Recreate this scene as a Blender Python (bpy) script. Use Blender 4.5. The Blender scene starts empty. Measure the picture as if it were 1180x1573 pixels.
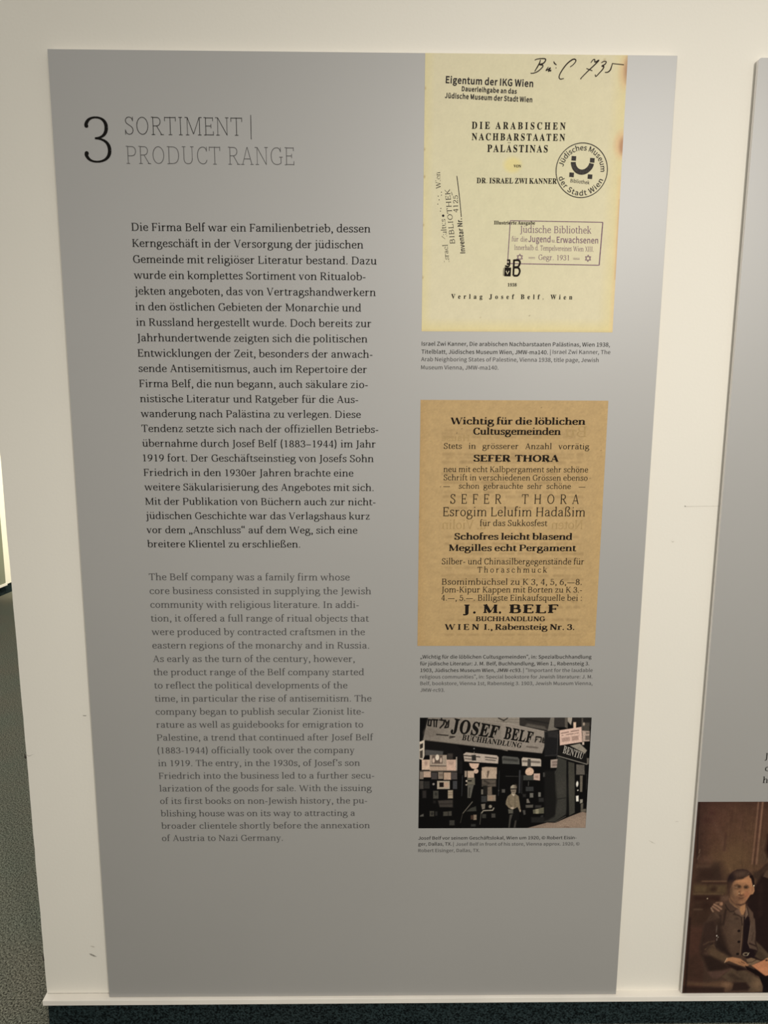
import bpy, math, random
import numpy as np
from mathutils import Matrix, Vector
from mathutils.geometry import tessellate_polygon

scene = bpy.context.scene
COL = scene.collection

# ------------------------------------------------------------------ camera
# world: x along the wall, z up from the carpet, the grey panels face -y
cam_data = bpy.data.cameras.new('camera')
cam_data.sensor_fit = 'VERTICAL'
cam_data.sensor_height = 36.0
cam_data.lens = 36.0 * 1181.0 / 1573.0
cam_data.clip_start = 0.02
cam = bpy.data.objects.new('camera', cam_data)
COL.objects.link(cam)
R0 = (0.9999051193562843, -0.012873732901216751, 0.004900947488269948)
R1 = (0.002585104230668267, -0.17409327713316333, -0.9847257730419924)
R2 = (0.013530318592377315, 0.9846450110868491, -0.17404347910957493)
cam.matrix_world = Matrix((
    (R0[0], -R1[0], -R2[0], 0.62029),
    (R0[1], -R1[1], -R2[1], -1.59410),
    (R0[2], -R1[2], -R2[2], 1.53163),
    (0, 0, 0, 1)))
scene.camera = cam

# ------------------------------------------------------------------ light
world = bpy.data.worlds.new('gallery_air')
scene.world = world
world.use_nodes = True
bg = world.node_tree.nodes['Background']
bg.inputs[0].default_value = (1.0, 0.965, 0.90, 1)
bg.inputs[1].default_value = 0.79

def lamp(name, kind, loc, target, power, color, size=0.3, size_y=None, **kw):
    d = bpy.data.lights.new(name, kind)
    d.energy = power
    d.color = color
    if kind == 'AREA':
        d.size = size
        if size_y:
            d.shape = 'RECTANGLE'
            d.size_y = size_y
    elif kind == 'SPOT':
        d.shadow_soft_size = size
    for k, v in kw.items():
        setattr(d, k, v)
    o = bpy.data.objects.new(name, d)
    COL.objects.link(o)
    o.location = loc
    o.rotation_euler = (Vector(target) - Vector(loc)).to_track_quat('-Z', 'Y').to_euler()
    return o

LAMP = (1.0, 0.955, 0.88)
lamp('track_spot', 'SPOT', (2.1, -3.6, 2.8), (1.28, 0.0, 1.05), 365, LAMP, 0.10, spot_size=0.90, spot_blend=1.0)
lamp('aisle_lamp', 'AREA', (-1.5, 1.7, 2.9), (-1.5, 1.7, 0.0), 8, (1.0, 0.96, 0.86), 0.9, 0.3)
lamp('far_spot', 'SPOT', (-0.6, 2.4, 2.6), (-1.85, 4.15, 0.9), 600, (1.0, 0.93, 0.70), 0.1, spot_size=0.75, spot_blend=0.5)

scene.view_settings.view_transform = 'Standard'
scene.view_settings.look = 'None'
scene.view_settings.gamma = 1.0
scene.view_settings.use_curve_mapping = False
scene.view_settings.exposure = 0.0

# ------------------------------------------------------------------ materials
def lin(c):
    c = np.asarray(c, float) / 255.0
    return np.where(c <= 0.04045, c / 12.92, ((c + 0.055) / 1.055) ** 2.4)

def mat(name, color, rough=0.6, spec=0.3, noise=None, bump=None):
    """noise = (scale, amount) brightness mottling, bump = (scale, strength, distance)"""
    m = bpy.data.materials.new(name)
    m.use_nodes = True
    nt = m.node_tree
    p = nt.nodes['Principled BSDF']
    p.inputs['Base Color'].default_value = (*color, 1)
    p.inputs['Roughness'].default_value = rough
    p.inputs['Specular IOR Level'].default_value = spec
    tc = nt.nodes.new('ShaderNodeTexCoord')
    if noise:
        n = nt.nodes.new('ShaderNodeTexNoise')
        n.inputs['Scale'].default_value = noise[0]
        n.inputs['Detail'].default_value = noise[2] if len(noise) > 2 else 4
        nt.links.new(tc.outputs['Object'], n.inputs['Vector'])
        r = nt.nodes.new('ShaderNodeValToRGB')
        r.color_ramp.elements[0].position = 0.3
        r.color_ramp.elements[1].position = 0.7
        a = noise[1]
        r.color_ramp.elements[0].color = (*[c * (1 - a) for c in color], 1)
        r.color_ramp.elements[1].color = (*[min(1, c * (1 + a)) for c in color], 1)
        nt.links.new(n.outputs['Fac'], r.inputs['Fac'])
        nt.links.new(r.outputs['Color'], p.inputs['Base Color'])
    if bump:
        n2 = nt.nodes.new('ShaderNodeTexNoise')
        n2.inputs['Scale'].default_value = bump[0]
        n2.inputs['Detail'].default_value = 3
        nt.links.new(tc.outputs['Object'], n2.inputs['Vector'])
        b = nt.nodes.new('ShaderNodeBump')
        b.inputs['Strength'].default_value = bump[1]
        b.inputs['Distance'].default_value = bump[2]
        nt.links.new(n2.outputs['Fac'], b.inputs['Height'])
        nt.links.new(b.outputs['Normal'], p.inputs['Normal'])
    return m

def carpet(name, color):
    """short loop pile: two noise sizes for tufts, a wide one for worn patches"""
    m = mat(name, color, 0.95, 0.05, None, (420, 0.9, 0.004))
    nt = m.node_tree
    p = nt.nodes['Principled BSDF']
    tc = nt.nodes['Texture Coordinate']
    def noise(scale, detail):
        n = nt.nodes.new('ShaderNodeTexNoise')
        n.inputs['Scale'].default_value = scale
        n.inputs['Detail'].default_value = detail
        nt.links.new(tc.outputs['Object'], n.inputs['Vector'])
        return n
    a, b = noise(230, 2), noise(3.5, 3)
    r = nt.nodes.new('ShaderNodeValToRGB')
    r.color_ramp.elements[0].position = 0.36
    r.color_ramp.elements[1].position = 0.66
    r.color_ramp.elements[0].color = (*[c * 0.25 for c in color], 1)
    r.color_ramp.elements[1].color = (*[c * 2.0 for c in color], 1)
    nt.links.new(a.outputs['Fac'], r.inputs['Fac'])
    mx = nt.nodes.new('ShaderNodeMix')
    mx.data_type = 'RGBA'
    mx.blend_type = 'MULTIPLY'
    mx.inputs[0].default_value = 0.6
    r2 = nt.nodes.new('ShaderNodeValToRGB')
    r2.color_ramp.elements[0].position = 0.35
    r2.color_ramp.elements[1].position = 0.65
    r2.color_ramp.elements[0].color = (0.85, 0.95, 0.9, 1)
    r2.color_ramp.elements[1].color = (1.0, 0.93, 0.86, 1)
    nt.links.new(b.outputs['Fac'], r2.inputs['Fac'])
    nt.links.new(r.outputs['Color'], mx.inputs[6])
    nt.links.new(r2.outputs['Color'], mx.inputs[7])
    nt.links.new(mx.outputs[2], p.inputs['Base Color'])
    return m

def print_mat(name, rough=0.5, spec=0.25):
    m = bpy.data.materials.new(name)
    m.use_nodes = True
    nt = m.node_tree
    p = nt.nodes['Principled BSDF']
    p.inputs['Roughness'].default_value = rough
    p.inputs['Specular IOR Level'].default_value = spec
    a = nt.nodes.new('ShaderNodeAttribute')
    a.attribute_name = 'print_color'
    nt.links.new(a.outputs['Color'], p.inputs['Base Color'])
    return m

M_WALL = mat('wall_paint', (0.755, 0.72, 0.64), 0.75, 0.2, (1.7, 0.015), (160, 0.12, 0.002))
M_LEDGE = mat('ledge_paint', (0.78, 0.735, 0.66), 0.6, 0.3, (9, 0.04), (60, 0.1, 0.002))
M_FLOOR = carpet('grey_green_carpet', (0.138, 0.140, 0.112))
M_PLINTH = carpet('dark_teal_carpet', (0.016, 0.025, 0.027))
M_FARWALL = mat('far_wall_paint', (0.80, 0.77, 0.66), 0.75, 0.2, None, (160, 0.1, 0.002))
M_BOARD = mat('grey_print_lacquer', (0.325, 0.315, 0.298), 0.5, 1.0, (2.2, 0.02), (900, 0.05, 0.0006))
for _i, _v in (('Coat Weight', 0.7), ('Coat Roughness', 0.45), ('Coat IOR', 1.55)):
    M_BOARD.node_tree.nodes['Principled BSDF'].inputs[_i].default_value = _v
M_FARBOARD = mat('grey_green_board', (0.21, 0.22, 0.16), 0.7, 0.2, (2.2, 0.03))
M_EDGE = mat('board_edge_white', (0.78, 0.75, 0.72), 0.6, 0.2, (80, 0.03))
M_BLACK = mat('ink_black', (0.008, 0.007, 0.006), 0.6, 0.06, (300, 0.1))
M_GREY = mat('ink_grey', (0.085, 0.082, 0.08), 0.6, 0.12, (300, 0.06))
M_LGREY = mat('ink_light_grey', (0.13, 0.125, 0.12), 0.6, 0.12, (300, 0.06))
M_BOOKINK = mat('ink_letterpress', (0.012, 0.009, 0.007), 0.7, 0.06, (500, 0.3))
M_PENINK = mat('ink_pen', (0.022, 0.015, 0.012), 0.7, 0.1, (200, 0.2))
M_STAMP = mat('ink_stamp_black', (0.022, 0.018, 0.02), 0.7, 0.1, (700, 0.5))
M_LOGO = mat('ink_stamp_charcoal', (0.05, 0.044, 0.04), 0.7, 0.1, (600, 0.5))
M_PURPLE = mat('ink_stamp_purple', (0.19, 0.11, 0.16), 0.7, 0.1, (500, 0.35))
M_GHOST = mat('ink_show_through', (0.40, 0.275, 0.125), 0.7, 0.1, (150, 0.1))
M_CREAM = mat('cream_paper_knockout', (0.66, 0.60, 0.42), 0.7, 0.1, (300, 0.05))
M_SIGNWHITE = mat('sign_letter_print', (0.34, 0.31, 0.27), 0.6, 0.12, (300, 0.1))
M_SCUFF_SHADE = mat('scuff_and_shade_grey', (0.30, 0.28, 0.24), 0.8, 0.1, (300, 0.3))  # shared by the wall scuffs and the painted shadow line above the ledge
M_CHIP = mat('chip_dark', (0.05, 0.042, 0.035), 0.9, 0.05, (300, 0.3))
M_CRACK = mat('hairline_crack', (0.52, 0.48, 0.41), 0.8, 0.1, (300, 0.1))
M_PRINT = print_mat('photo_print', 0.55, 0.1)
M_PAPERPRINT = print_mat('paper_print', 0.6, 0.2)

# ------------------------------------------------------------------ object helpers
def link_mesh(name, verts, faces, mats, parent=None, fmat=None):
    me = bpy.data.meshes.new(name)
    me.from_pydata([tuple(v) for v in verts], [], faces)
    for m in (mats if isinstance(mats, (list, tuple)) else [mats]):
        me.materials.append(m)
    if fmat is not None:
        me.polygons.foreach_set('material_index', fmat)
    me.update()
    o = bpy.data.objects.new(name, me)
    COL.objects.link(o)
    if parent:
        o.parent = parent
    return o

def box(x0, x1, y0, y1, z0, z1):
    v = [(x0, y0, z0), (x1, y0, z0), (x1, y1, z0), (x0, y1, z0), (x0, y0, z1), (x1, y0, z1), (x1, y1, z1), (x0, y1, z1)]
    f = [(0, 3, 2, 1), (4, 5, 6, 7), (0, 1, 5, 4), (1, 2, 6, 5), (2, 3, 7, 6), (3, 0, 4, 7)]
    return v, f

def prism(outline, y0, y1):
    """xz outline extruded from y0 (front) to y1 (back)"""
    n = len(outline)
    v = [(x, y0, z) for x, z in outline] + [(x, y1, z) for x, z in outline]
    f = [tuple(range(n)), tuple(range(2 * n - 1, n - 1, -1))]
    f += [(i, i + n, (i + 1) % n + n, (i + 1) % n) for i in range(n)]
    return v, f

def structure(o):
    o['kind'] = 'structure'
    return o

def bevel(o, w, seg=2):
    b = o.modifiers.new('bevel', 'BEVEL')
    b.width = w
    b.segments = seg
    b.limit_method = 'ANGLE'
    return o

def thing(name, label, cat, loc):
    o = bpy.data.objects.new(name, None)
    COL.objects.link(o)
    o.location = loc
    o.empty_display_size = 0.1
    o['label'] = label
    o['category'] = cat
    return o

# ------------------------------------------------------------------ lettering
# A pen alphabet: every glyph is an advance width and pen strokes on a 1000-unit em
# (cap height 670, x-height 475).  s = upright stem with serifs at its ends, c = curved
# stroke, l = straight stroke with weight 0..1, h = thin bar, o = bowl, d = dot,
# b = serif lying at a baseline/cap line, w = flag serif.
ALPHA = {}
def _g(txt):
    for ln in txt.strip().splitlines():
        ch, adv, rest = ln.strip().split(None, 2)
        ops = []
        for op in rest.split(';'):
            t = op.split()
            if t:
                ops.append((t[0], [float(q) if q.lstrip('-').replace('.', '').isdigit() else q for q in t[1:]]))
        ALPHA[ch] = (float(adv), ops)
_g('''
a 508 c 100 380 125 435 175 454 238 454; d 108 378 44; c 238 454 330 454 368 410 368 320; s 368 85 330 0 0; c 368 100 368 40 400 15 465 36; c 368 285 200 272 92 235 92 128; c 92 128 92 55 140 22 198 22; c 198 22 270 22 330 60 368 112
b 555 s 122 30 730 0 f; c 130 350 190 430 250 453 312 453; c 312 453 420 453 477 360 477 240; c 477 240 477 110 410 22 292 22; c 292 22 220 22 160 50 122 40
c 480 c 402 365 390 430 340 454 285 454; d 392 365 42; c 285 454 160 454 87 360 87 235; c 87 235 87 95 170 22 282 22; c 282 22 350 22 400 55 432 108
d 570 s 435 30 730 0 f; b 460 0 r; c 435 380 380 440 330 453 280 453; c 280 453 150 453 87 360 87 235; c 87 235 87 100 150 22 250 22; c 250 22 330 22 395 70 435 130; h 435 520 18
e 487 h 90 412 254; c 412 254 412 380 355 454 258 454; c 258 454 150 454 85 360 85 235; c 85 235 85 95 165 22 282 22; c 282 22 345 22 395 55 425 105
f 325 s 140 0 600 b 0; c 140 590 140 680 190 724 255 724; d 292 694 40; c 255 724 280 724 300 715 306 700; h 52 285 452
g 524 o 238 318 145 133; c 160 215 90 170 95 100 175 96; l 175 96 320 90 .8; c 320 90 430 88 470 50 470 -25; c 470 -25 470 -130 370 -205 240 -205; c 240 -205 130 -205 62 -160 62 -88; c 62 -88 62 -30 100 20 180 80; l 350 430 470 442 0; d 470 425 28
h 584 s 135 0 730 b f; c 142 320 190 430 262 451 332 451; c 332 451 412 451 450 405 450 305; s 450 0 320 b 0
i 297 s 150 0 475 b f; d 146 655 52
j 289 s 155 -90 475 0 f; c 155 -80 155 -180 100 -215 15 -205; d 20 -185 34; d 150 655 52
k 546 s 125 0 730 b f; l 145 195 415 452 0; b 415 475 b; l 238 285 450 10 1; b 455 0 b
l 289 s 145 0 730 b f
m 865 s 135 0 475 b f; c 142 320 190 430 262 451 325 451; c 325 451 400 451 435 405 435 305; s 435 0 320 b 0; c 440 320 490 430 562 451 625 451; c 625 451 700 451 735 405 735 305; s 735 0 320 b 0
n 584 s 135 0 475 b f; c 142 320 190 430 262 451 332 451; c 332 451 412 451 450 405 450 305; s 450 0 320 b 0
o 528 o 264 237 180 217
p 564 s 128 -235 475 b f; c 135 350 190 430 250 453 318 453; c 318 453 425 453 482 360 482 240; c 482 240 482 110 415 22 297 22; c 297 22 225 22 165 50 128 100
q 551 s 432 -235 475 b 0; c 432 390 380 440 330 453 280 453; c 280 453 150 453 87 360 87 235; c 87 235 87 100 150 22 250 22; c 250 22 330 22 392 70 432 130
r 424 s 135 0 475 b f; c 142 300 180 425 250 450 305 440; d 345 425 46
s 424 c 345 372 338 432 290 456 218 456; c 218 456 138 456 96 412 96 352; c 96 352 96 262 350 260 350 128; c 350 128 350 62 292 21 212 21; c 212 21 130 21 86 62 76 125; l 352 360 352 470 .2; l 72 10 72 130 .2
t 339 s 140 100 560 0 0; c 140 120 140 40 172 20 228 20; c 228 20 270 20 300 38 318 66; h 42 308 452
u 570 s 130 150 475 0 f; c 130 170 130 70 172 24 245 24; c 245 24 330 24 390 70 435 140; s 435 10 475 0 f; b 462 0 r; h 435 520 18
v 506 l 92 462 258 5 1; l 412 462 262 5 0; b 92 475 b; b 412 475 b
w 764 l 88 462 240 5 1; l 385 470 245 5 0; l 385 470 545 5 1; l 682 462 550 5 0; b 88 475 b; b 682 475 b
x 500 l 105 462 395 14 1; l 392 462 105 14 0; b 100 475 b; b 395 475 b; b 100 0 b; b 405 0 b
y 497 l 92 462 258 15 1; l 412 462 245 -30 0; c 245 -30 205 -160 160 -215 78 -200; d 74 -182 36; b 92 475 b; b 412 475 b
z 459 h 66 388 450; h 66 402 24; l 370 440 88 35 .7; l 66 365 66 462 0; l 398 15 398 110 0
ß 600 s 132 0 560 b 0; c 132 550 132 670 192 724 290 724; c 290 724 380 724 432 670 432 602; c 432 602 432 500 310 490 310 410; c 310 410 310 310 502 290 502 150; c 502 150 502 70 452 21 372 21; c 372 21 320 21 280 45 268 95
A 668 l 322 655 112 14 0; l 335 670 552 14 1; h 180 468 222; b 108 0 b; b 556 0 b
B 635 s 150 0 670 l l; h 150 310 649; c 310 649 420 649 472 600 472 510; c 472 510 472 410 400 355 300 355; h 150 320 355; c 320 355 450 352 528 290 528 185; c 528 185 528 80 450 21 310 21; h 150 310 21
C 613 c 532 500 510 610 440 652 360 652; c 360 652 190 652 97 520 97 335; c 97 335 97 130 210 18 365 18; c 365 18 450 18 520 70 550 170; l 536 490 536 665 .2
D 716 s 150 0 670 l l; h 150 320 649; c 320 649 520 649 612 530 612 335; c 612 335 612 130 510 21 310 21; h 150 310 21
E 575 s 150 0 670 l l; h 150 490 649; l 488 670 488 530 .2; h 150 400 345; l 400 265 400 425 .1; h 150 508 21; l 508 0 508 150 .2
F 550 s 150 0 670 b l; h 150 490 649; l 488 670 488 530 .2; h 150 392 325; l 392 245 392 405 .1
G 685 c 545 500 520 610 450 652 370 652; c 370 652 190 652 97 520 97 335; c 97 335 97 130 210 18 375 18; c 375 18 455 18 520 40 572 75; s 572 60 285 0 b; l 548 490 548 665 .2
H 748 s 160 0 670 b b; s 588 0 670 b b; h 160 588 345
I 354 s 177 0 670 b b
J 345 s 195 0 670 0 b; c 195 10 195 -90 140 -145 40 -150; d 45 -130 32
K 651 s 150 0 670 b b; l 170 270 520 655 0; l 270 378 555 14 1; b 525 670 b; b 565 0 b
L 570 s 150 0 670 l b; h 150 505 21; l 505 0 505 165 .2
M 864 s 145 0 670 b 0 t; l 150 665 430 40 1; l 430 40 712 665 0; s 722 0 670 b 0; b 115 670 l; b 750 670 r
N 722 s 145 0 670 b 0 t; l 150 660 575 20 1; s 582 0 670 0 b t; b 115 670 l
O 716 o 358 335 260 317
P 604 s 150 0 670 b l; h 150 320 649; c 320 649 452 649 522 580 522 475; c 522 475 522 360 440 300 310 300; h 150 310 300
Q 716 o 358 335 260 317; c 400 20 450 -60 520 -120 640 -120
R 648 s 150 0 670 b l; h 150 310 649; c 310 649 430 649 490 590 490 500; c 490 500 490 390 410 335 300 335; h 150 300 335; l 320 330 540 14 1; b 565 0 b
S 527 c 430 520 420 610 350 652 265 652; c 265 652 160 652 100 592 100 505; c 100 505 100 370 437 350 437 180; c 437 180 437 80 370 18 265 18; c 265 18 160 18 95 70 82 180; l 434 500 434 665 .2; l 80 5 80 190 .2
T 620 s 310 0 670 b 0; h 55 565 649; l 55 670 55 510 .2; l 565 670 565 510 .2
U 708 s 152 200 670 0 b; c 152 215 152 80 225 20 352 20; c 352 20 480 20 548 90 548 220; s 548 205 670 0 b t
V 660 l 112 658 330 5 1; l 552 658 335 5 0; b 108 670 b; b 555 670 b
W 970 l 102 658 305 5 1; l 485 650 310 5 0; l 485 650 690 5 1; l 880 658 695 5 0; b 98 670 b; b 882 670 b
X 640 l 120 658 520 14 1; l 520 658 115 14 0; b 115 670 b; b 520 670 b; b 115 0 b; b 530 0 b
Y 610 l 100 658 305 300 1; l 515 658 310 300 0; s 307 0 310 b 0; b 98 670 b; b 515 670 b
Z 590 h 80 505 649; h 75 520 21; l 490 640 98 30 .9; l 80 510 80 668 .1; l 520 0 520 160 .1
0 515 o 257 325 172 307
1 515 s 270 0 650 b 0; l 262 640 140 575 .2
2 515 c 100 490 112 590 172 632 255 632; c 255 632 350 632 408 570 408 480; c 408 480 408 340 200 200 92 45; h 92 430 26; l 432 0 432 110 .2; d 112 490 42
3 515 c 105 520 120 600 180 632 250 632; c 250 632 340 632 395 580 395 500; c 395 500 395 405 335 348 225 344; c 225 344 365 340 427 275 427 180; c 427 180 427 75 340 18 235 18; c 235 18 150 18 95 60 85 130; d 112 515 40; d 95 135 42
4 515 l 335 645 70 195 0; h 65 465 185; s 348 0 650 b 0
5 515 l 128 340 142 630 0; h 135 405 616; c 128 345 165 385 210 400 262 400; c 262 400 370 400 427 320 427 215; c 427 215 427 90 340 18 225 18; c 225 18 150 18 95 60 88 130; d 98 130 40
6 515 c 405 625 250 600 95 460 95 230; c 95 230 95 90 160 18 262 18; c 262 18 370 18 425 100 425 205; c 425 205 425 320 365 395 270 395; c 270 395 190 395 130 350 97 280
7 515 h 80 435 622; l 435 620 205 0 1; l 80 500 80 640 .2
8 515 o 257 487 135 146; o 257 176 166 158
9 515 c 110 25 265 50 420 190 420 420; c 420 420 420 560 355 632 253 632; c 253 632 145 632 90 550 90 445; c 90 445 90 330 150 255 245 255; c 245 255 325 255 385 300 418 370
. 250 d 125 42 52
, 250 d 122 42 50; c 158 45 165 -30 140 -90 90 -130
: 250 d 125 42 52; d 125 420 52
- 330 l 50 225 280 225 .55
– 515 l 40 230 475 230 .4
— 900 l 60 230 840 230 .4
( 340 c 265 735 125 560 125 60 265 -140
) 340 c 75 735 215 560 215 60 75 -140
„ 420 d 115 42 48; c 150 45 158 -30 135 -90 85 -130; d 295 42 48; c 330 45 338 -30 315 -90 265 -130
“ 420 d 130 560 48; c 92 560 88 630 110 690 160 730; d 310 560 48; c 272 560 268 630 290 690 340 730
’ 230 d 115 690 48; c 150 690 158 615 135 560 85 515
| 250 l 125 -150 125 740 .6
''')
for _c, _b in (('ä', 'a'), ('ö', 'o'), ('ü', 'u')):
    _a, _o = ALPHA[_b]
    _m = {'a': 238, 'o': 264, 'u': 285}[_b]
    ALPHA[_c] = (_a, _o + [('d', [_m - 105, 645, 46]), ('d', [_m + 105, 645, 46])])
ALPHA['Ä'] = (668, ALPHA['A'][1] + [('d', [220, 790, 50]), ('d', [440, 790, 50])])
ALPHA['Ü'] = (708, ALPHA['U'][1] + [('d', [260, 770, 50]), ('d', [460, 770, 50])])

# pen styles: H thick, V thin, serif length and thickness, dot scale, bowls per curve
STYLES = {
    'body':   dict(H=95, V=53, SL=54, ST=45, D=1.0, W=1.0),
    'thin':   dict(H=25, V=24, SL=62, ST=24, D=0.25, W=0.88),
    'figure': dict(H=50, V=27, SL=40, ST=27, D=0.72, W=1.0),
    'fat':    dict(H=188, V=70, SL=62, ST=72, D=1.5, W=1.26),
    'ultra':  dict(H=255, V=78, SL=70, ST=82, D=1.9, W=1.5),
    'semi':   dict(H=118, V=52, SL=52, ST=46, D=1.15, W=1.12),
    'ad':     dict(H=88, V=54, SL=48, ST=42, D=1.0, W=1.02),
    'light':  dict(H=74, V=48, SL=40, ST=36, D=0.8, W=1.0),
    'stamp':  dict(H=66, V=40, SL=40, ST=36, D=0.8, W=0.8),
    'ghost':  dict(H=95, V=50, SL=50, ST=44, D=1.0, W=1.05),
}

def pen_glyph(ch, st):
    H, V, SL, ST, D, W = (st[k] for k in ('H', 'V', 'SL', 'ST', 'D', 'W'))
    adv, ops = ALPHA[ch]
    vs, fs = [], []
    def poly(pts):
        b = len(vs)
        vs.extend(pts)
        fs.append(tuple(range(b, b + len(pts))))
    def ribbon(pts, hw=None):
        n = len(pts)
        L, Rr = [], []
        for i, (x, y) in enumerate(pts):
            a, b = pts[max(0, i - 1)], pts[min(n - 1, i + 1)]
            tx, ty = b[0] - a[0], b[1] - a[1]
            l = math.hypot(tx, ty) or 1
            nx, ny = -ty / l, tx / l
            w = hw if hw is not None else math.hypot(nx * H, ny * V) / 2
            L.append((x + nx * w, y + ny * w))
            Rr.append((x - nx * w, y - ny * w))
        for i in range(n - 1):
            poly([Rr[i], Rr[i + 1], L[i + 1], L[i]])
    def disc(x, y, r):
        poly([(x + r * math.cos(a * math.pi / 5), y + r * math.sin(a * math.pi / 5)) for a in range(10)])
    def serif(x, y, side, w):
        if SL <= 0:
            return
        x0 = x - w / 2 - (SL if side in 'bl' else 0)
        x1 = x + w / 2 + (SL if side in 'br' else 0)
        top = y > 300
        poly([(x0, y - ST if top else y), (x1, y - ST if top else y), (x1, y if top else y + ST), (x0, y if top else y + ST)])
    for op, p in ops:
        p = [q * W if (isinstance(q, float) and i % 2 == 0 and op in 'cl') else q for i, q in enumerate(p)]
        if op == 's':
            x, y0, y1 = p[0] * W, p[1], p[2]
            w = (H * 0.55 + V * 0.2) if len(p) > 5 else H
            poly([(x - w / 2, y0), (x + w / 2, y0), (x + w / 2, y1), (x - w / 2, y1)])
            if p[3] in ('b', 'l', 'r'):
                serif(x, y0, p[3], w)
            if p[4] in ('b', 'l', 'r'):
                serif(x, y1, p[4], w)
            elif p[4] == 'f' and SL > 0:
                if ST > 50 or ST < 25:
                    serif(x, y1, 'l', w)
                else:
                    poly([(x - w / 2 - SL * 1.15, y1 - 62), (x, y1 - 75), (x + w / 2, y1), (x - w / 2 - SL * 1.15, y1 - 26)])
        elif op == 'c':
            pts = []
            for i in range(9):
                t = i / 8
                u = 1 - t
                c = (u ** 3, 3 * u * u * t, 3 * u * t * t, t ** 3)
                pts.append((sum(c[k] * p[2 * k] for k in range(4)), sum(c[k] * p[2 * k + 1] for k in range(4))))
            ribbon(pts)
        elif op == 'l':
            w = V * 0.85 + (H - V * 0.85) * p[4 - 0] if len(p) > 4 else V
            k = p[4] / W if W else p[4]
            w = V * 0.85 + (H * 0.97 - V * 0.85) * k
            ribbon([(p[0], p[1]), (p[2], p[3])], w / 2)
        elif op == 'h':
            poly([(p[0] * W, p[2] - V / 2), (p[1] * W, p[2] - V / 2), (p[1] * W, p[2] + V / 2), (p[0] * W, p[2] + V / 2)])
        elif op == 'o':
            cx, cy, rx, ry = p[0] * W, p[1], p[2] * W, p[3]
            ribbon([(cx + rx * math.cos(a * math.pi / 14), cy + ry * math.sin(a * math.pi / 14)) for a in range(29)])
        elif op == 'd':
            disc(p[0] * W, p[1], p[2] * D)
        elif op == 'b':
            serif(p[0] * W, p[1], p[2], V if p[2] != 'b' else H * 0.5)
    return adv * W, vs, fs

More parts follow.
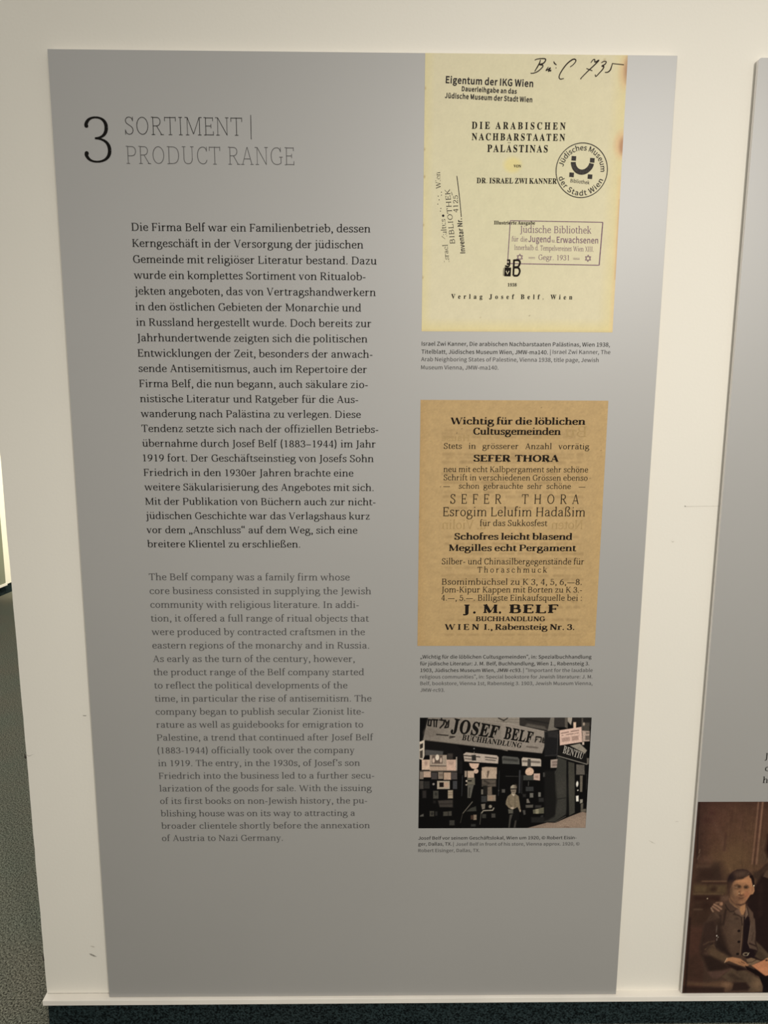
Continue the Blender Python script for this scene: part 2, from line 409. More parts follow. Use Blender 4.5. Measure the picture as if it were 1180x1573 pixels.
# two outline alphabets (plain sans, bold roman): advance | outlines as x,y pairs
OUTLINES = {
'sans': """a 197 76 -5 109 3 139 23 140 23 143 0 169 0 169 117 162 158 141 185 103 195 61 187 29 170 41 148 67 162 98 168 129 154 137 120 71 107 33 84 21 49 36 10|85 21 61 28 51 51 59 73 87 89 137 99 137 46 111 28
b 216 116 -5 157 8 187 42 199 98 190 149 164 183 123 195 92 187 63 168 64 202 64 279 32 279 32 0 58 0 61 20 62 20 89 2|111 22 89 27 64 42 64 142 90 161 115 168 144 159 160 135 165 98 158 57 139 31
c 179 107 -5 140 2 169 19 155 41 134 28 110 22 79 31 59 57 51 95 59 133 80 159 111 168 131 164 149 152 165 173 142 188 110 195 64 183 31 149 18 95 30 41 62 7
d 217 97 -5 129 3 155 22 156 22 159 0 185 0 185 279 153 279 153 206 154 173 130 189 101 195 60 183 30 148 19 95 28 41 55 7|104 22 76 31 58 56 51 95 59 133 79 159 106 168 130 163 153 148 153 48 129 29
e 194 109 -5 144 1 172 15 160 36 138 25 113 21 81 29 59 52 50 88 178 88 179 106 170 153 145 184 103 195 62 183 31 148 18 95 31 41 63 7|49 110 59 142 79 163 104 169 139 154 151 110
f 114 12 164 37 164 37 0 69 0 69 164 110 164 110 190 69 190 69 220 76 248 96 258 118 252 125 277 93 283 62 276 43 254 37 221 37 190 12 188
g 197 96 -88 147 -78 181 -54 193 -22 185 4 163 19 126 23 89 23 63 29 56 44 59 57 68 67 96 60 131 68 156 91 166 126 161 149 150 166 189 166 189 190 123 190 96 195 61 187 35 163 25 127 33 97 50 76 50 75 35 60 29 39 34 20 46 8 46 6 25 -13 18 -37 28 -64 55 -82|96 82 68 94 56 127 68 160 96 172 125 160 137 127 125 94|101 -65 60 -56 46 -32 50 -16 65 0 90 -3 123 -3 151 -8 161 -27 145 -54
h 213 32 0 64 0 64 138 90 160 116 167 144 155 152 116 152 0 184 0 184 120 178 161 159 186 126 195 91 186 63 163 64 202 64 279 32 279
i 96 32 0 64 0 64 190 32 190|48 229 64 235 70 251 64 266 48 271 33 266 27 251 33 235
j 96 12 -85 43 -77 59 -55 64 -22 64 190 33 190 33 -22 28 -49 9 -59 -9 -56 -15 -80|48 229 64 235 70 251 64 266 48 271 33 266 27 251 33 235
k 193 32 0 64 0 64 50 99 92 155 0 190 0 118 113 181 190 146 190 65 90 64 90 64 279 32 279
l 99 66 -5 84 -2 80 23 73 22 67 25 64 36 64 279 32 279 32 38 40 7
m 324 32 0 64 0 64 138 89 160 112 167 139 155 147 116 147 0 179 0 179 138 204 160 227 167 254 155 263 116 263 0 294 0 294 120 288 161 269 186 237 195 204 185 174 159 156 185 121 195 90 186 62 162 58 190 32 190
n 214 32 0 64 0 64 138 90 160 116 167 144 155 152 116 152 0 184 0 184 120 178 161 159 186 126 195 91 186 62 162 58 190 32 190
o 212 106 -5 150 7 182 41 194 95 182 149 150 183 106 195 63 183 31 149 18 95 31 41 63 7|106 22 77 31 58 57 51 95 58 133 77 159 106 168 135 159 154 133 161 95 154 57 135 31
p 217 32 -80 64 -80 64 -16 63 18 90 1 116 -5 157 8 187 42 199 98 190 149 164 183 123 195 91 187 62 168 58 190 32 190|111 22 89 27 64 42 64 142 91 161 115 168 144 159 160 135 165 98 158 57 139 31
q 217 153 -80 185 -80 185 190 159 190 156 172 155 172 130 189 101 195 60 183 30 148 19 95 28 41 55 7 97 -5 128 3 154 22 153 -13|104 22 76 31 58 56 51 95 59 133 79 159 106 168 130 163 153 148 153 48 129 29
r 136 32 0 64 0 64 122 87 156 112 166 131 163 137 191 116 195 86 184 62 155 58 190 32 190
s 164 82 -5 120 3 143 24 151 52 142 81 120 98 93 110 65 122 52 143 61 162 88 170 111 165 131 153 146 173 120 189 87 195 52 188 29 168 22 141 39 105 77 86 107 72 120 50 111 29 83 20 53 27 27 43 11 22 43 3
t 132 92 -5 127 2 121 27 99 21 76 31 70 58 70 164 121 164 121 190 70 190 70 244 43 244 40 190 9 188 9 164 38 164 38 59 43 25 60 3
u 213 88 -5 122 5 151 30 152 30 154 0 181 0 181 190 149 190 149 55 124 31 97 23 70 35 62 74 62 190 29 190 29 70 36 29 55 4
v 182 73 0 111 0 178 190 146 190 110 82 93 26 91 26 74 82 38 190 5 190
w 281 62 0 99 0 126 102 139 157 141 157 154 103 181 0 220 0 272 190 241 190 213 80 202 27 200 27 187 80 157 190 126 190 96 80 83 27 82 27 70 80 42 190 9 190
x 174 5 0 39 0 64 44 84 78 85 78 106 44 134 0 169 0 106 96 164 190 131 190 107 148 91 117 89 117 70 148 45 190 10 190 68 99
y 182 35 -82 68 -73 91 -50 106 -16 178 190 147 190 112 85 97 31 95 31 76 85 38 190 5 190 81 0 77 -15 60 -44 34 -56 19 -53 13 -78
z 166 12 0 156 0 156 26 53 26 153 173 153 190 23 190 23 164 112 164 12 17
A 213 1 0 34 0 59 78 153 78 177 0 211 0 124 257 88 257|67 104 79 144 105 230 106 230 132 144 145 104
B 230 35 0 117 0 168 8 202 33 214 75 208 105 189 126 162 137 162 138 190 159 200 194 188 230 157 250 111 257 35 257|68 148 68 231 107 231 153 222 168 190 153 159 106 148|68 26 68 123 112 123 151 118 174 102 182 76 174 48 150 31 112 26
C 223 132 -5 163 0 189 12 211 32 193 53 166 32 133 24 91 37 63 73 54 129 64 185 92 220 134 233 164 226 187 209 204 230 175 252 134 261 76 245 35 200 20 128 35 57 75 11
D 241 35 0 101 0 166 15 206 60 220 129 206 199 166 242 99 257 35 257|68 27 68 230 97 230 147 219 177 184 187 129 177 74 147 39 97 27
E 206 35 0 187 0 187 28 68 28 68 121 165 121 165 149 68 149 68 229 183 229 183 257 35 257
F 193 35 0 68 0 68 115 166 115 166 143 68 143 68 229 183 229 183 257 35 257
G 241 136 -5 168 -1 195 10 215 25 215 133 131 133 131 106 186 106 186 39 165 28 139 24 93 37 64 73 54 129 64 185 94 220 139 233 171 226 194 209 212 230 194 245 170 256 138 261 77 245 36 200 20 128 35 57 76 11
H 255 35 0 68 0 68 121 187 121 187 0 220 0 220 257 187 257 187 149 68 149 68 257 35 257
I 103 35 0 68 0 68 257 35 257
J 187 83 -5 124 6 147 35 154 75 154 257 121 257 121 78 111 37 80 24 55 31 35 53 12 36 30 14 54 0
K 226 35 0 68 0 68 81 112 134 189 0 225 0 132 159 213 257 176 257 68 128 68 257 35 257
L 190 35 0 180 0 180 28 68 28 68 257 35 257
M 284 35 0 64 0 64 142 60 218 62 218 82 159 131 26 153 26 201 159 222 218 223 218 219 142 219 0 249 0 249 257 210 257 161 119 143 66 142 66 123 119 74 257 35 257
N 253 35 0 66 0 66 135 62 215 63 215 91 162 185 0 218 0 218 257 187 257 187 123 192 42 190 42 162 95 68 257 35 257
O 260 130 -5 187 12 225 58 239 129 225 200 187 245 130 261 73 245 34 200 20 129 34 58 73 12|130 24 90 37 63 73 54 129 63 185 90 220 130 233 170 220 197 185 206 129 197 73 170 37
P 222 35 0 68 0 68 102 110 102 160 111 192 137 204 181 192 226 159 250 109 257 35 257|68 129 68 230 104 230 142 226 165 211 172 181 165 151 143 134 106 129
Q 260 130 22 90 36 63 72 54 129 63 185 90 220 130 233 170 220 197 185 206 129 197 72 170 36|208 -64 245 -58 239 -34 212 -37 174 -29 149 -3 196 19 228 64 239 129 225 200 187 245 130 261 73 245 34 200 20 129 32 63 65 18 114 -4 134 -35 166 -56
R 222 68 135 68 230 111 230 157 220 173 185 157 147 111 135|176 0 213 0 147 112 178 126 198 150 205 185 194 227 162 250 116 257 35 257 35 0 68 0 68 109 114 109
S 209 106 -5 153 5 183 31 194 68 187 100 168 122 141 137 104 153 75 168 62 196 75 223 110 233 142 226 168 209 185 230 164 246 139 257 110 261 68 252 39 228 29 193 37 162 57 141 81 127 118 111 148 94 161 65 146 35 107 24 68 33 36 56 17 33 42 13 72 0
T 210 89 0 121 0 121 229 199 229 199 257 11 257 11 229 89 229
U 252 126 -5 173 6 206 41 218 106 218 257 187 257 187 105 179 57 157 31 126 24 96 31 75 57 67 105 67 257 34 257 34 106 47 41 79 6
V 201 82 0 120 0 201 257 168 257 127 118 102 33 101 33 76 118 34 257 0 257
W 307 63 0 102 0 140 155 153 213 154 213 167 155 206 0 245 0 298 257 267 257 239 117 225 34 223 34 205 117 169 257 140 257 104 117 86 34 85 34 69 117 42 257 9 257
X 201 6 0 40 0 77 69 98 111 99 111 121 69 159 0 195 0 120 131 190 257 156 257 121 191 103 153 102 153 82 191 47 257 11 257 81 133
Y 186 77 0 109 0 109 99 186 257 153 257 120 184 94 128 92 128 67 184 34 257 0 257 77 99
Z 211 18 0 195 0 195 28 57 28 193 237 193 257 30 257 30 229 153 229 18 20
0 194 97 -5 140 10 167 55 177 129 167 203 140 247 97 261 55 247 27 203 18 129 27 55 55 10|97 21 72 33 55 68 48 129 55 190 72 225 97 236 123 225 140 190 146 129 140 68 123 33
1 194 31 0 172 0 172 27 120 27 120 257 96 257 42 238 42 218 88 218 88 27 31 27
2 194 15 0 177 0 177 28 106 28 64 25 117 81 152 134 165 186 155 226 129 252 90 261 60 257 36 244 14 224 33 206 57 227 86 235 121 221 133 185 120 138 82 83 15 19
3 194 92 -5 134 4 163 29 175 69 167 100 148 121 120 134 120 136 153 158 166 197 156 232 130 254 91 261 52 253 20 231 37 210 61 228 90 235 122 224 133 195 127 170 104 152 62 146 62 121 109 115 135 97 142 70 128 35 90 22 53 31 27 51 10 31 30 13 57 0
4 194 119 0 149 0 149 71 183 71 183 96 149 96 149 257 114 257 7 92 7 71 119 71|119 96 40 96 99 184 119 222 121 222 119 175
5 194 92 -5 133 6 164 36 176 83 165 130 137 157 98 165 60 155 67 229 163 229 163 257 39 257 30 137 47 126 68 137 90 141 129 126 143 83 136 50 116 29 89 22 51 31 26 50 9 29 30 13 56 0
6 194 105 -5 142 6 169 35 179 79 170 124 146 150 108 159 77 151 50 129 60 191 83 225 116 235 138 230 157 215 175 235 149 254 114 261 68 248 33 203 20 123 31 52 61 10|50 103 77 128 103 136 137 120 149 79 136 37 105 21 78 30 59 58
7 194 69 0 103 0 111 89 133 164 178 237 178 257 17 257 17 229 142 229 102 160 79 87
8 194 98 -5 140 4 168 28 178 62 172 92 156 114 135 129 135 131 158 156 169 193 161 228 136 252 99 261 63 252 38 230 28 195 39 161 63 136 63 135 40 118 23 95 16 64 27 28 56 4|116 139 87 152 66 170 57 195 69 225 98 237 130 224 142 191 135 164|98 19 60 33 44 67 54 100 80 125 114 110 138 91 148 63 134 31
9 194 82 -5 128 10 162 56 175 139 164 207 133 248 89 261 52 251 26 222 15 178 24 133 49 106 86 97 118 106 145 129 135 66 112 32 81 22 57 27 38 42 20 22 46 3|145 155 118 129 91 121 57 137 46 178 58 220 89 236 117 227 136 200
. 97 49 -5 65 2 72 20 65 37 49 44 32 37 26 20 32 2
, 97 26 -67 54 -49 71 -24 77 7 70 34 50 44 33 38 26 22 33 5 50 -1 54 0 44 -28 19 -48
: 97 49 137 65 143 72 161 65 179 49 186 32 179 26 161 32 143|49 -5 65 2 72 20 65 37 49 44 32 37 26 20 32 2
- 121 16 86 106 86 106 110 16 110
| 95 36 -98 58 -98 58 293 36 293
( 118 84 -69 103 -60 78 -7 64 50 59 109 64 168 78 225 103 277 84 286 56 232 38 174 32 109 38 44 56 -15
) 118 35 -69 62 -15 80 44 86 109 80 174 62 232 35 286 15 277 40 225 55 168 60 109 55 50 40 -7 15 -60
ä 197 76 -5 109 3 139 23 140 23 143 0 169 0 169 117 162 158 141 185 103 195 61 187 29 170 41 148 67 162 98 168 129 154 137 120 71 107 33 84 21 49 36 10|85 21 61 28 51 51 59 73 87 89 137 99 137 46 111 28|67 230 81 236 86 249 81 263 67 269 53 263 48 249 53 236|142 230 156 236 162 249 156 263 142 269 128 263 123 249 128 236
ö 212 106 -5 150 7 182 41 194 95 182 149 150 183 106 195 63 183 31 149 18 95 31 41 63 7|106 22 77 31 58 57 51 95 58 133 77 159 106 168 135 159 154 133 161 95 154 57 135 31|69 230 82 236 88 249 82 263 69 269 55 263 49 249 55 236|144 230 157 236 163 249 157 263 144 269 130 263 124 249 130 236
ü 213 88 -5 122 5 151 30 152 30 154 0 181 0 181 190 149 190 149 55 124 31 97 23 70 35 62 74 62 190 29 190 29 70 36 29 55 4|68 230 82 236 88 249 82 263 68 269 55 263 49 249 55 236|144 230 158 236 163 249 158 263 144 269 130 263 124 249 130 236
Ä 213 65 280 79 285 85 299 79 313 65 318 52 313 47 299 52 285|146 280 160 285 165 299 160 313 146 318 133 313 127 299 133 285|1 0 34 0 59 78 153 78 177 0 211 0 124 257 88 257|67 104 79 144 105 230 106 230 132 144 145 104
© 291 146 -4 209 12 254 57 272 126 254 195 209 240 146 256 83 240 37 195 19 126 37 57 83 12|146 12 91 26 52 66 37 126 52 186 91 226 146 240 200 226 239 186 254 126 239 66 200 26|148 49 178 55 202 71 190 88 172 75 150 70 116 85 104 126 117 164 151 179 169 175 185 163 199 178 178 194 150 200 114 191 88 166 78 126 87 85 113 58
„ 147 23 -57 45 -39 59 -16 64 13 58 39 40 48 25 42 19 26 25 12 40 7 43 7 35 -21 14 -42|91 -57 114 -39 128 -16 133 13 126 39 108 48 94 42 88 26 94 12 108 7 112 7 104 -21 82 -42
“ 147 66 283 58 297 28 272 14 231 23 207 42 198 60 205 66 221 60 237 44 243 34 240 43 264|133 283 125 297 95 272 82 231 90 207 109 198 127 205 133 221 127 237 111 243 102 240 110 264
" 166 39 169 58 169 64 234 65 270 32 270 32 234|107 169 127 169 133 234 134 270 100 270 101 234
” 147 82 210 89 196 119 221 133 262 124 286 105 295 87 288 81 272 87 256 103 250 113 253 104 229|14 210 22 196 52 221 65 262 57 286 38 295 20 288 14 272 20 256 36 250 45 253 37 229""",
'bold': """a 344 255 -10 216 1 200 35 168 11 133 -4 95 -9 64 -4 40 11 25 34 20 63 25 91 39 115 63 136 98 155 143 173 199 190 199 241 196 266 187 282 171 292 148 296 115 290 104 274 113 257 123 231 120 215 110 202 95 194 77 191 59 194 45 203 36 218 33 236 37 259 49 278 69 295 95 308 126 316 162 318 205 315 239 307 263 292 280 271 290 244 293 210 293 62 295 40 304 34 320 42 329 28 306 7 281 -6|151 34 174 41 199 63 199 169 154 151 127 123 118 84 126 46
b 361 43 -11 43 388 37 428 8 439 8 455 138 455 138 279 162 301 190 314 221 318 254 313 284 299 308 276 326 245 335 221 340 195 342 166 340 133 333 103 323 75 308 51 291 30 270 13 246 0 220 -8 192 -10 162 -6 133 7 105 28 53 -11|183 14 213 23 232 49 239 77 244 114 245 160 244 197 239 228 231 251 212 273 184 280 155 270 144 257 138 242 138 69 149 28
c 293 156 -10 119 -5 87 11 59 35 38 68 28 93 21 120 19 150 22 181 29 210 40 237 55 260 74 280 96 297 120 309 146 317 175 319 218 314 250 298 271 275 277 245 275 228 266 215 253 207 236 204 206 216 196 251 197 261 197 271 190 290 169 297 138 285 118 248 112 187 115 142 123 105 137 76 166 48 204 38 239 47 271 72 285 60 248 21 205 -2
d 370 140 -10 107 -5 78 10 53 35 35 66 26 91 21 118 19 147 21 180 27 210 36 237 55 272 81 297 112 313 146 318 175 314 201 301 223 280 223 401 220 419 212 430 176 439 176 455 319 455 319 75 325 41 335 32 353 28 353 11 315 8 271 1 223 -10 223 39 201 12 173 -5|171 28 187 31 202 41 215 56 223 76 223 242 217 257 206 270 174 281 147 273 130 250 123 225 119 193 118 153 119 115 123 83 130 58 146 36
e 301 154 -10 117 -5 85 10 58 35 37 69 27 95 21 125 19 157 21 187 28 215 38 240 59 273 87 298 120 313 157 318 193 314 224 301 249 280 268 251 279 216 283 173 283 166 117 166 127 97 154 56 199 42 225 47 248 62 270 86 285 73 248 27 205 -1|116 192 201 192 201 215 193 277 181 292 161 297 136 286 121 255 116 203
f 214 15 0 15 16 40 22 50 35 52 73 52 277 16 277 16 310 52 310 52 353 56 386 67 413 85 436 109 452 139 461 174 465 212 460 240 446 257 425 263 400 260 381 252 367 239 358 224 355 195 365 187 376 185 391 193 420 196 426 197 433 193 441 180 443 163 440 153 430 148 390 148 310 203 310 203 277 148 277 148 65 150 40 158 26 173 18 199 16 199 0
g 327 146 -140 106 -138 73 -132 48 -122 22 -100 14 -75 28 -46 69 -26 35 -1 24 30 28 54 42 74 67 92 102 110 58 135 31 169 22 212 27 242 40 268 60 289 88 305 120 315 157 318 196 315 233 304 317 304 317 268 268 268 286 237 291 203 288 176 276 151 258 131 234 116 205 106 172 103 157 103 142 104 112 94 104 84 101 71 111 55 141 49 175 49 259 40 285 29 303 13 312 -9 316 -37 311 -67 296 -92 272 -113 239 -128 197 -137|157 124 178 130 190 146 197 173 199 211 197 249 190 276 178 292 157 297 137 292 124 276 117 249 114 211 117 173 124 146 137 130|161 -116 218 -111 252 -94 263 -66 260 -51 249 -41 205 -34 97 -34 79 -52 73 -73 79 -89 95 -103 122 -113
h 381 18 0 18 16 45 26 52 56 52 399 46 429 36 437 19 440 19 455 148 455 148 267 175 295 207 313 243 318 292 306 321 271 330 212 330 56 337 26 347 19 363 16 363 0 202 0 202 16 207 16 228 26 235 56 235 217 229 258 219 268 203 271 173 262 148 235 148 56 154 26 164 19 180 16 180 0
i 198 101 362 81 366 65 376 54 393 50 412 54 432 65 449 81 460 101 463 120 460 137 449 147 432 151 412 147 393 136 376 120 366|18 0 18 16 45 26 52 56 52 252 47 285 20 293 21 310 148 310 148 56 154 26 180 16 180 0
j 210 106 363 86 367 70 378 59 394 56 414 59 434 71 450 87 461 106 465 126 461 142 450 153 434 157 414 153 394 142 378 126 367|36 -140 -11 -131 -44 -105 -53 -88 -56 -70 -53 -53 -45 -40 -32 -32 -15 -29 15 -39 23 -51 26 -66 19 -87 11 -103 16 -113 31 -117 49 -113 58 -100 64 -54 64 250 56 284 43 291 22 294 22 310 159 310 159 -21 156 -58 145 -87 127 -110 102 -127 72 -137
k 359 17 0 17 16 45 26 52 56 52 398 47 429 38 436 20 439 21 455 148 455 148 169 227 248 240 264 244 278 235 290 209 293 206 293 206 310 345 310 345 293 308 284 275 260 222 209 346 34 360 21 376 16 376 0 211 0 211 16 217 16 234 20 239 32 232 49 163 147 148 134 148 56 154 26 180 16 180 0
l 199 18 0 18 16 45 26 52 56 52 398 47 429 38 436 20 439 20 455 148 455 148 56 154 26 180 16 180 0
m 554 18 0 18 16 45 26 52 56 52 253 46 284 36 291 19 294 19 310 146 310 146 265 173 294 204 312 237 318 277 312 305 293 320 261 348 293 381 312 418 318 465 306 494 271 504 212 504 56 510 26 520 19 536 16 536 0 377 0 377 16 393 19 403 26 410 56 410 217 404 258 394 268 377 271 349 263 324 237 324 56 331 26 340 19 356 16 356 0 199 0 199 16 215 19 225 26 232 56 232 217 226 258 216 268 199 271 170 262 146 235 146 56 152 27 162 19 177 16 177 0
n 381 18 0 18 16 45 26 52 56 52 253 46 284 36 291 19 294 19 310 148 310 148 267 175 296 207 313 243 318 292 306 321 271 330 212 330 56 337 26 347 19 363 16 363 0 202 0 202 16 207 16 228 26 235 56 235 217 229 258 219 268 203 271 173 262 148 235 148 56 154 26 164 19 180 16 180 0
o 336 169 -10 140 -8 114 -1 90 11 60 37 38 70 27 96 21 124 19 154 21 184 27 213 38 239 60 272 90 297 114 309 140 316 168 318 209 313 245 298 275 273 298 240 308 214 315 185 317 154 315 123 308 94 298 69 275 36 245 11 210 -5|169 11 193 18 209 39 217 81 220 154 218 206 214 245 208 271 192 292 169 299 144 292 128 271 122 245 118 206 117 154 120 82 128 39 144 18
p 371 17 -139 17 -124 40 -117 50 -101 52 -64 52 243 46 283 19 295 19 310 143 310 143 263 166 294 195 313 230 319 264 314 293 298 317 274 335 241 343 216 348 189 350 160 348 128 343 99 334 72 316 38 291 12 261 -5 227 -10 196 -5 170 9 148 32 148 -58 152 -99 167 -118 197 -123 197 -139|195 28 222 36 239 59 247 84 251 116 253 154 251 192 247 223 241 248 225 270 199 278 171 267 148 235 148 69 167 38
q 364 175 -139 175 -123 214 -114 221 -102 224 -83 224 29 200 8 173 -5 142 -9 108 -5 79 10 54 33 36 64 27 88 22 115 20 144 22 176 29 207 40 234 54 259 72 280 93 297 117 309 142 317 170 319 200 315 229 302 257 281 309 320 320 320 320 -83 326 -113 337 -120 354 -123 354 -139|179 30 208 40 218 52 224 67 224 241 213 281 179 295 150 286 131 261 123 234 118 199 117 156 118 117 123 85 131 60 150 37
r 287 18 0 18 16 45 26 52 56 52 252 46 285 20 293 21 310 146 310 146 252 165 280 187 301 210 314 233 318 258 315 275 304 286 287 289 266 287 248 278 234 265 225 248 222 222 231 207 250 189 260 175 255 162 241 152 220 149 192 149 56 152 37 159 25 197 16 197 0
s 288 151 -10 122 -6 87 6 73 9 60 4 51 -9 36 -9 36 105 53 105 66 68 87 39 112 21 140 15 162 18 179 27 189 40 192 58 183 84 156 105 107 130 76 148 54 169 41 193 37 220 44 259 65 291 86 306 111 316 141 319 166 316 199 308 206 306 213 305 223 308 230 319 244 319 244 222 228 222 215 254 196 277 174 291 149 296 130 294 116 286 108 274 105 259 115 232 146 212 191 189 221 172 241 151 253 127 257 95 254 65 244 39 228 18 206 2 181 -7
t 228 124 -9 89 -4 66 10 53 36 48 71 48 279 20 279 20 300 88 369 129 424 144 424 144 310 208 310 208 279 144 279 144 82 149 51 157 43 168 40 189 49 206 75 222 66 198 24 165 -1
u 375 131 -10 91 -3 65 17 54 38 48 65 46 97 46 248 39 282 29 291 11 294 11 310 142 310 142 74 151 46 162 38 177 36 205 43 228 66 228 248 221 283 209 291 189 294 189 310 324 310 324 70 331 39 360 30 360 13 321 10 277 3 228 -10 228 40 209 19 186 3 160 -7
v 306 142 -10 38 248 22 281 12 290 -3 293 -3 310 164 310 164 294 156 294 136 290 129 276 130 268 185 122 236 253 241 272 232 289 203 294 203 310 305 310 305 295 289 289 278 279 260 243 160 -10
w 435 122 -10 17 265 6 284 -11 293 -11 310 138 310 138 293 120 289 114 276 116 266 120 253 167 127 211 235 201 266 190 288 168 295 168 310 323 310 323 293 302 288 296 276 296 269 298 262 336 141 382 256 387 275 380 289 356 295 356 310 445 310 445 295 425 284 412 258 304 -10 289 -10 223 197 140 -10
x 319 5 0 5 15 34 29 62 56 123 136 43 263 24 285 4 293 4 310 169 310 169 294 147 291 140 280 149 260 183 206 224 257 234 279 227 290 201 294 201 310 311 310 311 296 283 283 254 254 198 184 291 36 303 21 319 15 319 0 155 0 155 16 178 19 185 30 173 59 138 114 97 61 85 34 92 20 114 15 118 15 118 0
y 300 52 -140 29 -137 10 -125 -3 -107 -7 -84 -4 -67 5 -53 18 -43 36 -40 64 -49 72 -61 75 -76 74 -81 74 -87 77 -96 86 -99 99 -92 114 -74 129 -44 140 -5 36 251 25 275 15 287 -3 293 -5 293 -5 310 162 310 162 293 136 289 128 275 130 267 133 257 185 119 230 241 236 260 238 274 229 289 203 293 203 310 300 310 300 293 287 290 277 281 259 242 162 -24 129 -96 113 -117 95 -131
z 293 13 0 13 14 168 287 128 287 96 283 72 272 55 250 44 216 26 216 32 310 275 310 275 291 126 25 152 25 194 30 223 44 244 69 260 107 276 107 268 0
A 437 -9 0 -9 18 9 21 24 30 49 75 206 466 224 465 384 87 411 34 425 22 443 18 443 0 229 0 229 18 270 25 283 46 273 81 253 132 103 132 79 71 76 59 75 48 87 26 124 18 128 18 128 0|113 161 242 161 177 319
B 443 16 0 16 17 45 22 62 32 72 51 75 82 75 369 69 412 51 433 15 439 15 455 220 455 318 444 377 409 396 351 384 302 348 268 287 247 360 223 404 185 418 132 413 93 397 61 371 35 335 15 291 4 238 0|182 252 188 252 234 257 263 272 279 301 285 345 281 385 269 412 248 428 216 434 198 432 188 425 182 391|222 24 259 30 283 49 293 69 299 95 301 128 298 162 290 188 277 208 258 221 231 228 197 231 182 231 182 65 190 33 202 26
C 468 257 -11 213 -7 174 3 137 20 105 43 78 71 56 104 39 142 29 184 26 228 30 273 39 314 56 351 79 384 106 412 139 435 176 452 216 462 259 465 292 463 328 454 367 440 388 435 408 443 419 465 437 465 437 308 420 308 403 347 381 380 356 407 328 427 298 439 265 443 198 419 157 347 144 226 159 114 203 46 278 24 305 26 331 33 358 45 383 61 407 81 428 106 447 89 395 33 332 0
D 496 20 0 20 17 47 21 63 30 71 46 74 75 74 374 71 407 61 426 43 435 15 439 15 455 222 455 296 449 357 429 405 396 440 351 461 295 468 228 441 101 362 25 228 0|222 24 262 30 295 47 319 75 337 115 347 166 351 229 336 342 294 410 223 433 202 431 190 423 182 385 182 72 190 34 202 27
E 442 14 0 14 17 44 20 62 30 72 48 75 78 75 369 72 405 62 425 44 435 16 439 16 455 399 455 399 320 383 320 375 357 361 386 340 406 312 420 276 428 232 430 200 428 186 417 183 388 183 246 193 246 232 252 259 269 272 288 281 313 288 345 304 345 304 118 287 118 273 181 259 201 241 213 185 222 183 222 183 67 185 47 192 35 230 28 261 29 289 32 313 39 345 53 371 75 393 105 411 143 430 143 402 0
F 404 15 0 15 17 45 23 62 34 72 53 75 84 75 375 71 405 61 423 43 433 14 439 14 455 394 455 394 320 377 320 369 357 355 385 336 406 310 420 288 426 261 430 230 431 200 429 186 421 182 398 182 247 190 247 229 253 256 270 269 289 278 314 284 347 302 347 302 118 285 118 279 154 269 181 257 200 229 218 189 224 182 224 182 81 188 43 196 31 210 24 257 17 257 0
G 508 268 -10 222 -7 179 3 141 19 108 42 80 70 57 103 41 141 31 183 28 229 31 274 41 315 57 352 80 385 107 413 139 435 176 452 215 462 257 465 293 463 330 454 369 441 388 436 406 443 419 465 437 465 437 308 420 308 409 334 397 357 382 379 357 406 329 426 299 439 267 443 200 419 159 347 146 228 150 163 161 110 180 67 206 37 238 19 275 13 308 16 328 27 339 45 343 71 343 128 339 154 329 170 309 179 275 182 275 198 500 198 500 182 473 179 457 171 449 155 446 128 446 29 387 7 328 -6
H 523 15 0 15 17 45 22 62 32 72 50 75 81 75 379 71 406 62 424 44 434 16 439 16 455 242 455 242 439 204 432 187 415 182 379 182 251 342 251 342 379 337 415 320 432 282 439 282 455 507 455 507 439 478 434 461 424 452 407 449 379 449 81 452 52 461 33 478 22 507 17 507 0 282 0 282 17 311 21 329 31 339 49 342 81 342 221 182 221 182 81 185 50 194 32 212 22 242 17 242 0
I 261 13 0 13 17 42 23 61 32 72 49 75 75 75 387 72 412 63 427 45 435 13 439 13 455 244 455 244 439 214 435 196 427 186 412 183 387 183 77 187 44 206 26 246 17 246 0
J 330 109 -65 78 -62 51 -54 29 -40 11 -22 0 -1 -3 23 0 44 11 61 26 71 44 75 64 71 79 62 89 47 93 28 85 -1 77 -19 84 -35 105 -40 126 -36 139 -25 148 21 148 367 142 409 135 422 122 430 79 439 79 455 314 455 314 439 277 431 266 423 260 411 255 367 255 89 239 3 190 -48
K 510 16 0 16 17 45 22 63 32 72 50 75 81 75 379 72 406 63 424 45 434 17 439 17 455 242 455 242 439 205 432 187 415 183 379 183 234 321 373 342 398 349 418 334 434 291 439 291 455 486 455 486 439 477 439 436 430 392 404 345 361 271 285 463 46 487 25 519 17 519 0 281 0 281 17 306 18 322 21 334 34 316 66 199 214 183 198 183 81 186 50 195 32 213 22 242 17 242 0
L 426 15 0 15 17 45 22 62 32 72 50 75 81 75 379 71 407 62 425 44 434 16 439 16 455 250 455 250 439 208 434 196 427 188 416 182 379 182 83 185 47 200 31 234 28 264 29 291 33 315 40 345 56 370 80 384 100 397 125 409 154 427 154 402 0
M 634 14 0 14 17 43 22 61 32 72 50 75 79 75 382 71 416 53 432 15 439 15 455 185 455 317 142 449 455 617 455 617 439 590 433 573 423 563 405 560 378 560 85 565 43 582 23 617 17 617 0 396 0 396 17 433 25 450 44 455 83 455 399 288 0 270 0 105 389 105 80 109 48 120 30 139 20 169 17 169 0
N 494 403 -11 107 350 107 79 110 49 119 31 136 21 167 17 167 0 18 0 18 17 54 23 71 41 76 79 76 388 36 433 18 439 18 455 156 455 391 169 391 377 386 414 369 431 331 439 331 455 480 455 480 439 450 434 433 425 425 407 422 377 422 -11
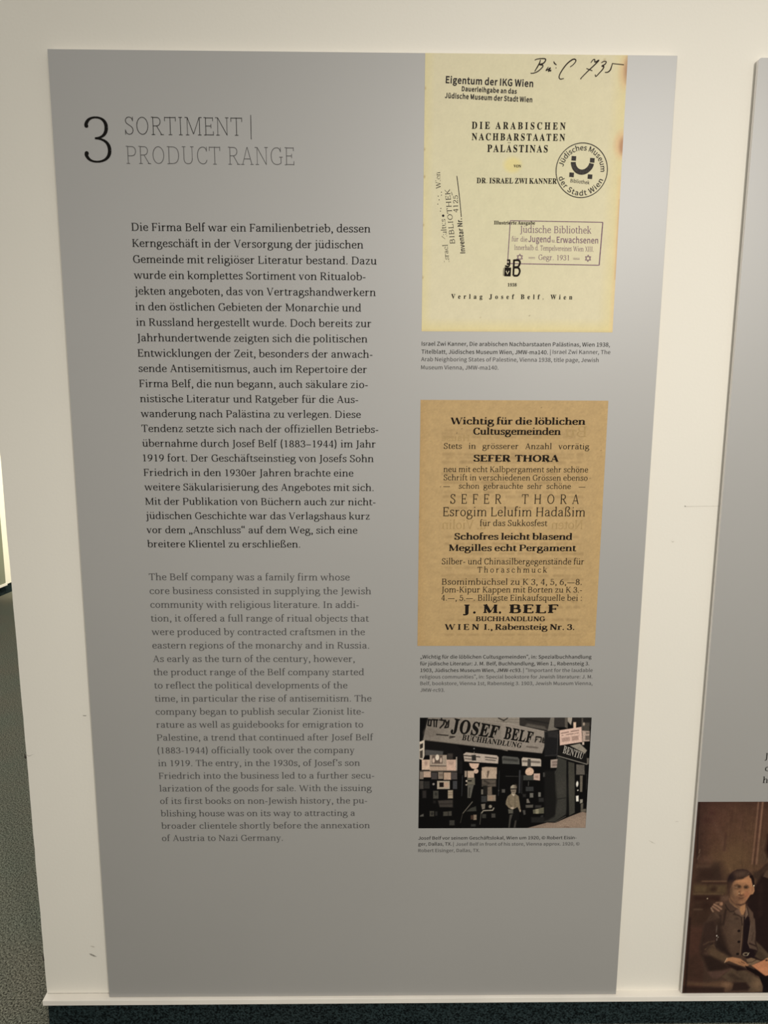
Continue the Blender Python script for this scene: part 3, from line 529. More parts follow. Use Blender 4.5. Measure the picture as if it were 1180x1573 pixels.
O 525 261 -11 228 -9 198 -3 169 7 142 21 117 38 94 58 75 81 58 106 45 134 35 163 29 195 28 228 29 260 35 292 45 321 58 349 75 374 95 397 117 417 143 434 170 448 200 458 232 464 265 466 298 464 328 458 357 448 384 435 409 418 431 399 451 376 467 351 481 323 490 293 496 261 498 228 496 195 490 163 481 134 467 106 450 81 430 58 408 38 383 21 355 7 325 -3 294 -9|265 12 328 36 367 108 379 228 376 293 365 346 348 389 324 419 294 437 260 443 196 419 158 347 145 228 149 163 159 109 177 67 201 37 230 18
P 418 15 0 15 17 45 22 62 32 72 50 75 81 75 379 71 406 62 424 44 434 16 439 16 455 214 455 265 454 306 449 336 440 366 422 390 398 404 367 409 332 404 296 390 266 367 240 334 221 292 209 242 206 182 206 182 81 185 50 194 32 212 22 242 17 242 0|182 230 201 230 244 235 272 253 287 283 292 329 288 375 275 406 252 425 216 431 189 424 182 398
Q 525 378 -116 296 -103 232 -64 187 -1 155 13 127 30 101 50 80 74 61 100 47 129 36 160 30 193 28 228 29 260 35 292 45 321 58 349 75 374 95 397 117 417 143 434 170 448 200 458 232 464 265 466 298 464 328 458 357 448 384 435 409 418 431 399 451 376 467 351 481 323 490 293 496 261 498 228 493 176 479 128 454 86 421 49 379 21 330 0 360 -45 398 -72 445 -81 492 -73 495 -92 455 -105 416 -113|265 12 329 36 367 108 380 228 377 293 366 346 348 389 324 419 294 437 260 443 196 419 158 347 145 228 149 163 160 109 178 67 202 37 231 18
R 473 15 0 15 17 45 22 62 32 72 50 75 81 75 379 71 406 62 424 44 434 16 439 16 455 217 455 278 452 329 442 367 426 395 403 412 372 417 334 406 285 372 248 315 224 432 50 452 26 478 17 480 17 480 0 338 0 201 212 182 212 182 81 185 50 194 32 212 22 242 17 242 0|182 234 203 234 235 236 261 245 280 258 293 278 301 304 304 336 295 389 268 421 224 431 202 429 190 422 182 385
S 390 43 -11 43 158 62 158 75 113 91 77 111 50 136 30 164 19 197 15 231 20 257 36 273 60 279 89 273 117 255 140 225 160 163 191 127 210 99 231 77 253 62 276 53 302 50 332 54 370 67 403 88 429 115 449 148 462 185 466 229 461 282 448 291 446 300 445 313 450 320 466 339 466 339 319 322 319 310 354 293 385 272 410 248 429 222 441 194 445 163 440 140 426 125 406 120 380 124 356 137 336 189 303 253 273 317 233 337 211 350 188 359 133 354 93 339 58 314 29 281 8 254 -2 225 -8 192 -10 158 -8 126 1 98 9 85 12 69 7 61 -11
T 423 92 0 92 17 123 21 142 31 152 50 156 81 156 433 149 433 116 430 88 420 65 403 47 380 35 352 29 318 11 318 11 455 410 455 410 317 394 317 375 382 333 420 269 433 263 433 263 81 267 49 276 30 296 21 328 17 328 0
U 492 248 -13 192 -8 147 6 114 29 91 61 78 103 73 155 73 379 70 406 61 424 43 434 15 439 15 455 240 455 240 439 202 432 185 415 181 379 181 140 183 104 191 74 203 51 232 29 275 22 340 37 379 83 392 159 392 378 389 406 379 423 360 433 328 439 328 455 474 455 474 439 448 432 433 421 425 404 422 378 422 181 418 118 403 69 380 32 346 7 302 -8
V 428 212 -13 44 381 22 420 8 432 -14 439 -14 455 211 455 211 439 166 432 156 423 152 410 161 378 259 143 348 377 355 409 351 423 342 432 299 439 299 455 442 455 442 439 423 436 408 427 382 383 230 -13
W 611 171 -11 32 393 15 427 3 435 -15 439 -15 455 181 455 181 439 150 432 143 423 140 410 148 373 223 153 301 353 286 399 278 418 267 429 229 439 229 455 439 455 439 439 404 432 393 412 399 386 474 166 541 369 549 406 546 421 538 430 503 439 503 455 624 455 624 439 607 433 594 421 575 379 446 -11 428 -11 316 309 190 -11
X 471 11 0 11 17 40 23 66 39 90 66 193 208 78 386 47 425 33 435 16 439 14 439 14 455 244 455 244 439 229 439 200 433 190 415 201 388 265 289 322 373 339 414 328 432 293 439 293 455 458 455 458 439 455 439 427 435 403 423 357 373 281 265 413 57 436 28 461 17 464 17 464 0 238 0 238 17 243 17 278 23 290 41 275 79 210 183 138 81 124 45 137 24 174 17 174 0
Y 426 101 0 101 17 131 22 148 32 157 50 161 81 161 179 46 387 29 414 14 429 1 435 -13 438 -13 455 207 455 207 438 195 438 167 432 156 416 164 392 248 226 333 366 349 408 336 430 298 438 295 438 295 455 439 455 439 438 409 424 383 392 268 203 268 81 271 50 280 32 298 22 328 17 328 0
Z 442 20 0 20 11 276 430 214 430 141 420 115 407 94 386 76 356 61 316 44 316 57 455 406 455 406 443 153 29 239 29 282 32 319 43 349 61 374 87 393 121 407 164 424 164 407 0
0 375 188 -7 150 -3 118 7 91 24 69 48 51 76 39 111 30 150 25 193 23 241 25 289 30 332 39 371 51 405 69 433 91 456 118 473 150 483 189 486 225 483 257 473 283 456 305 433 322 405 336 370 345 331 351 288 353 240 351 193 345 150 336 110 322 76 305 47 283 24 256 7 225 -3|188 37 219 50 237 91 243 131 247 181 248 240 247 300 243 349 237 390 219 429 189 443 157 429 139 390 132 349 128 300 127 240 128 181 132 131 139 91 157 50
1 375 65 0 65 36 120 36 135 38 146 45 154 79 154 416 108 365 87 351 67 346 52 349 40 359 31 375 28 396 74 412 132 447 179 482 254 482 254 79 261 47 271 38 288 36 343 36 343 0
2 375 24 0 24 69 123 171 187 245 218 307 226 371 223 405 212 427 196 441 174 445 145 438 126 416 118 393 114 364 112 329 77 333 50 344 32 365 26 396 30 419 43 441 63 459 92 474 116 481 143 485 174 486 220 483 258 473 288 456 310 434 323 407 328 375 319 329 291 281 238 220 154 138 87 74 244 74 263 77 279 86 292 101 300 120 305 141 345 141 341 0
3 375 163 -7 132 -5 104 -2 81 5 53 18 34 35 23 54 19 74 23 96 36 113 54 123 76 126 82 89 99 62 125 46 158 40 199 49 216 61 230 79 238 105 241 139 234 174 214 202 194 216 168 224 137 227 95 227 95 269 140 269 178 275 204 296 220 327 225 367 221 400 211 424 193 440 169 445 148 441 133 430 116 391 111 341 75 345 47 356 30 374 24 401 34 434 62 461 91 475 128 483 173 486 217 483 255 474 286 458 309 436 323 409 328 377 324 348 315 323 298 301 277 283 253 267 225 256 279 238 305 222 326 201 340 174 345 138 341 101 329 70 312 44 288 25 230 1
4 375 121 0 121 36 140 36 179 44 191 58 195 84 195 125 9 125 9 166 199 480 293 480 293 169 363 169 363 125 293 125 293 84 297 58 309 44 348 36 357 36 357 0|56 169 195 169 195 287 196 351 199 416 189 394 174 366 158 338 146 319
5 375 165 -7 133 -5 106 -1 84 5 58 18 40 35 30 54 27 75 31 95 42 109 59 118 81 121 88 83 111 52 130 43 154 40 195 50 212 63 226 83 234 111 237 148 231 192 213 223 184 241 146 247 103 243 71 235 40 247 62 480 316 480 319 357 281 357 275 380 267 399 244 406 105 406 94 281 126 288 168 291 216 287 258 276 293 256 319 228 335 192 340 148 336 108 324 75 306 48 282 27 226 1
6 375 197 -7 165 -4 136 4 109 18 86 37 67 62 51 93 39 130 33 173 30 222 32 258 35 293 42 325 51 356 63 384 77 409 94 432 114 450 137 466 163 477 191 484 222 486 261 484 291 476 313 464 329 449 338 431 340 412 336 393 322 376 298 364 260 360 256 400 243 434 232 443 216 447 180 435 152 401 139 366 130 322 125 269 161 286 218 294 256 290 288 278 315 258 336 230 348 196 352 155 348 110 334 71 313 38 282 13 244 -2|199 38 222 44 239 64 248 85 253 113 255 148 253 181 247 208 238 228 219 247 193 253 154 243 125 221 128 162 135 116 147 81 170 48
7 375 111 0 289 406 113 406 86 398 74 372 70 338 30 338 33 480 353 480 353 447 168 0
8 375 183 -7 148 -5 118 1 91 11 60 31 38 57 25 88 20 122 27 162 47 193 67 211 91 227 119 242 94 259 74 276 57 296 41 327 36 364 39 395 50 423 70 449 99 469 125 478 156 484 191 486 235 483 271 471 299 453 318 429 330 401 334 369 328 333 310 305 244 260 280 240 309 220 330 199 349 166 355 127 350 88 335 55 310 29 276 9 234 -3|203 283 224 298 239 317 247 340 250 370 243 407 222 436 206 444 187 447 163 442 145 426 134 402 130 372 135 341 149 318|187 32 218 37 241 55 257 82 262 116 256 146 239 170 220 185 195 200 164 216 126 178 115 152 111 120 116 84 132 56 156 38
9 375 152 -7 116 -4 88 4 67 17 53 33 42 69 50 94 75 107 87 80 103 56 126 41 156 36 205 57 237 122 251 230 212 198 186 188 155 185 119 189 87 201 60 220 40 248 28 282 24 324 26 355 32 383 42 409 64 441 95 466 120 477 147 484 177 486 209 484 238 476 264 463 287 444 307 420 323 390 335 353 343 310 345 261 334 157 326 126 315 97 301 72 284 49 264 30 241 14 215 3 185 -4|184 233 206 236 224 245 251 278 248 330 242 372 231 403 209 432 181 441 156 434 137 413 128 391 123 362 121 328 128 275 149 244"""}
_OUT = {}
for _k, _t in OUTLINES.items():
    d = _OUT[_k] = {}
    for _ln in _t.strip().splitlines():
        _ch, _adv, _r = _ln.split(' ', 2)
        d[_ch] = (float(_adv), [np.array([float(q) for q in pl.split()]).reshape(-1, 2) for pl in _r.split('|') if pl.strip()])
for _c, _b, _s in (('ä', 'a', .5), ('ö', 'o', .5), ('ü', 'u', .5), ('Ä', 'A', .5)):
    _a, _p = _OUT['bold'][_b]
    _y = 600 if _b == 'A' else 430
    _sq = lambda x: np.array([(x + 38 * math.cos(i * math.pi / 4), _y + 38 * math.sin(i * math.pi / 4)) for i in range(8)])
    _OUT['bold'][_c] = (_a, _p + [_sq(_a * .5 - 68), _sq(_a * .5 + 68)])
_OUT['bold']['.'] = (170, [np.array([(85 + 42 * math.cos(i * math.pi / 4), 40 + 42 * math.sin(i * math.pi / 4)) for i in range(8)])])
_OUT['bold'][','] = (170, [np.array([(45, 40), (75, 0), (50, -60), (90, -70), (125, 10), (115, 75), (60, 80)])])

CAP = {'sans': 257.0, 'bold': 455.0}
_cache = {}
def glyph(ch, style):
    key = (ch, style)
    if key in _cache:
        return _cache[key]
    fam, _, opt = style.partition('+')
    if fam in STYLES:
        adv, vs, fs = pen_glyph(ch, STYLES[fam])
        v = np.array(vs) / 670.0 if vs else np.zeros((0, 2))
        r = (adv / 670.0, v, fs)
    else:
        adv, polys = _OUT[fam][ch]
        off = float(opt) if opt else 0.0
        vs, fs, loops = [], [], []
        for P in polys:
            if off:
                keep = [0]
                for i in range(1, len(P)):
                    if np.hypot(*(P[i] - P[keep[-1]])) > 7 and (i < len(P) - 1 or np.hypot(*(P[i] - P[0])) > 7):
                        keep.append(i)
                if len(keep) >= 4:
                    P = P[keep]
                a, b = np.roll(P, 1, 0), np.roll(P, -1, 0)
                e1 = P - a
                e2 = b - P
                n1 = np.stack([e1[:, 1], -e1[:, 0]], 1) / (np.linalg.norm(e1, axis=1)[:, None] + 1e-9)
                n2 = np.stack([e2[:, 1], -e2[:, 0]], 1) / (np.linalg.norm(e2, axis=1)[:, None] + 1e-9)
                nn = n1 + n2
                k = np.maximum(0.5, (nn * nn).sum(1) / 2)[:, None]
                P = P + SIGN[fam] * nn / k * off
            loops.append(P)
        # each outer contour with the holes that lie in it
        def area(P):
            return (P[:, 0] * np.roll(P[:, 1], -1) - np.roll(P[:, 0], -1) * P[:, 1]).sum()
        def inside(h, P):
            return (area(h) * area(P) < 0 and abs(area(h)) < abs(area(P))
                    and (h.mean(0) > P.min(0)).all() and (h.mean(0) < P.max(0)).all())
        main = area(max(loops, key=lambda P: abs(area(P))))
        holes = [area(h) * main < 0 and any(inside(h, P) for P in loops) for h in loops]
        outer = [P for P, h in zip(loops, holes) if not h]
        holes = [P for P, h in zip(loops, holes) if h]
        vs, tris, base = [], [], 0
        for P in outer:
            g = [P] + [h for h in holes if inside(h, P)]
            tris += [tuple(i + base for i in t) for t in tessellate_polygon([[Vector((p[0], p[1], 0)) for p in q] for q in g])]
            vs += g
            base += sum(len(q) for q in g)
        v = np.concatenate(vs) / CAP[fam]
        r = ((adv + 2 * off) / CAP[fam], v, tris)
    _cache[key] = r
    return r
SIGN = {}
for _k in _OUT:   # which way the outlines turn, from the full stop / a plain stem
    P = _OUT[_k]['I'][1][0]
    ar = (P[:, 0] * np.roll(P[:, 1], -1) - np.roll(P[:, 0], -1) * P[:, 1]).sum()
    SIGN[_k] = 1.0 if ar > 0 else -1.0

def layout(text, style, width=None, stretch=(0.9, 1.1)):
    """-> verts (cap height 1, starts at x=0), faces; width in cap heights"""
    x, items, track = 0.0, [], 0
    space = 0.36 if style.partition('+')[0] in STYLES else 0.30
    for ch in text:
        if ch == ' ':
            x += space
            track += 1
            continue
        a, v, f = glyph(ch, style)
        items.append((x, track, v, f))
        x += a
        track += 1
    lo = items[0][0] + items[0][2][:, 0].min()
    hi = items[-1][0] + items[-1][2][:, 0].max()
    last = items[-1][1]
    xs, tr = 1.0, 0.0
    if width is not None:
        xs = min(max(width / (hi - lo), stretch[0]), stretch[1])
        if last:
            tr = (width - (hi - lo) * xs) / last
    V, F, b = [], [], 0
    for x0, k, v, f in items:
        q = v.copy()
        q[:, 0] = (q[:, 0] + x0 - lo) * xs + k * tr
        V.append(q)
        F += [tuple(i + b for i in t) for t in f]
        b += len(q)
    return np.concatenate(V), F, (hi - lo) * xs + last * tr

class Ink:
    """collects lettering and drawn marks of one printed block (millimetres on the panel)"""
    def __init__(self):
        self.v, self.f, self.m, self.n = [], [], [], 0
    def add(self, v, f, m=0):
        self.v.append(np.asarray(v, float))
        self.f += [tuple(i + self.n for i in t) for t in f]
        self.m += [m] * len(f)
        self.n += len(v)
    def line(self, text, style, x0, x1, z, cap, m=0, stretch=(0.9, 1.1), mirror=False):
        v, f, w = layout(text, style, (x1 - x0) / cap if x1 is not None else None, stretch)
        if mirror:
            v[:, 0] = w - v[:, 0]
        self.add(v * cap + (x0, z), f, m)
        return x0 + w * cap
    def quad(self, text, style, bl, br, tl, tr, m=0):
        v, f, w = layout(text, style)
        u = (v[:, 0] / w)[:, None]
        t = v[:, 1][:, None]
        bl, br, tl, tr = (np.array(q, float) for q in (bl, br, tl, tr))
        self.add((bl * (1 - u) + br * u) * (1 - t) + (tl * (1 - u) + tr * u) * t, f, m)
    def arc(self, text, style, cx, cz, r, a0, a1, cap, inward=False, m=0):
        """lettering along a circle, from angle a0 to a1 in degrees"""
        span = math.radians(abs(a1 - a0)) * r
        v, f, w = layout(text, style, span / cap, (0.8, 1.2))
        t = v[:, 0] / w
        a = np.radians(a0 + (a1 - a0) * t)
        rr = r + v[:, 1] * cap * (-1 if inward else 1)
        self.add(np.stack([cx + rr * np.cos(a), cz + rr * np.sin(a)], 1), f, m)
    def stroke(self, pts, w, m=0, smooth=True, taper=None):
        P = np.array(pts, float)
        if smooth and len(P) > 2:
            Q = []
            n = len(P)
            for i in range(n - 1):
                p0, p1, p2, p3 = P[max(i - 1, 0)], P[i], P[i + 1], P[min(i + 2, n - 1)]
                for t in np.linspace(0, 1, 7)[:-1]:
                    Q.append(0.5 * (2 * p1 + (p2 - p0) * t + (2 * p0 - 5 * p1 + 4 * p2 - p3) * t * t + (3 * p1 - p0 - 3 * p2 + p3) * t ** 3))
            P = np.array(Q + [P[-1]])
        T = np.gradient(P, axis=0)
        T /= np.linalg.norm(T, axis=1)[:, None] + 1e-9
        N = np.stack([-T[:, 1], T[:, 0]], 1)
        ww = np.full(len(P), w / 2.0)
        if taper:
            ww *= np.interp(np.linspace(0, 1, len(P)), [0, .5, 1], taper)
        V = np.concatenate([P + N * ww[:, None], P - N * ww[:, None]])
        n = len(P)
        self.add(V, [(n + i, n + i + 1, i + 1, i) for i in range(n - 1)], m)
    def poly(self, pts, m=0):
        self.add(pts, [tuple(range(len(pts)))], m)
    def build(self, name, mats, parent, y, origin):
        v = np.concatenate(self.v)
        co = [[(x - origin[0]) / 1000.0, y, (z - origin[1]) / 1000.0] for x, z in v]
        for i, f in enumerate(self.f):      # crossing pen strokes lie a hair above one another
            if len(f) > 3:
                for j in f:
                    co[j][1] = y - (i % 15) * 2e-6
        o = link_mesh(name, co, self.f, mats, parent, self.m)
        return o

# ------------------------------------------------------------------ printed pictures
class Print:
    """a printed picture: a fine sheet of coloured dots, drawn shape by shape (mm, sRGB)"""
    def __init__(self, xs, zs, base, seed=1):
        self.xs, self.zs = np.asarray(xs, float), np.asarray(zs, float)
        self.X, self.Z = np.meshgrid(self.xs, self.zs)
        self.C = np.empty(self.X.shape + (3,))
        self.C[:] = base
        self.rng = np.random.RandomState(seed)
    def _win(self, x0, x1, z0, z1, pad):
        i0, i1 = np.searchsorted(self.xs, [x0 - pad, x1 + pad])
        j0, j1 = np.searchsorted(self.zs, [z0 - pad, z1 + pad])
        return slice(j0, j1), slice(i0, i1)
    def _blend(self, w, m, color, alpha):
        m = (m * alpha)[..., None]
        self.C[w] = self.C[w] * (1 - m) + np.array(color, float) * m
    def _seg(self, X, Z, a, b):
        d = b - a
        l = (d * d).sum() + 1e-12
        t = np.clip(((X - a[0]) * d[0] + (Z - a[1]) * d[1]) / l, 0, 1)
        return np.hypot(X - a[0] - t * d[0], Z - a[1] - t * d[1])
    def p(self, color, soft, alpha, pts):
        P = np.array(pts, float).reshape(-1, 2)
        w = self._win(P[:, 0].min(), P[:, 0].max(), P[:, 1].min(), P[:, 1].max(), soft)
        X, Z = self.X[w], self.Z[w]
        if not X.size:
            return
        D = np.full(X.shape, 1e9)
        ins = np.zeros(X.shape, bool)
        for i in range(len(P)):
            a, b = P[i - 1], P[i]
            D = np.minimum(D, self._seg(X, Z, a, b))
            c = (a[1] > Z) != (b[1] > Z)
            with np.errstate(divide='ignore', invalid='ignore'):
                xi = (b[0] - a[0]) * (Z - a[1]) / (b[1] - a[1]) + a[0]
            ins ^= c & (X < xi)
        D = np.where(ins, -D, D)
        self._blend(w, np.clip(0.5 - D / max(soft, 1e-3), 0, 1), color, alpha)
    def l(self, color, width, soft, alpha, pts):
        P = np.array(pts, float).reshape(-1, 2)
        w = self._win(P[:, 0].min(), P[:, 0].max(), P[:, 1].min(), P[:, 1].max(), width + soft)
        X, Z = self.X[w], self.Z[w]
        if not X.size:
            return
        D = np.full(X.shape, 1e9)
        for i in range(len(P) - 1):
            D = np.minimum(D, self._seg(X, Z, P[i], P[i + 1]))
        self._blend(w, np.clip(0.5 - (D - width / 2) / max(soft, 1e-3), 0, 1), color, alpha)
    def e(self, color, soft, alpha, cx, cz, rx, rz):
        w = self._win(cx - rx, cx + rx, cz - rz, cz + rz, soft)
        X, Z = self.X[w], self.Z[w]
        if not X.size:
            return
        D = (np.hypot((X - cx) / rx, (Z - cz) / rz) - 1) * min(rx, rz)
        self._blend(w, np.clip(0.5 - D / max(soft, 1e-3), 0, 1), color, alpha)
    def grain(self, amount, cell):
        nz, nx = int(np.ptp(self.zs) / cell) + 3, int(np.ptp(self.xs) / cell) + 3
        g = self.rng.standard_normal((nz, nx))
        u = (self.xs - self.xs[0]) / cell
        v = (self.zs - self.zs[0]) / cell
        i, j = u.astype(int), v.astype(int)
        fu, fv = (u - i)[None, :], (v - j)[:, None]
        J, I = np.ix_(j, i)
        s = g[J, I] * (1 - fu) * (1 - fv) + g[J, I + 1] * fu * (1 - fv) + g[J + 1, I] * (1 - fu) * fv + g[J + 1, I + 1] * fu * fv
        self.C *= (1 + amount * s)[..., None]
    def build(self, name, material, parent, y, origin, gain=1.0):
        nx, nz = len(self.xs), len(self.zs)
        co = np.stack([(self.X - origin[0]) / 1000.0, np.full(self.X.shape, y), (self.Z - origin[1]) / 1000.0], -1).reshape(-1, 3)
        a = (np.arange(nz - 1)[:, None] * nx + np.arange(nx - 1)[None, :]).ravel()
        quads = np.stack([a, a + 1, a + nx + 1, a + nx], 1)
        me = bpy.data.meshes.new(name)
        me.vertices.add(len(co))
        me.vertices.foreach_set('co', co.ravel().astype(np.float32))
        me.loops.add(quads.size)
        me.loops.foreach_set('vertex_index', quads.ravel().astype(np.int32))
        me.polygons.add(len(quads))
        me.polygons.foreach_set('loop_start', (np.arange(len(quads)) * 4).astype(np.int32))
        me.materials.append(material)
        at = me.attributes.new('print_color', 'FLOAT_COLOR', 'POINT')
        rgba = np.ones((len(co), 4), np.float32)
        rgba[:, :3] = np.clip(lin(np.clip(self.C, 0, 255).reshape(-1, 3)) * gain, 0, 0.9)
        at.data.foreach_set('color', rgba.ravel())
        me.update()
        me.validate()
        o = bpy.data.objects.new(name, me)
        COL.objects.link(o)
        o.parent = parent
        return o
    def draw(self, ops):
        for op in ops:
            getattr(self, op[0])(*op[1:])

# ------------------------------------------------------------------ printed matter (mm)
GERMAN = [
    ('Die Firma Belf war ein Familienbetrieb, dessen', 612.4),
    ('Kerngeschäft in der Versorgung der jüdischen', 598.2),
    ('Gemeinde mit religiöser Literatur bestand. Dazu', 625.0),
    ('wurde ein komplettes Sortiment von Ritualob-', 602.9),
    ('jekten angeboten, das von Vertragshandwerkern', 623.3),
    ('in den östlichen Gebieten der Monarchie und', 594.1),
    ('in Russland hergestellt wurde. Doch bereits zur', 614.7),
    ('Jahrhundertwende zeigten sich die politischen', 606.7),
    ('Entwicklungen der Zeit, besonders der anwach-', 617.1),
    ('sende Antisemitismus, auch im Repertoire der', 605.9),
    ('Firma Belf, die nun begann, auch säkulare zio-', 607.7),
    ('nistische Literatur und Ratgeber für die Aus-', 587.9),
    ('wanderung nach Palästina zu verlegen. Diese', 593.5),
    ('Tendenz setzte sich nach der offiziellen Betriebs-', 629.4),
    ('übernahme durch Josef Belf (1883–1944) im Jahr', 624.2),
    ('1919 fort. Der Geschäftseinstieg von Josefs Sohn', 620.0),
    ('Friedrich in den 1930er Jahren brachte eine', 577.9),
    ('weitere Säkularisierung des Angebotes mit sich.', 620.1),
    ('Mit der Publikation von Büchern auch zur nicht-', 624.2),
    ('jüdischen Geschichte war das Verlagshaus kurz', 612.1),
    ('vor dem „Anschluss“ auf dem Weg, sich eine', 586.1),
    ('breitere Klientel zu erschließen.', 464.8),
]
ENGLISH = [
    ('The Belf company was a family firm whose', 569.6),
    ('core business consisted in supplying the Jewish', 615.4),
    ('community with religious literature. In addi-', 588.9),
    ('tion, it offered a full range of ritual objects that', 611.2),
    ('were produced by contracted craftsmen in the', 602.2),
    ('eastern regions of the monarchy and in Russia.', 611.3),
    ('As early as the turn of the century, however,', 580.1),
    ('the product range of the Belf company started', 600.3),
    ('to reflect the political developments of the', 564.0),
    ('time, in particular the rise of antisemitism. The', 616.8),
    ('company began to publish secular Zionist lite-', 600.3),
    ('rature as well as guidebooks for emigration to', 598.4),
    ('Palestine, a trend that continued after Josef Belf', 621.0),
    ('(1883-1944) officially took over the company', 579.2),
    ('in 1919. The entry, in the 1930s, of Josef’s son', 591.0),
    ('Friedrich into the business led to a further secu-', 623.1),
    ('larization of the goods for sale. With the issuing', 617.8),
    ('of its first books on non-Jewish history, the pu-', 607.4),
    ('blishing house was on its way to attracting a', 579.9),
    ('broader clientele shortly before the annexation', 613.4),
    ('of Austria to Nazi Germany.', 415.9),
]
CAPTION_1 = [('Israel Zwi Kanner, Die arabischen Nachbarstaaten Palästinas, Wien 1938,', 0, 716.9, 1100.4, 1506.95),
    ('Titelblatt, Jüdisches Museum Wien, JMW-ma140.', 0, 716.8, 974.7, 1491.05),
    ('|', 1, 979.2, 981.4, 1491.8),
    ('Israel Zwi Kanner, The', 1, 984.4, 1102.1, 1492.1),
    ('Arab Neighboring States of Palestine, Vienna 1938, title page, Jewish', 1, 716.2, 1079.0, 1476.05),
    ('Museum Vienna, JMW-ma140.', 1, 716.4, 874.6, 1459.8)]
CAPTION_2 = [('„Wichtig für die löblichen Cultusgemeinden“, in: Spezialbuchhandlung', 0, 722.9, 1097.7, 839.7),
    ('für jüdische Literatur: J. M. Belf, Buchhandlung, Wien 1., Rabensteig 3.', 0, 722.7, 1093.5, 824.25),
    ('1903, Jüdisches Museum Wien, JMW-rc93.', 0, 723.7, 945.5, 808.8),
    ('|', 1, 949.0, 951.0, 808.8),
    ('“Important for the laudable', 1, 954.5, 1101.7, 808.8),
    ('religious communities”, in: Special bookstore for Jewish literature: J. M.', 1, 723.1, 1102.1, 793.7),
    ('Belf, bookstore, Vienna 1st, Rabensteig 3. 1903, Jewish Museum Vienna,', 1, 723.7, 1102.9, 778.5),
    ('JMW-rc93.', 1, 723.9, 777.5, 763.0)]
CAPTION_3 = [('Josef Belf vor seinem Geschäftslokal, Wien um 1920, © Robert Eisin-', 0, 724.1, 1085.6, 406.0),
    ('ger, Dallas, TX.', 0, 724.3, 800.7, 391.15),
    ('|', 1, 804.1, 806.4, 391.0),
    ('Josef Belf in front of his store, Vienna approx. 1920, ©', 1, 809.8, 1093.6, 390.5),
    ('Robert Eisinger, Dallas, TX.', 1, 724.5, 865.1, 374.8)]
TITLE_LINES = [
    ('DIE ARABISCHEN', 'bold+5', 808.5, 990.7, 1918.4, 12.5, (0.8, 0.82)),
    ('NACHBARSTAATEN', 'bold+5', 809.0, 990.6, 1897.9, 12.5, (0.8, 0.82)),
    ('PALÄSTINAS', 'bold+5', 839.7, 957.8, 1876.6, 13.0, (0.8, 0.82)),
    ('VON', 'bold+5', 892.2, 906.8, 1848.55, 5.0, (0.88, 1.02)),
    ('DR. ISRAEL ZWI KANNER', 'bold+5', 820.6, 978.1, 1819.0, 9.8, (0.82, 0.84)),
    ('Illustrierte Ausgabe', 'bold+5', 856.9, 938.5, 1742.4, 6.5, (0.88, 1.02)),
    ('1938', 'bold+5', 887.8, 906.1, 1624.05, 6.0, (0.88, 1.02)),
    ('Verlag Josef Belf, Wien', 'bold+5', 775.0, 1019.1, 1599.65, 8.8, (0.88, 0.92)),
]
OWNER_STAMP = [
    ('Eigentum der IKG Wien', 'sans+10', (756.4, 1999.9), (924.8, 1994.4), (756.8, 2011.8), (924.9, 2006.3)),
    ('Dauerleihgabe an das', 'sans+12', (787.5, 1986.0), (893.6, 1982.1), (787.8, 1994.1), (893.8, 1990.2)),
    ('Jüdische Museum der Stadt Wien', 'sans+11', (755.2, 1973.4), (924.1, 1967.1), (755.5, 1982.1), (924.2, 1975.9)),
]
LIBRARY_STAMP = [
    ('Jüdische Bibliothek', 'stamp', (909.1, 1727.0), (1051.1, 1726.3), (908.8, 1740.1), (1050.6, 1739.4)),
    ('für die', 'stamp', (893.3, 1710.7), (924.2, 1709.8), (893.4, 1719.6), (924.2, 1718.8)),
    ('Jugend', 'sans+4', (926.4, 1709.8), (970.3, 1709.1), (926.2, 1721.2), (970.1, 1720.5)),
    ('u.', 'stamp', (972.8, 1709.1), (980.8, 1708.8), (972.9, 1716.0), (980.9, 1715.8)),
    ('Erwachsenen', 'sans+4', (983.0, 1708.5), (1065.6, 1707.7), (982.7, 1719.9), (1065.2, 1719.1)),
    ('Innerhalb d. Tempelvereines Wien XIII.', 'stamp', (899.0, 1694.4), (1057.3, 1692.0), (898.9, 1703.8), (1057.0, 1701.4)),
    ('Gegr. 1931', 'stamp', (948.0, 1675.6), (1008.9, 1675.0), (947.8, 1685.7), (1008.7, 1685.1)),
]
LIBRARY_FRAME = [(889.1, 1749.5), (1072.8, 1747.8), (1070.0, 1666.0), (886.4, 1668.2)]
LIBRARY_STARS = [(910.4, 1680.2), (1047.0, 1679.1)]
LIBRARY_DASHES = [[(927.8, 1680.4), (940.9, 1680.1)], [(927.9, 1678.3), (941.0, 1678.0)], [(1017.1, 1679.2), (1030.3, 1679.0)], [(1017.2, 1677.1), (1030.4, 1676.9)]]
ROUND = dict(c=(1026.1, 1844.1), r=50.4)
ROUND_SQUARES = [[(1013.8, 1861.7), (1004.9, 1862.3), (1005.2, 1870.6), (1014.1, 1870.0)], [(1050.2, 1858.5), (1041.3, 1859.1), (1041.6, 1867.4), (1050.4, 1866.8)], [(1010.9, 1831.4), (1002.0, 1832.0), (1002.3, 1840.3), (1011.2, 1839.7)], [(1047.2, 1828.3), (1038.3, 1828.9), (1038.6, 1837.2), (1047.5, 1836.6)]]
ROUND_U = [(1009.0, 1859.4), (1009.3, 1855.4), (1011.8, 1849.3), (1016.9, 1843.8), (1023.0, 1841.3), (1027.9, 1841.0), (1034.3, 1842.9), (1040.1, 1847.5), (1043.6, 1852.6), (1044.7, 1857.0)]
ROUND_WORD = [(1004.8, 1821.9), (1042.3, 1818.4), (1005.2, 1828.4), (1042.8, 1824.9)]
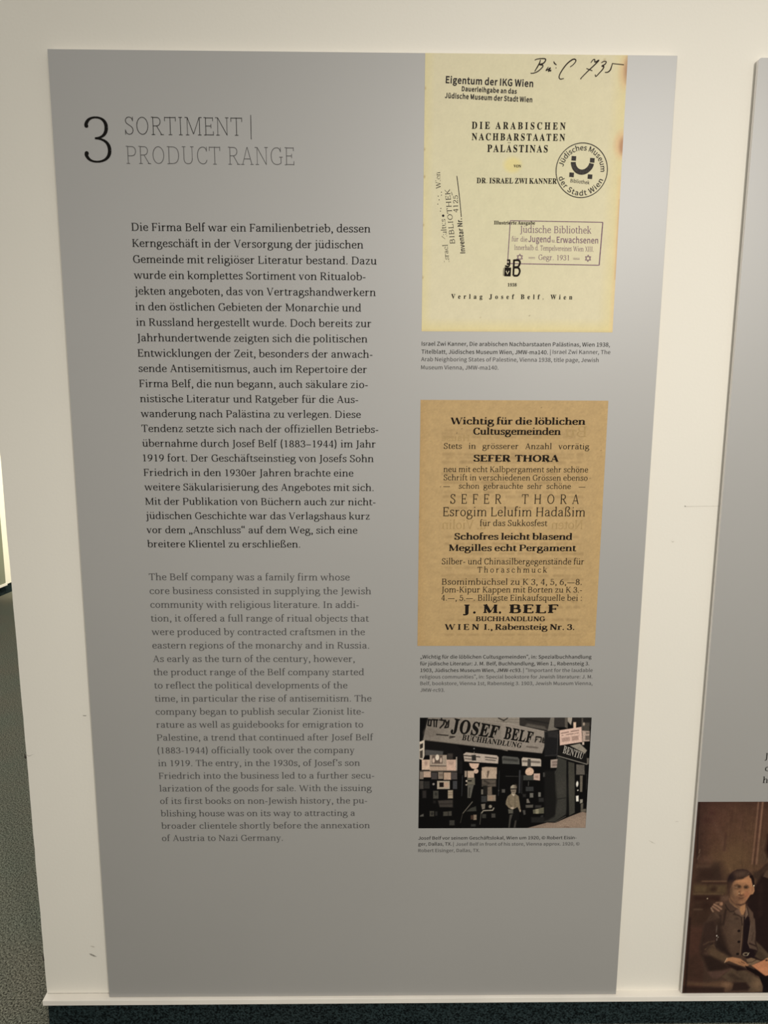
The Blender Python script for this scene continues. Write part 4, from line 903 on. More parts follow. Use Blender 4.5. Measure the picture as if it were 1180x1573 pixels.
INVENTORY_STAMP = [
    ('Israel. Kultus', 'stamp', (769.8, 1670.1), (760.4, 1751.7), (759.9, 1669.7), (750.6, 1751.2)),
    ('Wien', 'stamp', (750.5, 1808.5), (748.4, 1839.0), (741.2, 1808.0), (739.1, 1838.6)),
    ('BIBLIOTHEK', 'light', (780.7, 1705.5), (768.1, 1807.4), (770.8, 1705.1), (758.4, 1806.9)),
    ('4125', 'light', (785.3, 1764.5), (784.1, 1796.2), (775.9, 1764.1), (774.7, 1795.7)),
    ('Inventar Nr.', 'sans+9', (801.1, 1687.4), (792.8, 1753.2), (791.6, 1687.0), (783.3, 1752.7)),
]
INVENTORY_MARKS = [([(781.5, 1832.0), (787.2, 1795.2), (792.0, 1755.7)], 1.4), ([(771.5, 1802.5), (773.6, 1795.7)], 0.8)]
INVENTORY_BLOTS = [(756.0, 1757.9), (745.6, 1794.3), (752.0, 1796.2), (745.2, 1779.5), (750.6, 1766.5), (747.6, 1787.5), (751.2, 1771.5), (751.9, 1801.7)]
PEN_STROKES = [[(926.1, 2041.7), (930.3, 2043.6), (938.7, 2044.7), (946.3, 2044.1), (946.5, 2040.4), (942.4, 2036.2), (935.7, 2034.1), (941.7, 2033.0), (941.0, 2029.1), (932.8, 2022.0), (924.5, 2018.8), (919.0, 2018.6)], [(937.1, 2042.8), (935.6, 2036.9), (932.1, 2030.6), (926.9, 2022.0)], [(952.8, 2030.0), (948.3, 2023.7), (953.0, 2026.1), (956.6, 2028.5), (954.7, 2025.4), (953.2, 2022.2), (957.8, 2024.6), (956.9, 2021.8)], [(962.6, 2039.9), (964.4, 2036.4), (968.3, 2033.8)], [(967.8, 2029.4), (967.2, 2027.8)], [(994.4, 2030.4), (1000.1, 2034.4), (1004.6, 2039.9), (1004.4, 2043.4), (998.8, 2043.7), (988.2, 2035.8), (978.6, 2023.3), (974.2, 2013.8), (976.2, 2008.9), (983.4, 2009.9)], [(1033.9, 2038.1), (1037.8, 2043.3), (1041.2, 2043.8), (1041.9, 2039.4), (1049.2, 2042.9), (1042.5, 2035.6), (1031.1, 2025.3), (1021.4, 2015.9), (1015.3, 2009.5)], [(1018.2, 2013.0), (1015.6, 2008.9)], [(1025.9, 2028.1), (1037.6, 2024.1)], [(1053.9, 2038.3), (1059.2, 2040.9), (1063.5, 2040.0), (1061.1, 2035.7), (1055.4, 2032.6), (1059.3, 2031.8), (1057.4, 2027.1), (1051.0, 2020.0), (1045.0, 2014.2), (1043.4, 2017.6)], [(1075.5, 2037.4), (1074.1, 2032.0), (1071.9, 2025.7), (1067.0, 2021.8), (1061.9, 2021.6)], [(1074.6, 2037.3), (1097.7, 2035.3)]]
MONOGRAM = dict(j=[[(885.1, 1674.5), (891.5, 1674.5)], [(890.1, 1675.8), (890.4, 1667.3), (888.3, 1662.5), (881.5, 1663.6)]], b=[[(899.0, 1675.9), (898.7, 1645.0)], [(899.0, 1674.4), (907.6, 1674.4), (911.1, 1670.3), (908.0, 1662.6), (900.1, 1661.1)], [(900.1, 1660.3), (908.1, 1659.8), (911.3, 1653.1), (907.6, 1645.4), (898.7, 1645.0)], [(885.0, 1667.3), (889.4, 1667.3)]], box=[(880.8, 1660.9), (893.8, 1660.3), (893.3, 1643.4), (880.2, 1643.7)], v=[(883.8, 1653.9), (886.6, 1647.6), (889.8, 1653.7)], edge=[(878.9, 1659.6), (878.6, 1644.9)])
AD_LINES = [
    ('Wichtig für die löblichen', 'fat', 779.0, 1058.0, 1348.45, 13.8, (0.88, 1.02)),
    ('Cultusgemeinden', 'fat', 826.3, 1007.9, 1327.35, 13.9, (0.88, 1.02)),
    ('Stets   in   grösserer   Anzahl   vorrätig', 'ad', 765.7, 1069.0, 1297.65, 11.8, (0.88, 1.02)),
    ('SEFER  THORA', 'ultra', 827.7, 1005.7, 1271.45, 13.7, (0.88, 1.02)),
    ('neu mit echt Kalbpergament sehr schöne', 'ad', 766.2, 1068.9, 1249.2, 11.9, (0.88, 1.02)),
    ('Schrift in verschiedenen Grössen ebenso', 'ad', 766.6, 1068.7, 1231.7, 11.9, (0.88, 1.02)),
    ('—', 'ad', 766.1, 783.2, 1214.15, 11.5, (0.88, 1.02)),
    ('schon  gebrauchte  sehr  schöne', 'ad', 798.8, 1034.3, 1214.15, 11.5, (0.88, 1.02)),
    ('—', 'ad', 1051.0, 1067.8, 1214.15, 11.5, (0.88, 1.02)),
    ('SEFER  THORA', 'light', 781.6, 1052.6, 1182.25, 20.3, (0.78, 0.8)),
    ('Esrogim Lelufim Hadaßim', 'light', 766.8, 1067.0, 1155.4, 19.3, (0.88, 1.02)),
    ('für das Sukkosfest', 'ad', 845.4, 988.5, 1134.5, 12.9, (0.88, 1.02)),
    ('Schofres leicht blasend', 'fat', 791.4, 1042.1, 1104.9, 13.8, (0.88, 1.02)),
    ('Megilles echt Pergament', 'fat', 780.6, 1052.7, 1080.3, 13.8, (0.88, 1.02)),
    ('Silber- und Chinasilbergegenstände für', 'ad', 766.1, 1070.4, 1050.95, 13.2, (0.88, 1.02)),
    ('Thoraschmuck', 'ad', 842.8, 991.6, 1033.05, 12.4, (0.85, 0.88)),
    ('Bsomimbüchsel zu K 3, 4, 5, 6,—8.', 'ad', 766.9, 1067.7, 1006.1, 13.3, (0.88, 1.02)),
    ('Jom-Kipur Kappen mit Borten zu K 3.-', 'ad', 766.5, 1069.0, 988.9, 12.9, (0.88, 1.02)),
    ('4.—, 5.—. Billigste Einkaufsquelle bei :', 'ad', 766.4, 1069.5, 970.75, 13.0, (0.88, 1.02)),
    ('J.', 'ultra', 813.8, 841.3, 943.1, 19.0, (0.88, 1.02)),
    ('M.', 'ultra', 857.7, 896.3, 943.1, 19.0, (0.88, 1.02)),
    ('BELF', 'ultra', 913.9, 1019.5, 943.1, 19.0, (0.88, 1.02)),
    ('BUCHHANDLUNG', 'fat', 842.2, 992.3, 924.85, 10.4, (0.88, 1.02)),
    ('W I E N  I., Rabensteig Nr. 3.', 'fat', 775.2, 1056.6, 905.3, 12.8, (0.88, 1.02)),
]
AD_GHOST = [
    ('Bü', 'ghost', 1018.1, 1061.5, 1323.4, 21.9, (0.9, 1.5)),
    ('Hause', 'ghost', 761.4, 818.2, 1314.0, 13.2, (0.88, 1.02)),
    ('Noten', 'ghost', 997.0, 1063.9, 1127.9, 19.8, (0.88, 1.02)),
    ('u. Violin', 'ghost', 764.7, 859.1, 1127.4, 19.8, (0.88, 1.02)),
]
AD_SMUDGE = [(762.8, 1335.8, 1052.3, 1337.0), (762.9, 1328.5, 1052.7, 1329.7), (763.1, 1322.3, 1053.0, 1323.5), (763.7, 1286.4, 1054.8, 1287.4), (763.8, 1279.0, 1055.2, 1280.1), (764.0, 1269.8, 1055.6, 1270.8), (764.4, 1245.7, 1056.8, 1246.7), (764.8, 1227.1, 1057.8, 1228.1), (765.2, 1206.6, 1058.8, 1207.5), (765.3, 1197.2, 1059.3, 1198.1), (765.8, 1172.8, 1060.5, 1173.6), (766.9, 1111.1, 1063.6, 1111.7), (767.2, 1095.8, 1064.4, 1096.4), (767.6, 1074.6, 1065.4, 1075.2), (767.8, 1063.0, 1066.0, 1063.6), (768.1, 1043.7, 1067.0, 1044.2), (768.4, 1026.2, 1067.8, 1026.7), (768.6, 1018.4, 1068.2, 1018.9), (769.5, 969.4, 1070.7, 969.8), (769.7, 955.6, 1071.4, 955.9), (770.2, 927.9, 1072.8, 928.1), (770.9, 894.0, 1074.5, 894.2)]
AD_SPECKS = [(802.2, 1339.6), (792.2, 1330.5), (1093.9, 1295.7), (805.3, 1204.8), (716.6, 1152.6), (966.0, 1383.1), (760.5, 1217.8), (959.4, 1131.4), (1074.1, 1236.7)]
BOY_SPLIT = 20
SHOP_SHAPES = [
    ('p', (128, 120, 110), 1.6, 1, [801.9, 703.4, 920.1, 703.3, 920.6, 688.7, 802.2, 688.8]),
    ('p', (128, 120, 110), 1.6, 1, [904.0, 703.3, 945.1, 703.2, 945.8, 683.1, 904.4, 688.7]),
    ('l', (95, 88, 80), 0.98, 1.4, 1, [812.3, 697.6, 918.8, 690.9]),
    ('l', (92, 86, 78), 0.98, 1.4, 1, [904.2, 697.8, 944.5, 697.4]),
    ('l', (92, 86, 78), 0.82, 1.4, 1, [904.3, 693.2, 945.6, 690.5]),
    ('l', (40, 36, 32), 2.62, 1.4, 1, [897.9, 701.5, 910.1, 695.1]),
    ('l', (40, 36, 32), 2.29, 1.4, 1, [910.1, 695.1, 918.5, 701.4]),
    ('p', (44, 40, 37), 1.6, 1, [945.1, 703.2, 1022.4, 703.2, 1023.7, 672.0, 1008.3, 671.1, 945.8, 685.0]),
    ('p', (92, 86, 79), 4.0, 0.7, [962.8, 688.6, 1000.9, 681.2, 1008.2, 672.1, 956.2, 681.3]),
    ('l', (30, 28, 26), 3.27, 3.0, 1, [959.1, 697.7, 1011.0, 688.5]),
    ('p', (104, 98, 90), 2.0, 1, [1013.8, 703.2, 1022.4, 703.2, 1022.5, 679.4, 1034.8, 673.9, 1008.3, 670.2]),
    ('p', (46, 42, 40), 1.6, 1, [1022.7, 703.2, 1046.4, 703.1, 1047.5, 679.3, 1023.7, 679.4]),
    ('p', (82, 76, 69), 1.6, 1, [1045.5, 703.1, 1051.9, 703.1, 1053.2, 675.7, 1046.6, 679.3]),
    ('p', (150, 140, 129), 2.0, 1, [1051.6, 703.1, 1062.7, 703.1, 1060.2, 683.9, 1052.4, 693.1]),
    ('p', (32, 29, 27), 2.0, 1, [1061.9, 703.1, 1104.0, 703.1, 1105.1, 681.1, 1062.9, 681.2]),
    ('p', (200, 172, 150), 1.6, 1, [1065.0, 691.2, 1071.0, 691.2, 1071.8, 675.6, 1065.8, 675.7]),
    ('p', (72, 67, 61), 1.6, 1, [1082.6, 701.3, 1086.4, 701.3, 1088.1, 666.4, 1084.3, 666.4]),
    ('p', (66, 61, 55), 3.0, 1, [1086.9, 690.3, 1101.2, 690.3, 1102.4, 666.4, 1088.1, 666.4]),
    ('e', (150, 135, 120), 2.0, 1, 1088.5, 686.6, 2.4, 4.0),
    ('p', (122, 114, 105), 1.6, 1, [742.1, 702.4, 805.4, 702.3, 918.9, 689.6, 921.1, 622.4, 906.4, 626.1, 731.4, 649.3]),
    ('p', (130, 121, 112), 1.6, 1, [904.4, 691.4, 918.8, 689.6, 1012.7, 667.5, 998.4, 616.9, 906.4, 626.9]),
    ('e', (100, 92, 84), 6.0, 0.6, 747.8, 666.9, 15.4, 11.0),
    ('p', (108, 100, 92), 8.0, 0.5, [742.1, 702.4, 788.3, 702.3, 768.7, 646.7, 731.4, 649.3]),
    ('l', (145, 136, 126), 0.98, 1.4, 1, [805.4, 700.1, 918.9, 688.3]),
    ('l', (150, 140, 130), 0.98, 1.4, 1, [918.9, 689.0, 1012.2, 667.3]),
    ('l', (85, 78, 72), 0.98, 1.4, 1, [732.5, 650.4, 906.4, 626.9]),
    ('l', (85, 78, 72), 0.98, 1.4, 1, [906.4, 626.9, 998.4, 617.2]),
    ('l', (14, 12, 11), 3.27, 1.4, 1, [742.5, 697.6, 749.0, 696.9, 747.9, 683.0, 742.0, 684.1, 743.5, 697.6]),
    ('l', (14, 12, 11), 3.6, 1.4, 1, [751.6, 697.6, 763.0, 696.9]),
    ('l', (14, 12, 11), 2.95, 1.4, 1, [755.2, 696.9, 755.8, 681.2]),
    ('l', (14, 12, 11), 2.95, 1.4, 1, [761.3, 696.2, 760.4, 680.6]),
    ('l', (14, 12, 11), 3.27, 1.4, 1, [767.8, 696.9, 778.1, 695.8, 776.9, 687.0, 769.0, 678.2]),
    ('l', (14, 12, 11), 2.95, 1.4, 1, [771.5, 701.6, 772.6, 695.8]),
    ('l', (14, 12, 11), 3.27, 1.4, 1, [780.2, 696.1, 783.8, 687.4, 779.5, 678.6, 786.7, 679.7, 788.1, 695.2]),
    ('l', (14, 12, 11), 2.29, 1.4, 1, [783.8, 687.4, 785.7, 692.5]),
    ('l', (20, 17, 15), 3.27, 1.4, 1, [983.8, 656.8, 993.7, 655.2]),
    ('l', (20, 17, 15), 2.29, 1.4, 1, [983.4, 655.5, 981.8, 644.1]),
    ('l', (20, 17, 15), 1.96, 1.4, 1, [986.3, 651.5, 983.0, 648.2]),
    ('l', (20, 17, 15), 2.29, 1.4, 1, [995.5, 654.4, 994.2, 644.1, 991.8, 644.5]),
    ('l', (20, 17, 15), 2.62, 1.4, 1, [999.5, 653.7, 998.2, 643.4, 1002.6, 642.2, 1006.4, 652.7]),
    ('l', (20, 17, 15), 1.96, 1.4, 1, [1002.2, 651.8, 1001.0, 646.3]),
    ('l', (34, 29, 26), 2.62, 1.4, 1, [761.6, 662.5, 787.0, 659.9]),
    ('l', (34, 29, 26), 2.29, 1.4, 1, [791.2, 657.7, 802.0, 656.9, 790.6, 654.0]),
    ('l', (80, 72, 66), 2.95, 3.0, 1, [963.5, 633.1, 987.1, 630.4]),
    ('p', (182, 170, 155), 1.6, 1, [722.7, 644.5, 735.1, 650.0, 735.5, 611.6, 731.8, 601.4, 723.2, 604.2]),
    ('p', (40, 36, 32), 1.6, 1, [724.5, 638.4, 731.6, 641.9, 731.4, 631.0, 725.1, 627.4]),
    ('p', (60, 54, 48), 2.0, 1, [724.7, 622.7, 731.2, 625.5, 731.1, 606.0, 725.4, 606.1]),
    ('p', (16, 14, 14), 1.6, 1, [735.3, 647.6, 808.5, 636.5, 820.9, 620.7, 820.4, 568.8, 810.0, 568.8, 808.3, 605.9, 735.5, 622.7]),
    ('p', (70, 68, 66), 3.0, 1, [736.3, 626.4, 776.9, 622.6, 776.2, 613.4, 736.5, 612.5]),
    ('p', (150, 135, 121), 1.6, 1, [746.9, 613.4, 785.2, 613.4, 785.7, 585.8, 747.3, 585.9]),
    ('p', (88, 75, 67), 2.0, 1, [752.1, 612.5, 775.5, 612.5, 775.9, 592.6, 752.4, 592.6]),
    ('e', (200, 186, 170), 1.6, 1, 763.9, 607.5, 4.3, 7.1),
    ('e', (180, 160, 145), 1.6, 1, 755.7, 600.0, 2.8, 5.9),
    ('e', (180, 160, 145), 1.6, 1, 772.1, 600.8, 2.3, 6.0),
    ('l', (60, 50, 45), 1.8, 1.4, 1, [747.3, 587.8, 784.0, 586.6]),
    ('p', (160, 139, 122), 1.6, 1, [747.3, 585.9, 785.7, 585.8, 785.9, 575.8, 747.4, 575.8]),
    ('p', (188, 162, 142), 1.6, 1, [729.4, 602.3, 747.4, 602.3, 747.8, 577.7, 729.7, 577.7]),
    ('e', (150, 125, 112), 4.0, 1, 738.9, 593.9, 3.4, 5.5),
    ('p', (186, 157, 140), 1.6, 1, [784.7, 602.2, 806.1, 602.2, 806.7, 575.7, 785.2, 575.8]),
    ('p', (140, 118, 106), 5.0, 0.6, [789.4, 598.5, 800.7, 598.5, 800.9, 589.2, 789.6, 589.2]),
    ('p', (150, 139, 128), 1.6, 1, [805.7, 608.7, 808.4, 608.7, 809.1, 576.1, 806.3, 576.1]),
    ('p', (80, 72, 66), 3.0, 0.6, [786.5, 617.1, 798.6, 617.0, 798.9, 603.1, 786.8, 603.1]),
    ('p', (105, 95, 86), 1.0, 0.7, [724.1, 575.9, 809.0, 575.7, 809.0, 573.3, 724.1, 573.5]),
    ('p', (120, 108, 98), 1.6, 1, [725.0, 573.1, 733.6, 573.1, 733.9, 555.1, 725.2, 555.1]),
    ('p', (165, 142, 126), 1.6, 1, [733.6, 573.8, 750.2, 573.8, 750.5, 559.4, 733.8, 559.4]),
    ('p', (60, 55, 54), 1.6, 1, [751.3, 571.5, 764.8, 571.5, 765.1, 554.6, 751.6, 554.7]),
    ('p', (124, 111, 98), 1.6, 1, [766.5, 572.6, 778.0, 572.6, 778.3, 555.4, 766.8, 555.4]),
    ('p', (166, 141, 122), 1.6, 1, [779.0, 571.5, 795.3, 571.4, 795.7, 553.4, 779.4, 553.5]),
    ('p', (70, 64, 62), 1.6, 1, [796.0, 571.8, 809.2, 571.8, 809.6, 554.2, 796.4, 554.2]),
    ('p', (100, 85, 75), 2.0, 0.7, [768.4, 567.8, 777.0, 567.7, 777.1, 562.1, 768.5, 562.1]),
    ('p', (60, 56, 52), 1.6, 1, [725.2, 551.0, 733.9, 551.0, 734.2, 531.0, 725.5, 531.0]),
    ('p', (38, 36, 34), 1.6, 1, [734.8, 550.0, 747.8, 550.0, 748.1, 532.1, 735.1, 532.1]),
    ('e', (130, 122, 115), 1.6, 1, 756.6, 543.0, 2.6, 2.8),
    ('p', (152, 140, 124), 1.6, 1, [764.5, 550.9, 793.0, 550.8, 793.4, 530.9, 764.8, 530.9]),
    ('p', (22, 16, 14), 1.6, 1, [769.6, 547.1, 779.3, 547.1, 779.5, 535.8, 769.8, 535.8]),
    ('p', (166, 141, 122), 1.6, 1, [780.2, 547.5, 790.3, 547.4, 790.5, 534.7, 780.4, 534.7]),
    ('p', (58, 58, 60), 1.6, 1, [799.9, 550.8, 809.7, 550.8, 810.1, 530.8, 800.3, 530.9]),
    ('p', (40, 36, 35), 3.0, 1, [731.8, 527.3, 740.5, 527.2, 740.8, 509.1, 732.1, 509.1]),
    ('p', (62, 60, 54), 2.0, 1, [756.0, 526.8, 768.0, 526.8, 768.4, 507.5, 756.3, 507.5]),
    ('p', (34, 33, 30), 2.0, 0.7, [759.6, 522.7, 764.8, 522.6, 764.9, 515.1, 759.7, 515.1]),
    ('p', (142, 128, 110), 1.6, 1, [789.1, 528.2, 800.6, 528.2, 801.0, 508.0, 789.5, 508.0]),
    ('l', (95, 84, 72), 1.15, 1.4, 1, [790.2, 516.9, 799.8, 516.9]),
    ('l', (95, 84, 72), 0.98, 2.0, 0.6, [790.1, 522.6, 799.6, 522.6]),
    ('p', (56, 51, 47), 3.0, 1, [766.9, 502.8, 800.9, 504.6, 801.3, 486.1, 771.5, 486.6]),
    ('l', (30, 27, 25), 1.96, 4.0, 0.7, [771.4, 494.2, 799.3, 495.1]),
    ('p', (28, 26, 25), 3.0, 1, [756.4, 502.8, 762.5, 502.8, 762.6, 496.1, 756.5, 496.2]),
    ('p', (62, 59, 52), 2.0, 1, [748.9, 477.2, 758.7, 477.1, 759.0, 463.8, 749.1, 463.8]),
    ('e', (38, 36, 33), 2.0, 1, 754.3, 470.5, 2.8, 4.2),
    ('p', (36, 34, 33), 2.0, 1, [761.2, 476.2, 766.6, 476.1, 766.8, 465.3, 761.4, 465.3]),
    ('p', (62, 59, 53), 2.0, 1, [779.6, 475.2, 798.8, 477.0, 799.1, 465.2, 779.8, 464.5]),
    ('l', (30, 28, 26), 1.64, 1.4, 1, [791.0, 475.1, 791.5, 465.6]),
    ('p', (78, 75, 70), 2.0, 1, [727.2, 466.2, 735.0, 470.5, 735.5, 463.8, 727.3, 463.1]),
    ('p', (52, 50, 46), 2.0, 1, [794.0, 454.1, 805.8, 454.1, 806.0, 441.4, 794.3, 441.4]),
    ('p', (166, 152, 140), 1.6, 1, [822.1, 615.2, 827.9, 619.8, 897.2, 612.2, 901.1, 607.6, 900.6, 592.3, 824.9, 598.1]),
    ('l', (40, 36, 33), 2.29, 1.4, 1, [823.2, 612.2, 859.2, 608.4]),
    ('l', (60, 54, 50), 1.96, 3.0, 0.9, [826.5, 604.7, 842.1, 602.9]),
    ('l', (45, 40, 36), 2.13, 1.4, 1, [871.4, 608.0, 896.5, 604.8]),
    ('l', (60, 54, 49), 1.96, 2.5, 0.9, [872.4, 602.1, 894.1, 599.8]),
    ('p', (40, 38, 36), 1.6, 1, [840.5, 612.9, 849.8, 614.0, 851.2, 599.9, 841.8, 599.9]),
    ('l', (120, 112, 104), 1.31, 1.4, 1, [846.0, 620.7, 846.6, 614.2]),
    ('e', (120, 118, 116), 1.6, 1, 845.8, 628.6, 1.5, 1.6),
    ('p', (192, 163, 144), 1.6, 1, [835.4, 593.9, 858.3, 592.8, 855.9, 583.5, 850.0, 578.6, 841.8, 581.2, 837.3, 587.2]),
    ('e', (186, 160, 142), 1.6, 1, 851.5, 574.1, 5.5, 5.6),
    ('p', (25, 24, 24), 3.0, 0.7, [814.5, 598.4, 820.1, 598.4, 820.7, 568.8, 815.2, 568.8]),
    ('p', (142, 127, 113), 1.6, 1, [825.8, 575.1, 831.0, 575.1, 831.3, 560.1, 826.1, 560.1]),
    ('p', (174, 152, 133), 1.6, 1, [832.4, 575.1, 847.3, 575.1, 847.7, 557.8, 832.8, 557.9]),
    ('p', (95, 90, 78), 2.0, 1, [832.1, 558.2, 849.5, 558.2, 849.9, 540.9, 832.5, 541.0]),
    ('l', (22, 20, 18), 3.27, 1.4, 1, [832.1, 550.7, 841.0, 550.7]),
    ('e', (185, 170, 155), 1.6, 1, 830.9, 550.4, 2.2, 2.3),
    ('e', (150, 138, 125), 1.6, 1, 830.6, 541.1, 2.2, 1.8),
    ('p', (86, 83, 76), 2.0, 1, [833.2, 541.0, 847.5, 540.9, 845.0, 529.6, 841.3, 508.8, 833.9, 509.2]),
    ('l', (38, 36, 33), 1.8, 2.0, 1, [838.2, 533.8, 837.7, 512.1]),
    ('p', (160, 140, 122), 2.0, 1, [864.2, 583.4, 874.6, 584.9, 898.1, 583.4, 898.5, 567.5, 864.7, 567.5]),
    ('p', (166, 146, 128), 2.0, 1, [863.6, 575.0, 897.6, 575.0, 898.2, 555.5, 864.1, 555.5]),
    ('p', (78, 66, 56), 3.0, 1, [877.1, 575.0, 881.8, 575.0, 878.3, 557.8, 876.2, 560.0]),
    ('l', (190, 170, 150), 1.31, 4.0, 0.6, [868.9, 573.2, 872.7, 560.0]),
    ('p', (82, 74, 66), 3.0, 1, [865.0, 554.0, 897.2, 554.0, 897.7, 536.7, 865.5, 536.7]),
    ('l', (35, 32, 28), 3.27, 4.0, 0.8, [871.2, 550.6, 881.0, 545.0]),
    ('l', (40, 36, 32), 1.47, 3.0, 0.7, [865.4, 541.3, 897.5, 544.9]),
    ('p', (102, 97, 88), 1.6, 1, [864.5, 529.9, 869.4, 529.9, 869.7, 517.5, 864.8, 517.5]),
    ('p', (26, 24, 22), 3.0, 1, [868.4, 539.4, 877.8, 539.3, 878.5, 516.3, 869.0, 516.3]),
    ('p', (98, 87, 76), 2.0, 1, [878.3, 535.2, 888.3, 537.4, 889.3, 516.3, 878.8, 516.3]),
    ('p', (48, 48, 48), 2.0, 1, [864.9, 513.9, 877.1, 513.8, 877.6, 498.7, 865.3, 498.7]),
    ('p', (128, 114, 99), 2.0, 1, [878.3, 516.3, 897.7, 516.2, 898.1, 501.1, 878.7, 501.1]),
    ('e', (145, 115, 95), 5.0, 0.6, 887.2, 509.1, 4.4, 3.8),
    ('p', (104, 97, 87), 1.6, 1, [864.9, 493.6, 874.5, 494.9, 874.0, 482.5, 867.9, 480.2]),
    ('e', (122, 114, 102), 1.6, 1, 886.1, 487.8, 3.8, 4.2),
    ('l', (125, 118, 106), 2.95, 1.4, 1, [866.1, 471.1, 870.8, 477.6, 891.8, 478.6, 894.1, 484.0]),
    ('l', (60, 57, 52), 1.96, 1.4, 1, [865.7, 472.0, 863.6, 443.9]),
    ('p', (50, 48, 44), 2.0, 1, [867.9, 469.2, 877.2, 469.1, 877.4, 459.2, 868.1, 459.2]),
    ('p', (62, 59, 55), 2.0, 1, [889.2, 470.4, 898.2, 470.4, 898.5, 460.3, 889.5, 460.3]),
    ('l', (88, 83, 75), 2.29, 1.4, 1, [845.0, 499.3, 824.3, 471.2]),
    ('l', (52, 49, 45), 1.47, 1.4, 1, [824.0, 471.2, 819.2, 447.9]),
    ('p', (52, 51, 46), 2.0, 1, [831.2, 475.4, 841.5, 484.1, 853.7, 488.7, 855.0, 476.5]),
    ('p', (122, 107, 92), 1.6, 1, [848.3, 467.7, 855.5, 467.7, 855.8, 454.7, 848.6, 454.7]),
    ('p', (62, 46, 38), 2.0, 1, [842.3, 466.4, 848.3, 466.4, 848.6, 455.8, 842.6, 455.9]),
    ('p', (42, 42, 40), 2.0, 1, [843.2, 444.7, 854.1, 444.7, 854.3, 438.2, 843.4, 438.2]),
    ('l', (46, 46, 49), 1.47, 1.4, 1, [821.4, 563.9, 820.7, 514.0]),
    ('l', (50, 50, 52), 1.15, 1.4, 1, [903.9, 574.9, 903.7, 514.7]),
    ('e', (75, 72, 68), 1.6, 1, 904.0, 527.0, 1.2, 1.5),
    ('p', (76, 75, 71), 1.6, 1, [908.7, 609.1, 912.1, 610.9, 944.2, 607.5, 947.9, 602.8, 948.8, 590.4, 910.1, 592.3]),
    ('l', (34, 33, 31), 4.26, 5.0, 0.75, [913.2, 602.9, 942.8, 599.7]),
    ('p', (170, 158, 145), 1.6, 1, [953.0, 603.8, 955.5, 607.5, 994.6, 603.7, 997.0, 600.9, 997.6, 585.4, 954.5, 586.6]),
    ('l', (78, 70, 64), 4.26, 3.5, 0.9, [957.2, 598.2, 992.7, 595.5]),
    ('l', (170, 158, 145), 0.82, 1.5, 0.4, [959.3, 598.2, 991.5, 595.9]),
    ('p', (62, 58, 54), 1.6, 1, [966.9, 603.7, 973.0, 603.4, 975.1, 582.5, 966.5, 582.5]),
    ('e', (194, 164, 142), 1.6, 1, 972.0, 572.9, 9.4, 9.7),
    ('e', (194, 164, 142), 1.6, 1, 971.7, 571.4, 9.1, 7.5),
    ('p', (24, 23, 24), 3.0, 1, [1001.4, 669.3, 1032.8, 669.3, 1035.5, 609.2, 1003.9, 609.2]),
    ('p', (38, 36, 36), 3.0, 1, [1008.3, 669.3, 1032.4, 671.1, 1032.3, 653.6, 1010.6, 655.5]),
    ('l', (58, 56, 55), 1.31, 1.4, 1, [1032.2, 662.8, 1031.9, 603.6]),
    ('l', (48, 46, 46), 1.31, 1.4, 1, [1005.6, 611.1, 1031.5, 612.9]),
    ('p', (152, 137, 127), 1.6, 1, [1018.1, 601.4, 1040.6, 604.0, 1042.9, 582.7, 1019.0, 582.0]),
    ('p', (108, 93, 86), 2.0, 0.8, [1021.7, 598.0, 1034.7, 599.1, 1035.3, 586.4, 1022.3, 585.4]),
    ('l', (165, 148, 138), 1.15, 1.4, 1, [1022.3, 592.5, 1034.6, 593.2]),
    ('l', (40, 36, 34), 1.96, 2.0, 1, [1035.5, 600.8, 1037.7, 583.1]),
    ('l', (52, 52, 54), 3.93, 2.0, 1, [950.1, 574.8, 950.9, 522.2]),
    ('l', (42, 41, 41), 1.64, 1.4, 1, [955.0, 563.6, 956.2, 519.9]),
    ('l', (58, 56, 53), 1.15, 1.4, 1, [918.9, 561.8, 947.1, 561.4]),
    ('p', (76, 73, 69), 1.6, 1, [910.8, 530.2, 918.2, 530.2, 918.4, 521.9, 911.1, 521.9]),
    ('p', (58, 58, 54), 1.6, 1, [958.1, 564.0, 981.8, 563.9, 982.2, 551.9, 958.5, 551.9]),
    ('p', (178, 152, 138), 1.6, 1, [981.3, 568.2, 995.5, 568.6, 996.2, 551.1, 981.8, 553.0]),
    ('p', (120, 95, 85), 3.0, 0.5, [984.9, 563.5, 991.9, 563.5, 992.1, 556.9, 985.2, 557.0]),
    ('p', (86, 83, 79), 1.6, 1, [1002.9, 570.6, 1009.2, 570.6, 1009.6, 560.1, 1003.3, 560.1]),
    ('l', (80, 78, 74), 1.31, 1.4, 1, [970.7, 548.5, 970.5, 538.7]),
    ('p', (48, 48, 48), 1.6, 1, [964.7, 536.1, 982.3, 536.1, 982.8, 525.1, 965.1, 525.2]),
    ('p', (97, 94, 88), 1.6, 1, [974.4, 520.6, 982.4, 520.6, 982.8, 509.6, 974.8, 509.6]),
    ('p', (102, 100, 94), 1.6, 1, [993.5, 522.4, 999.3, 522.4, 999.7, 511.4, 994.0, 511.5]),
    ('p', (104, 98, 90), 1.6, 1, [967.6, 506.0, 971.4, 507.0, 976.0, 496.5, 968.3, 496.1]),
    ('p', (78, 74, 68), 1.6, 1, [965.8, 491.4, 983.3, 492.1, 983.1, 484.9, 967.0, 484.3]),
    ('p', (46, 44, 42), 3.0, 1, [987.8, 490.8, 1001.8, 490.7, 1002.1, 484.0, 988.0, 484.1]),
    ('p', (86, 83, 69), 1.6, 1, [983.0, 479.3, 1008.2, 485.6, 1009.0, 470.3, 984.2, 469.6]),
    ('p', (128, 122, 102), 1.6, 1, [989.0, 481.0, 996.2, 481.0, 996.7, 469.9, 989.5, 470.0]),
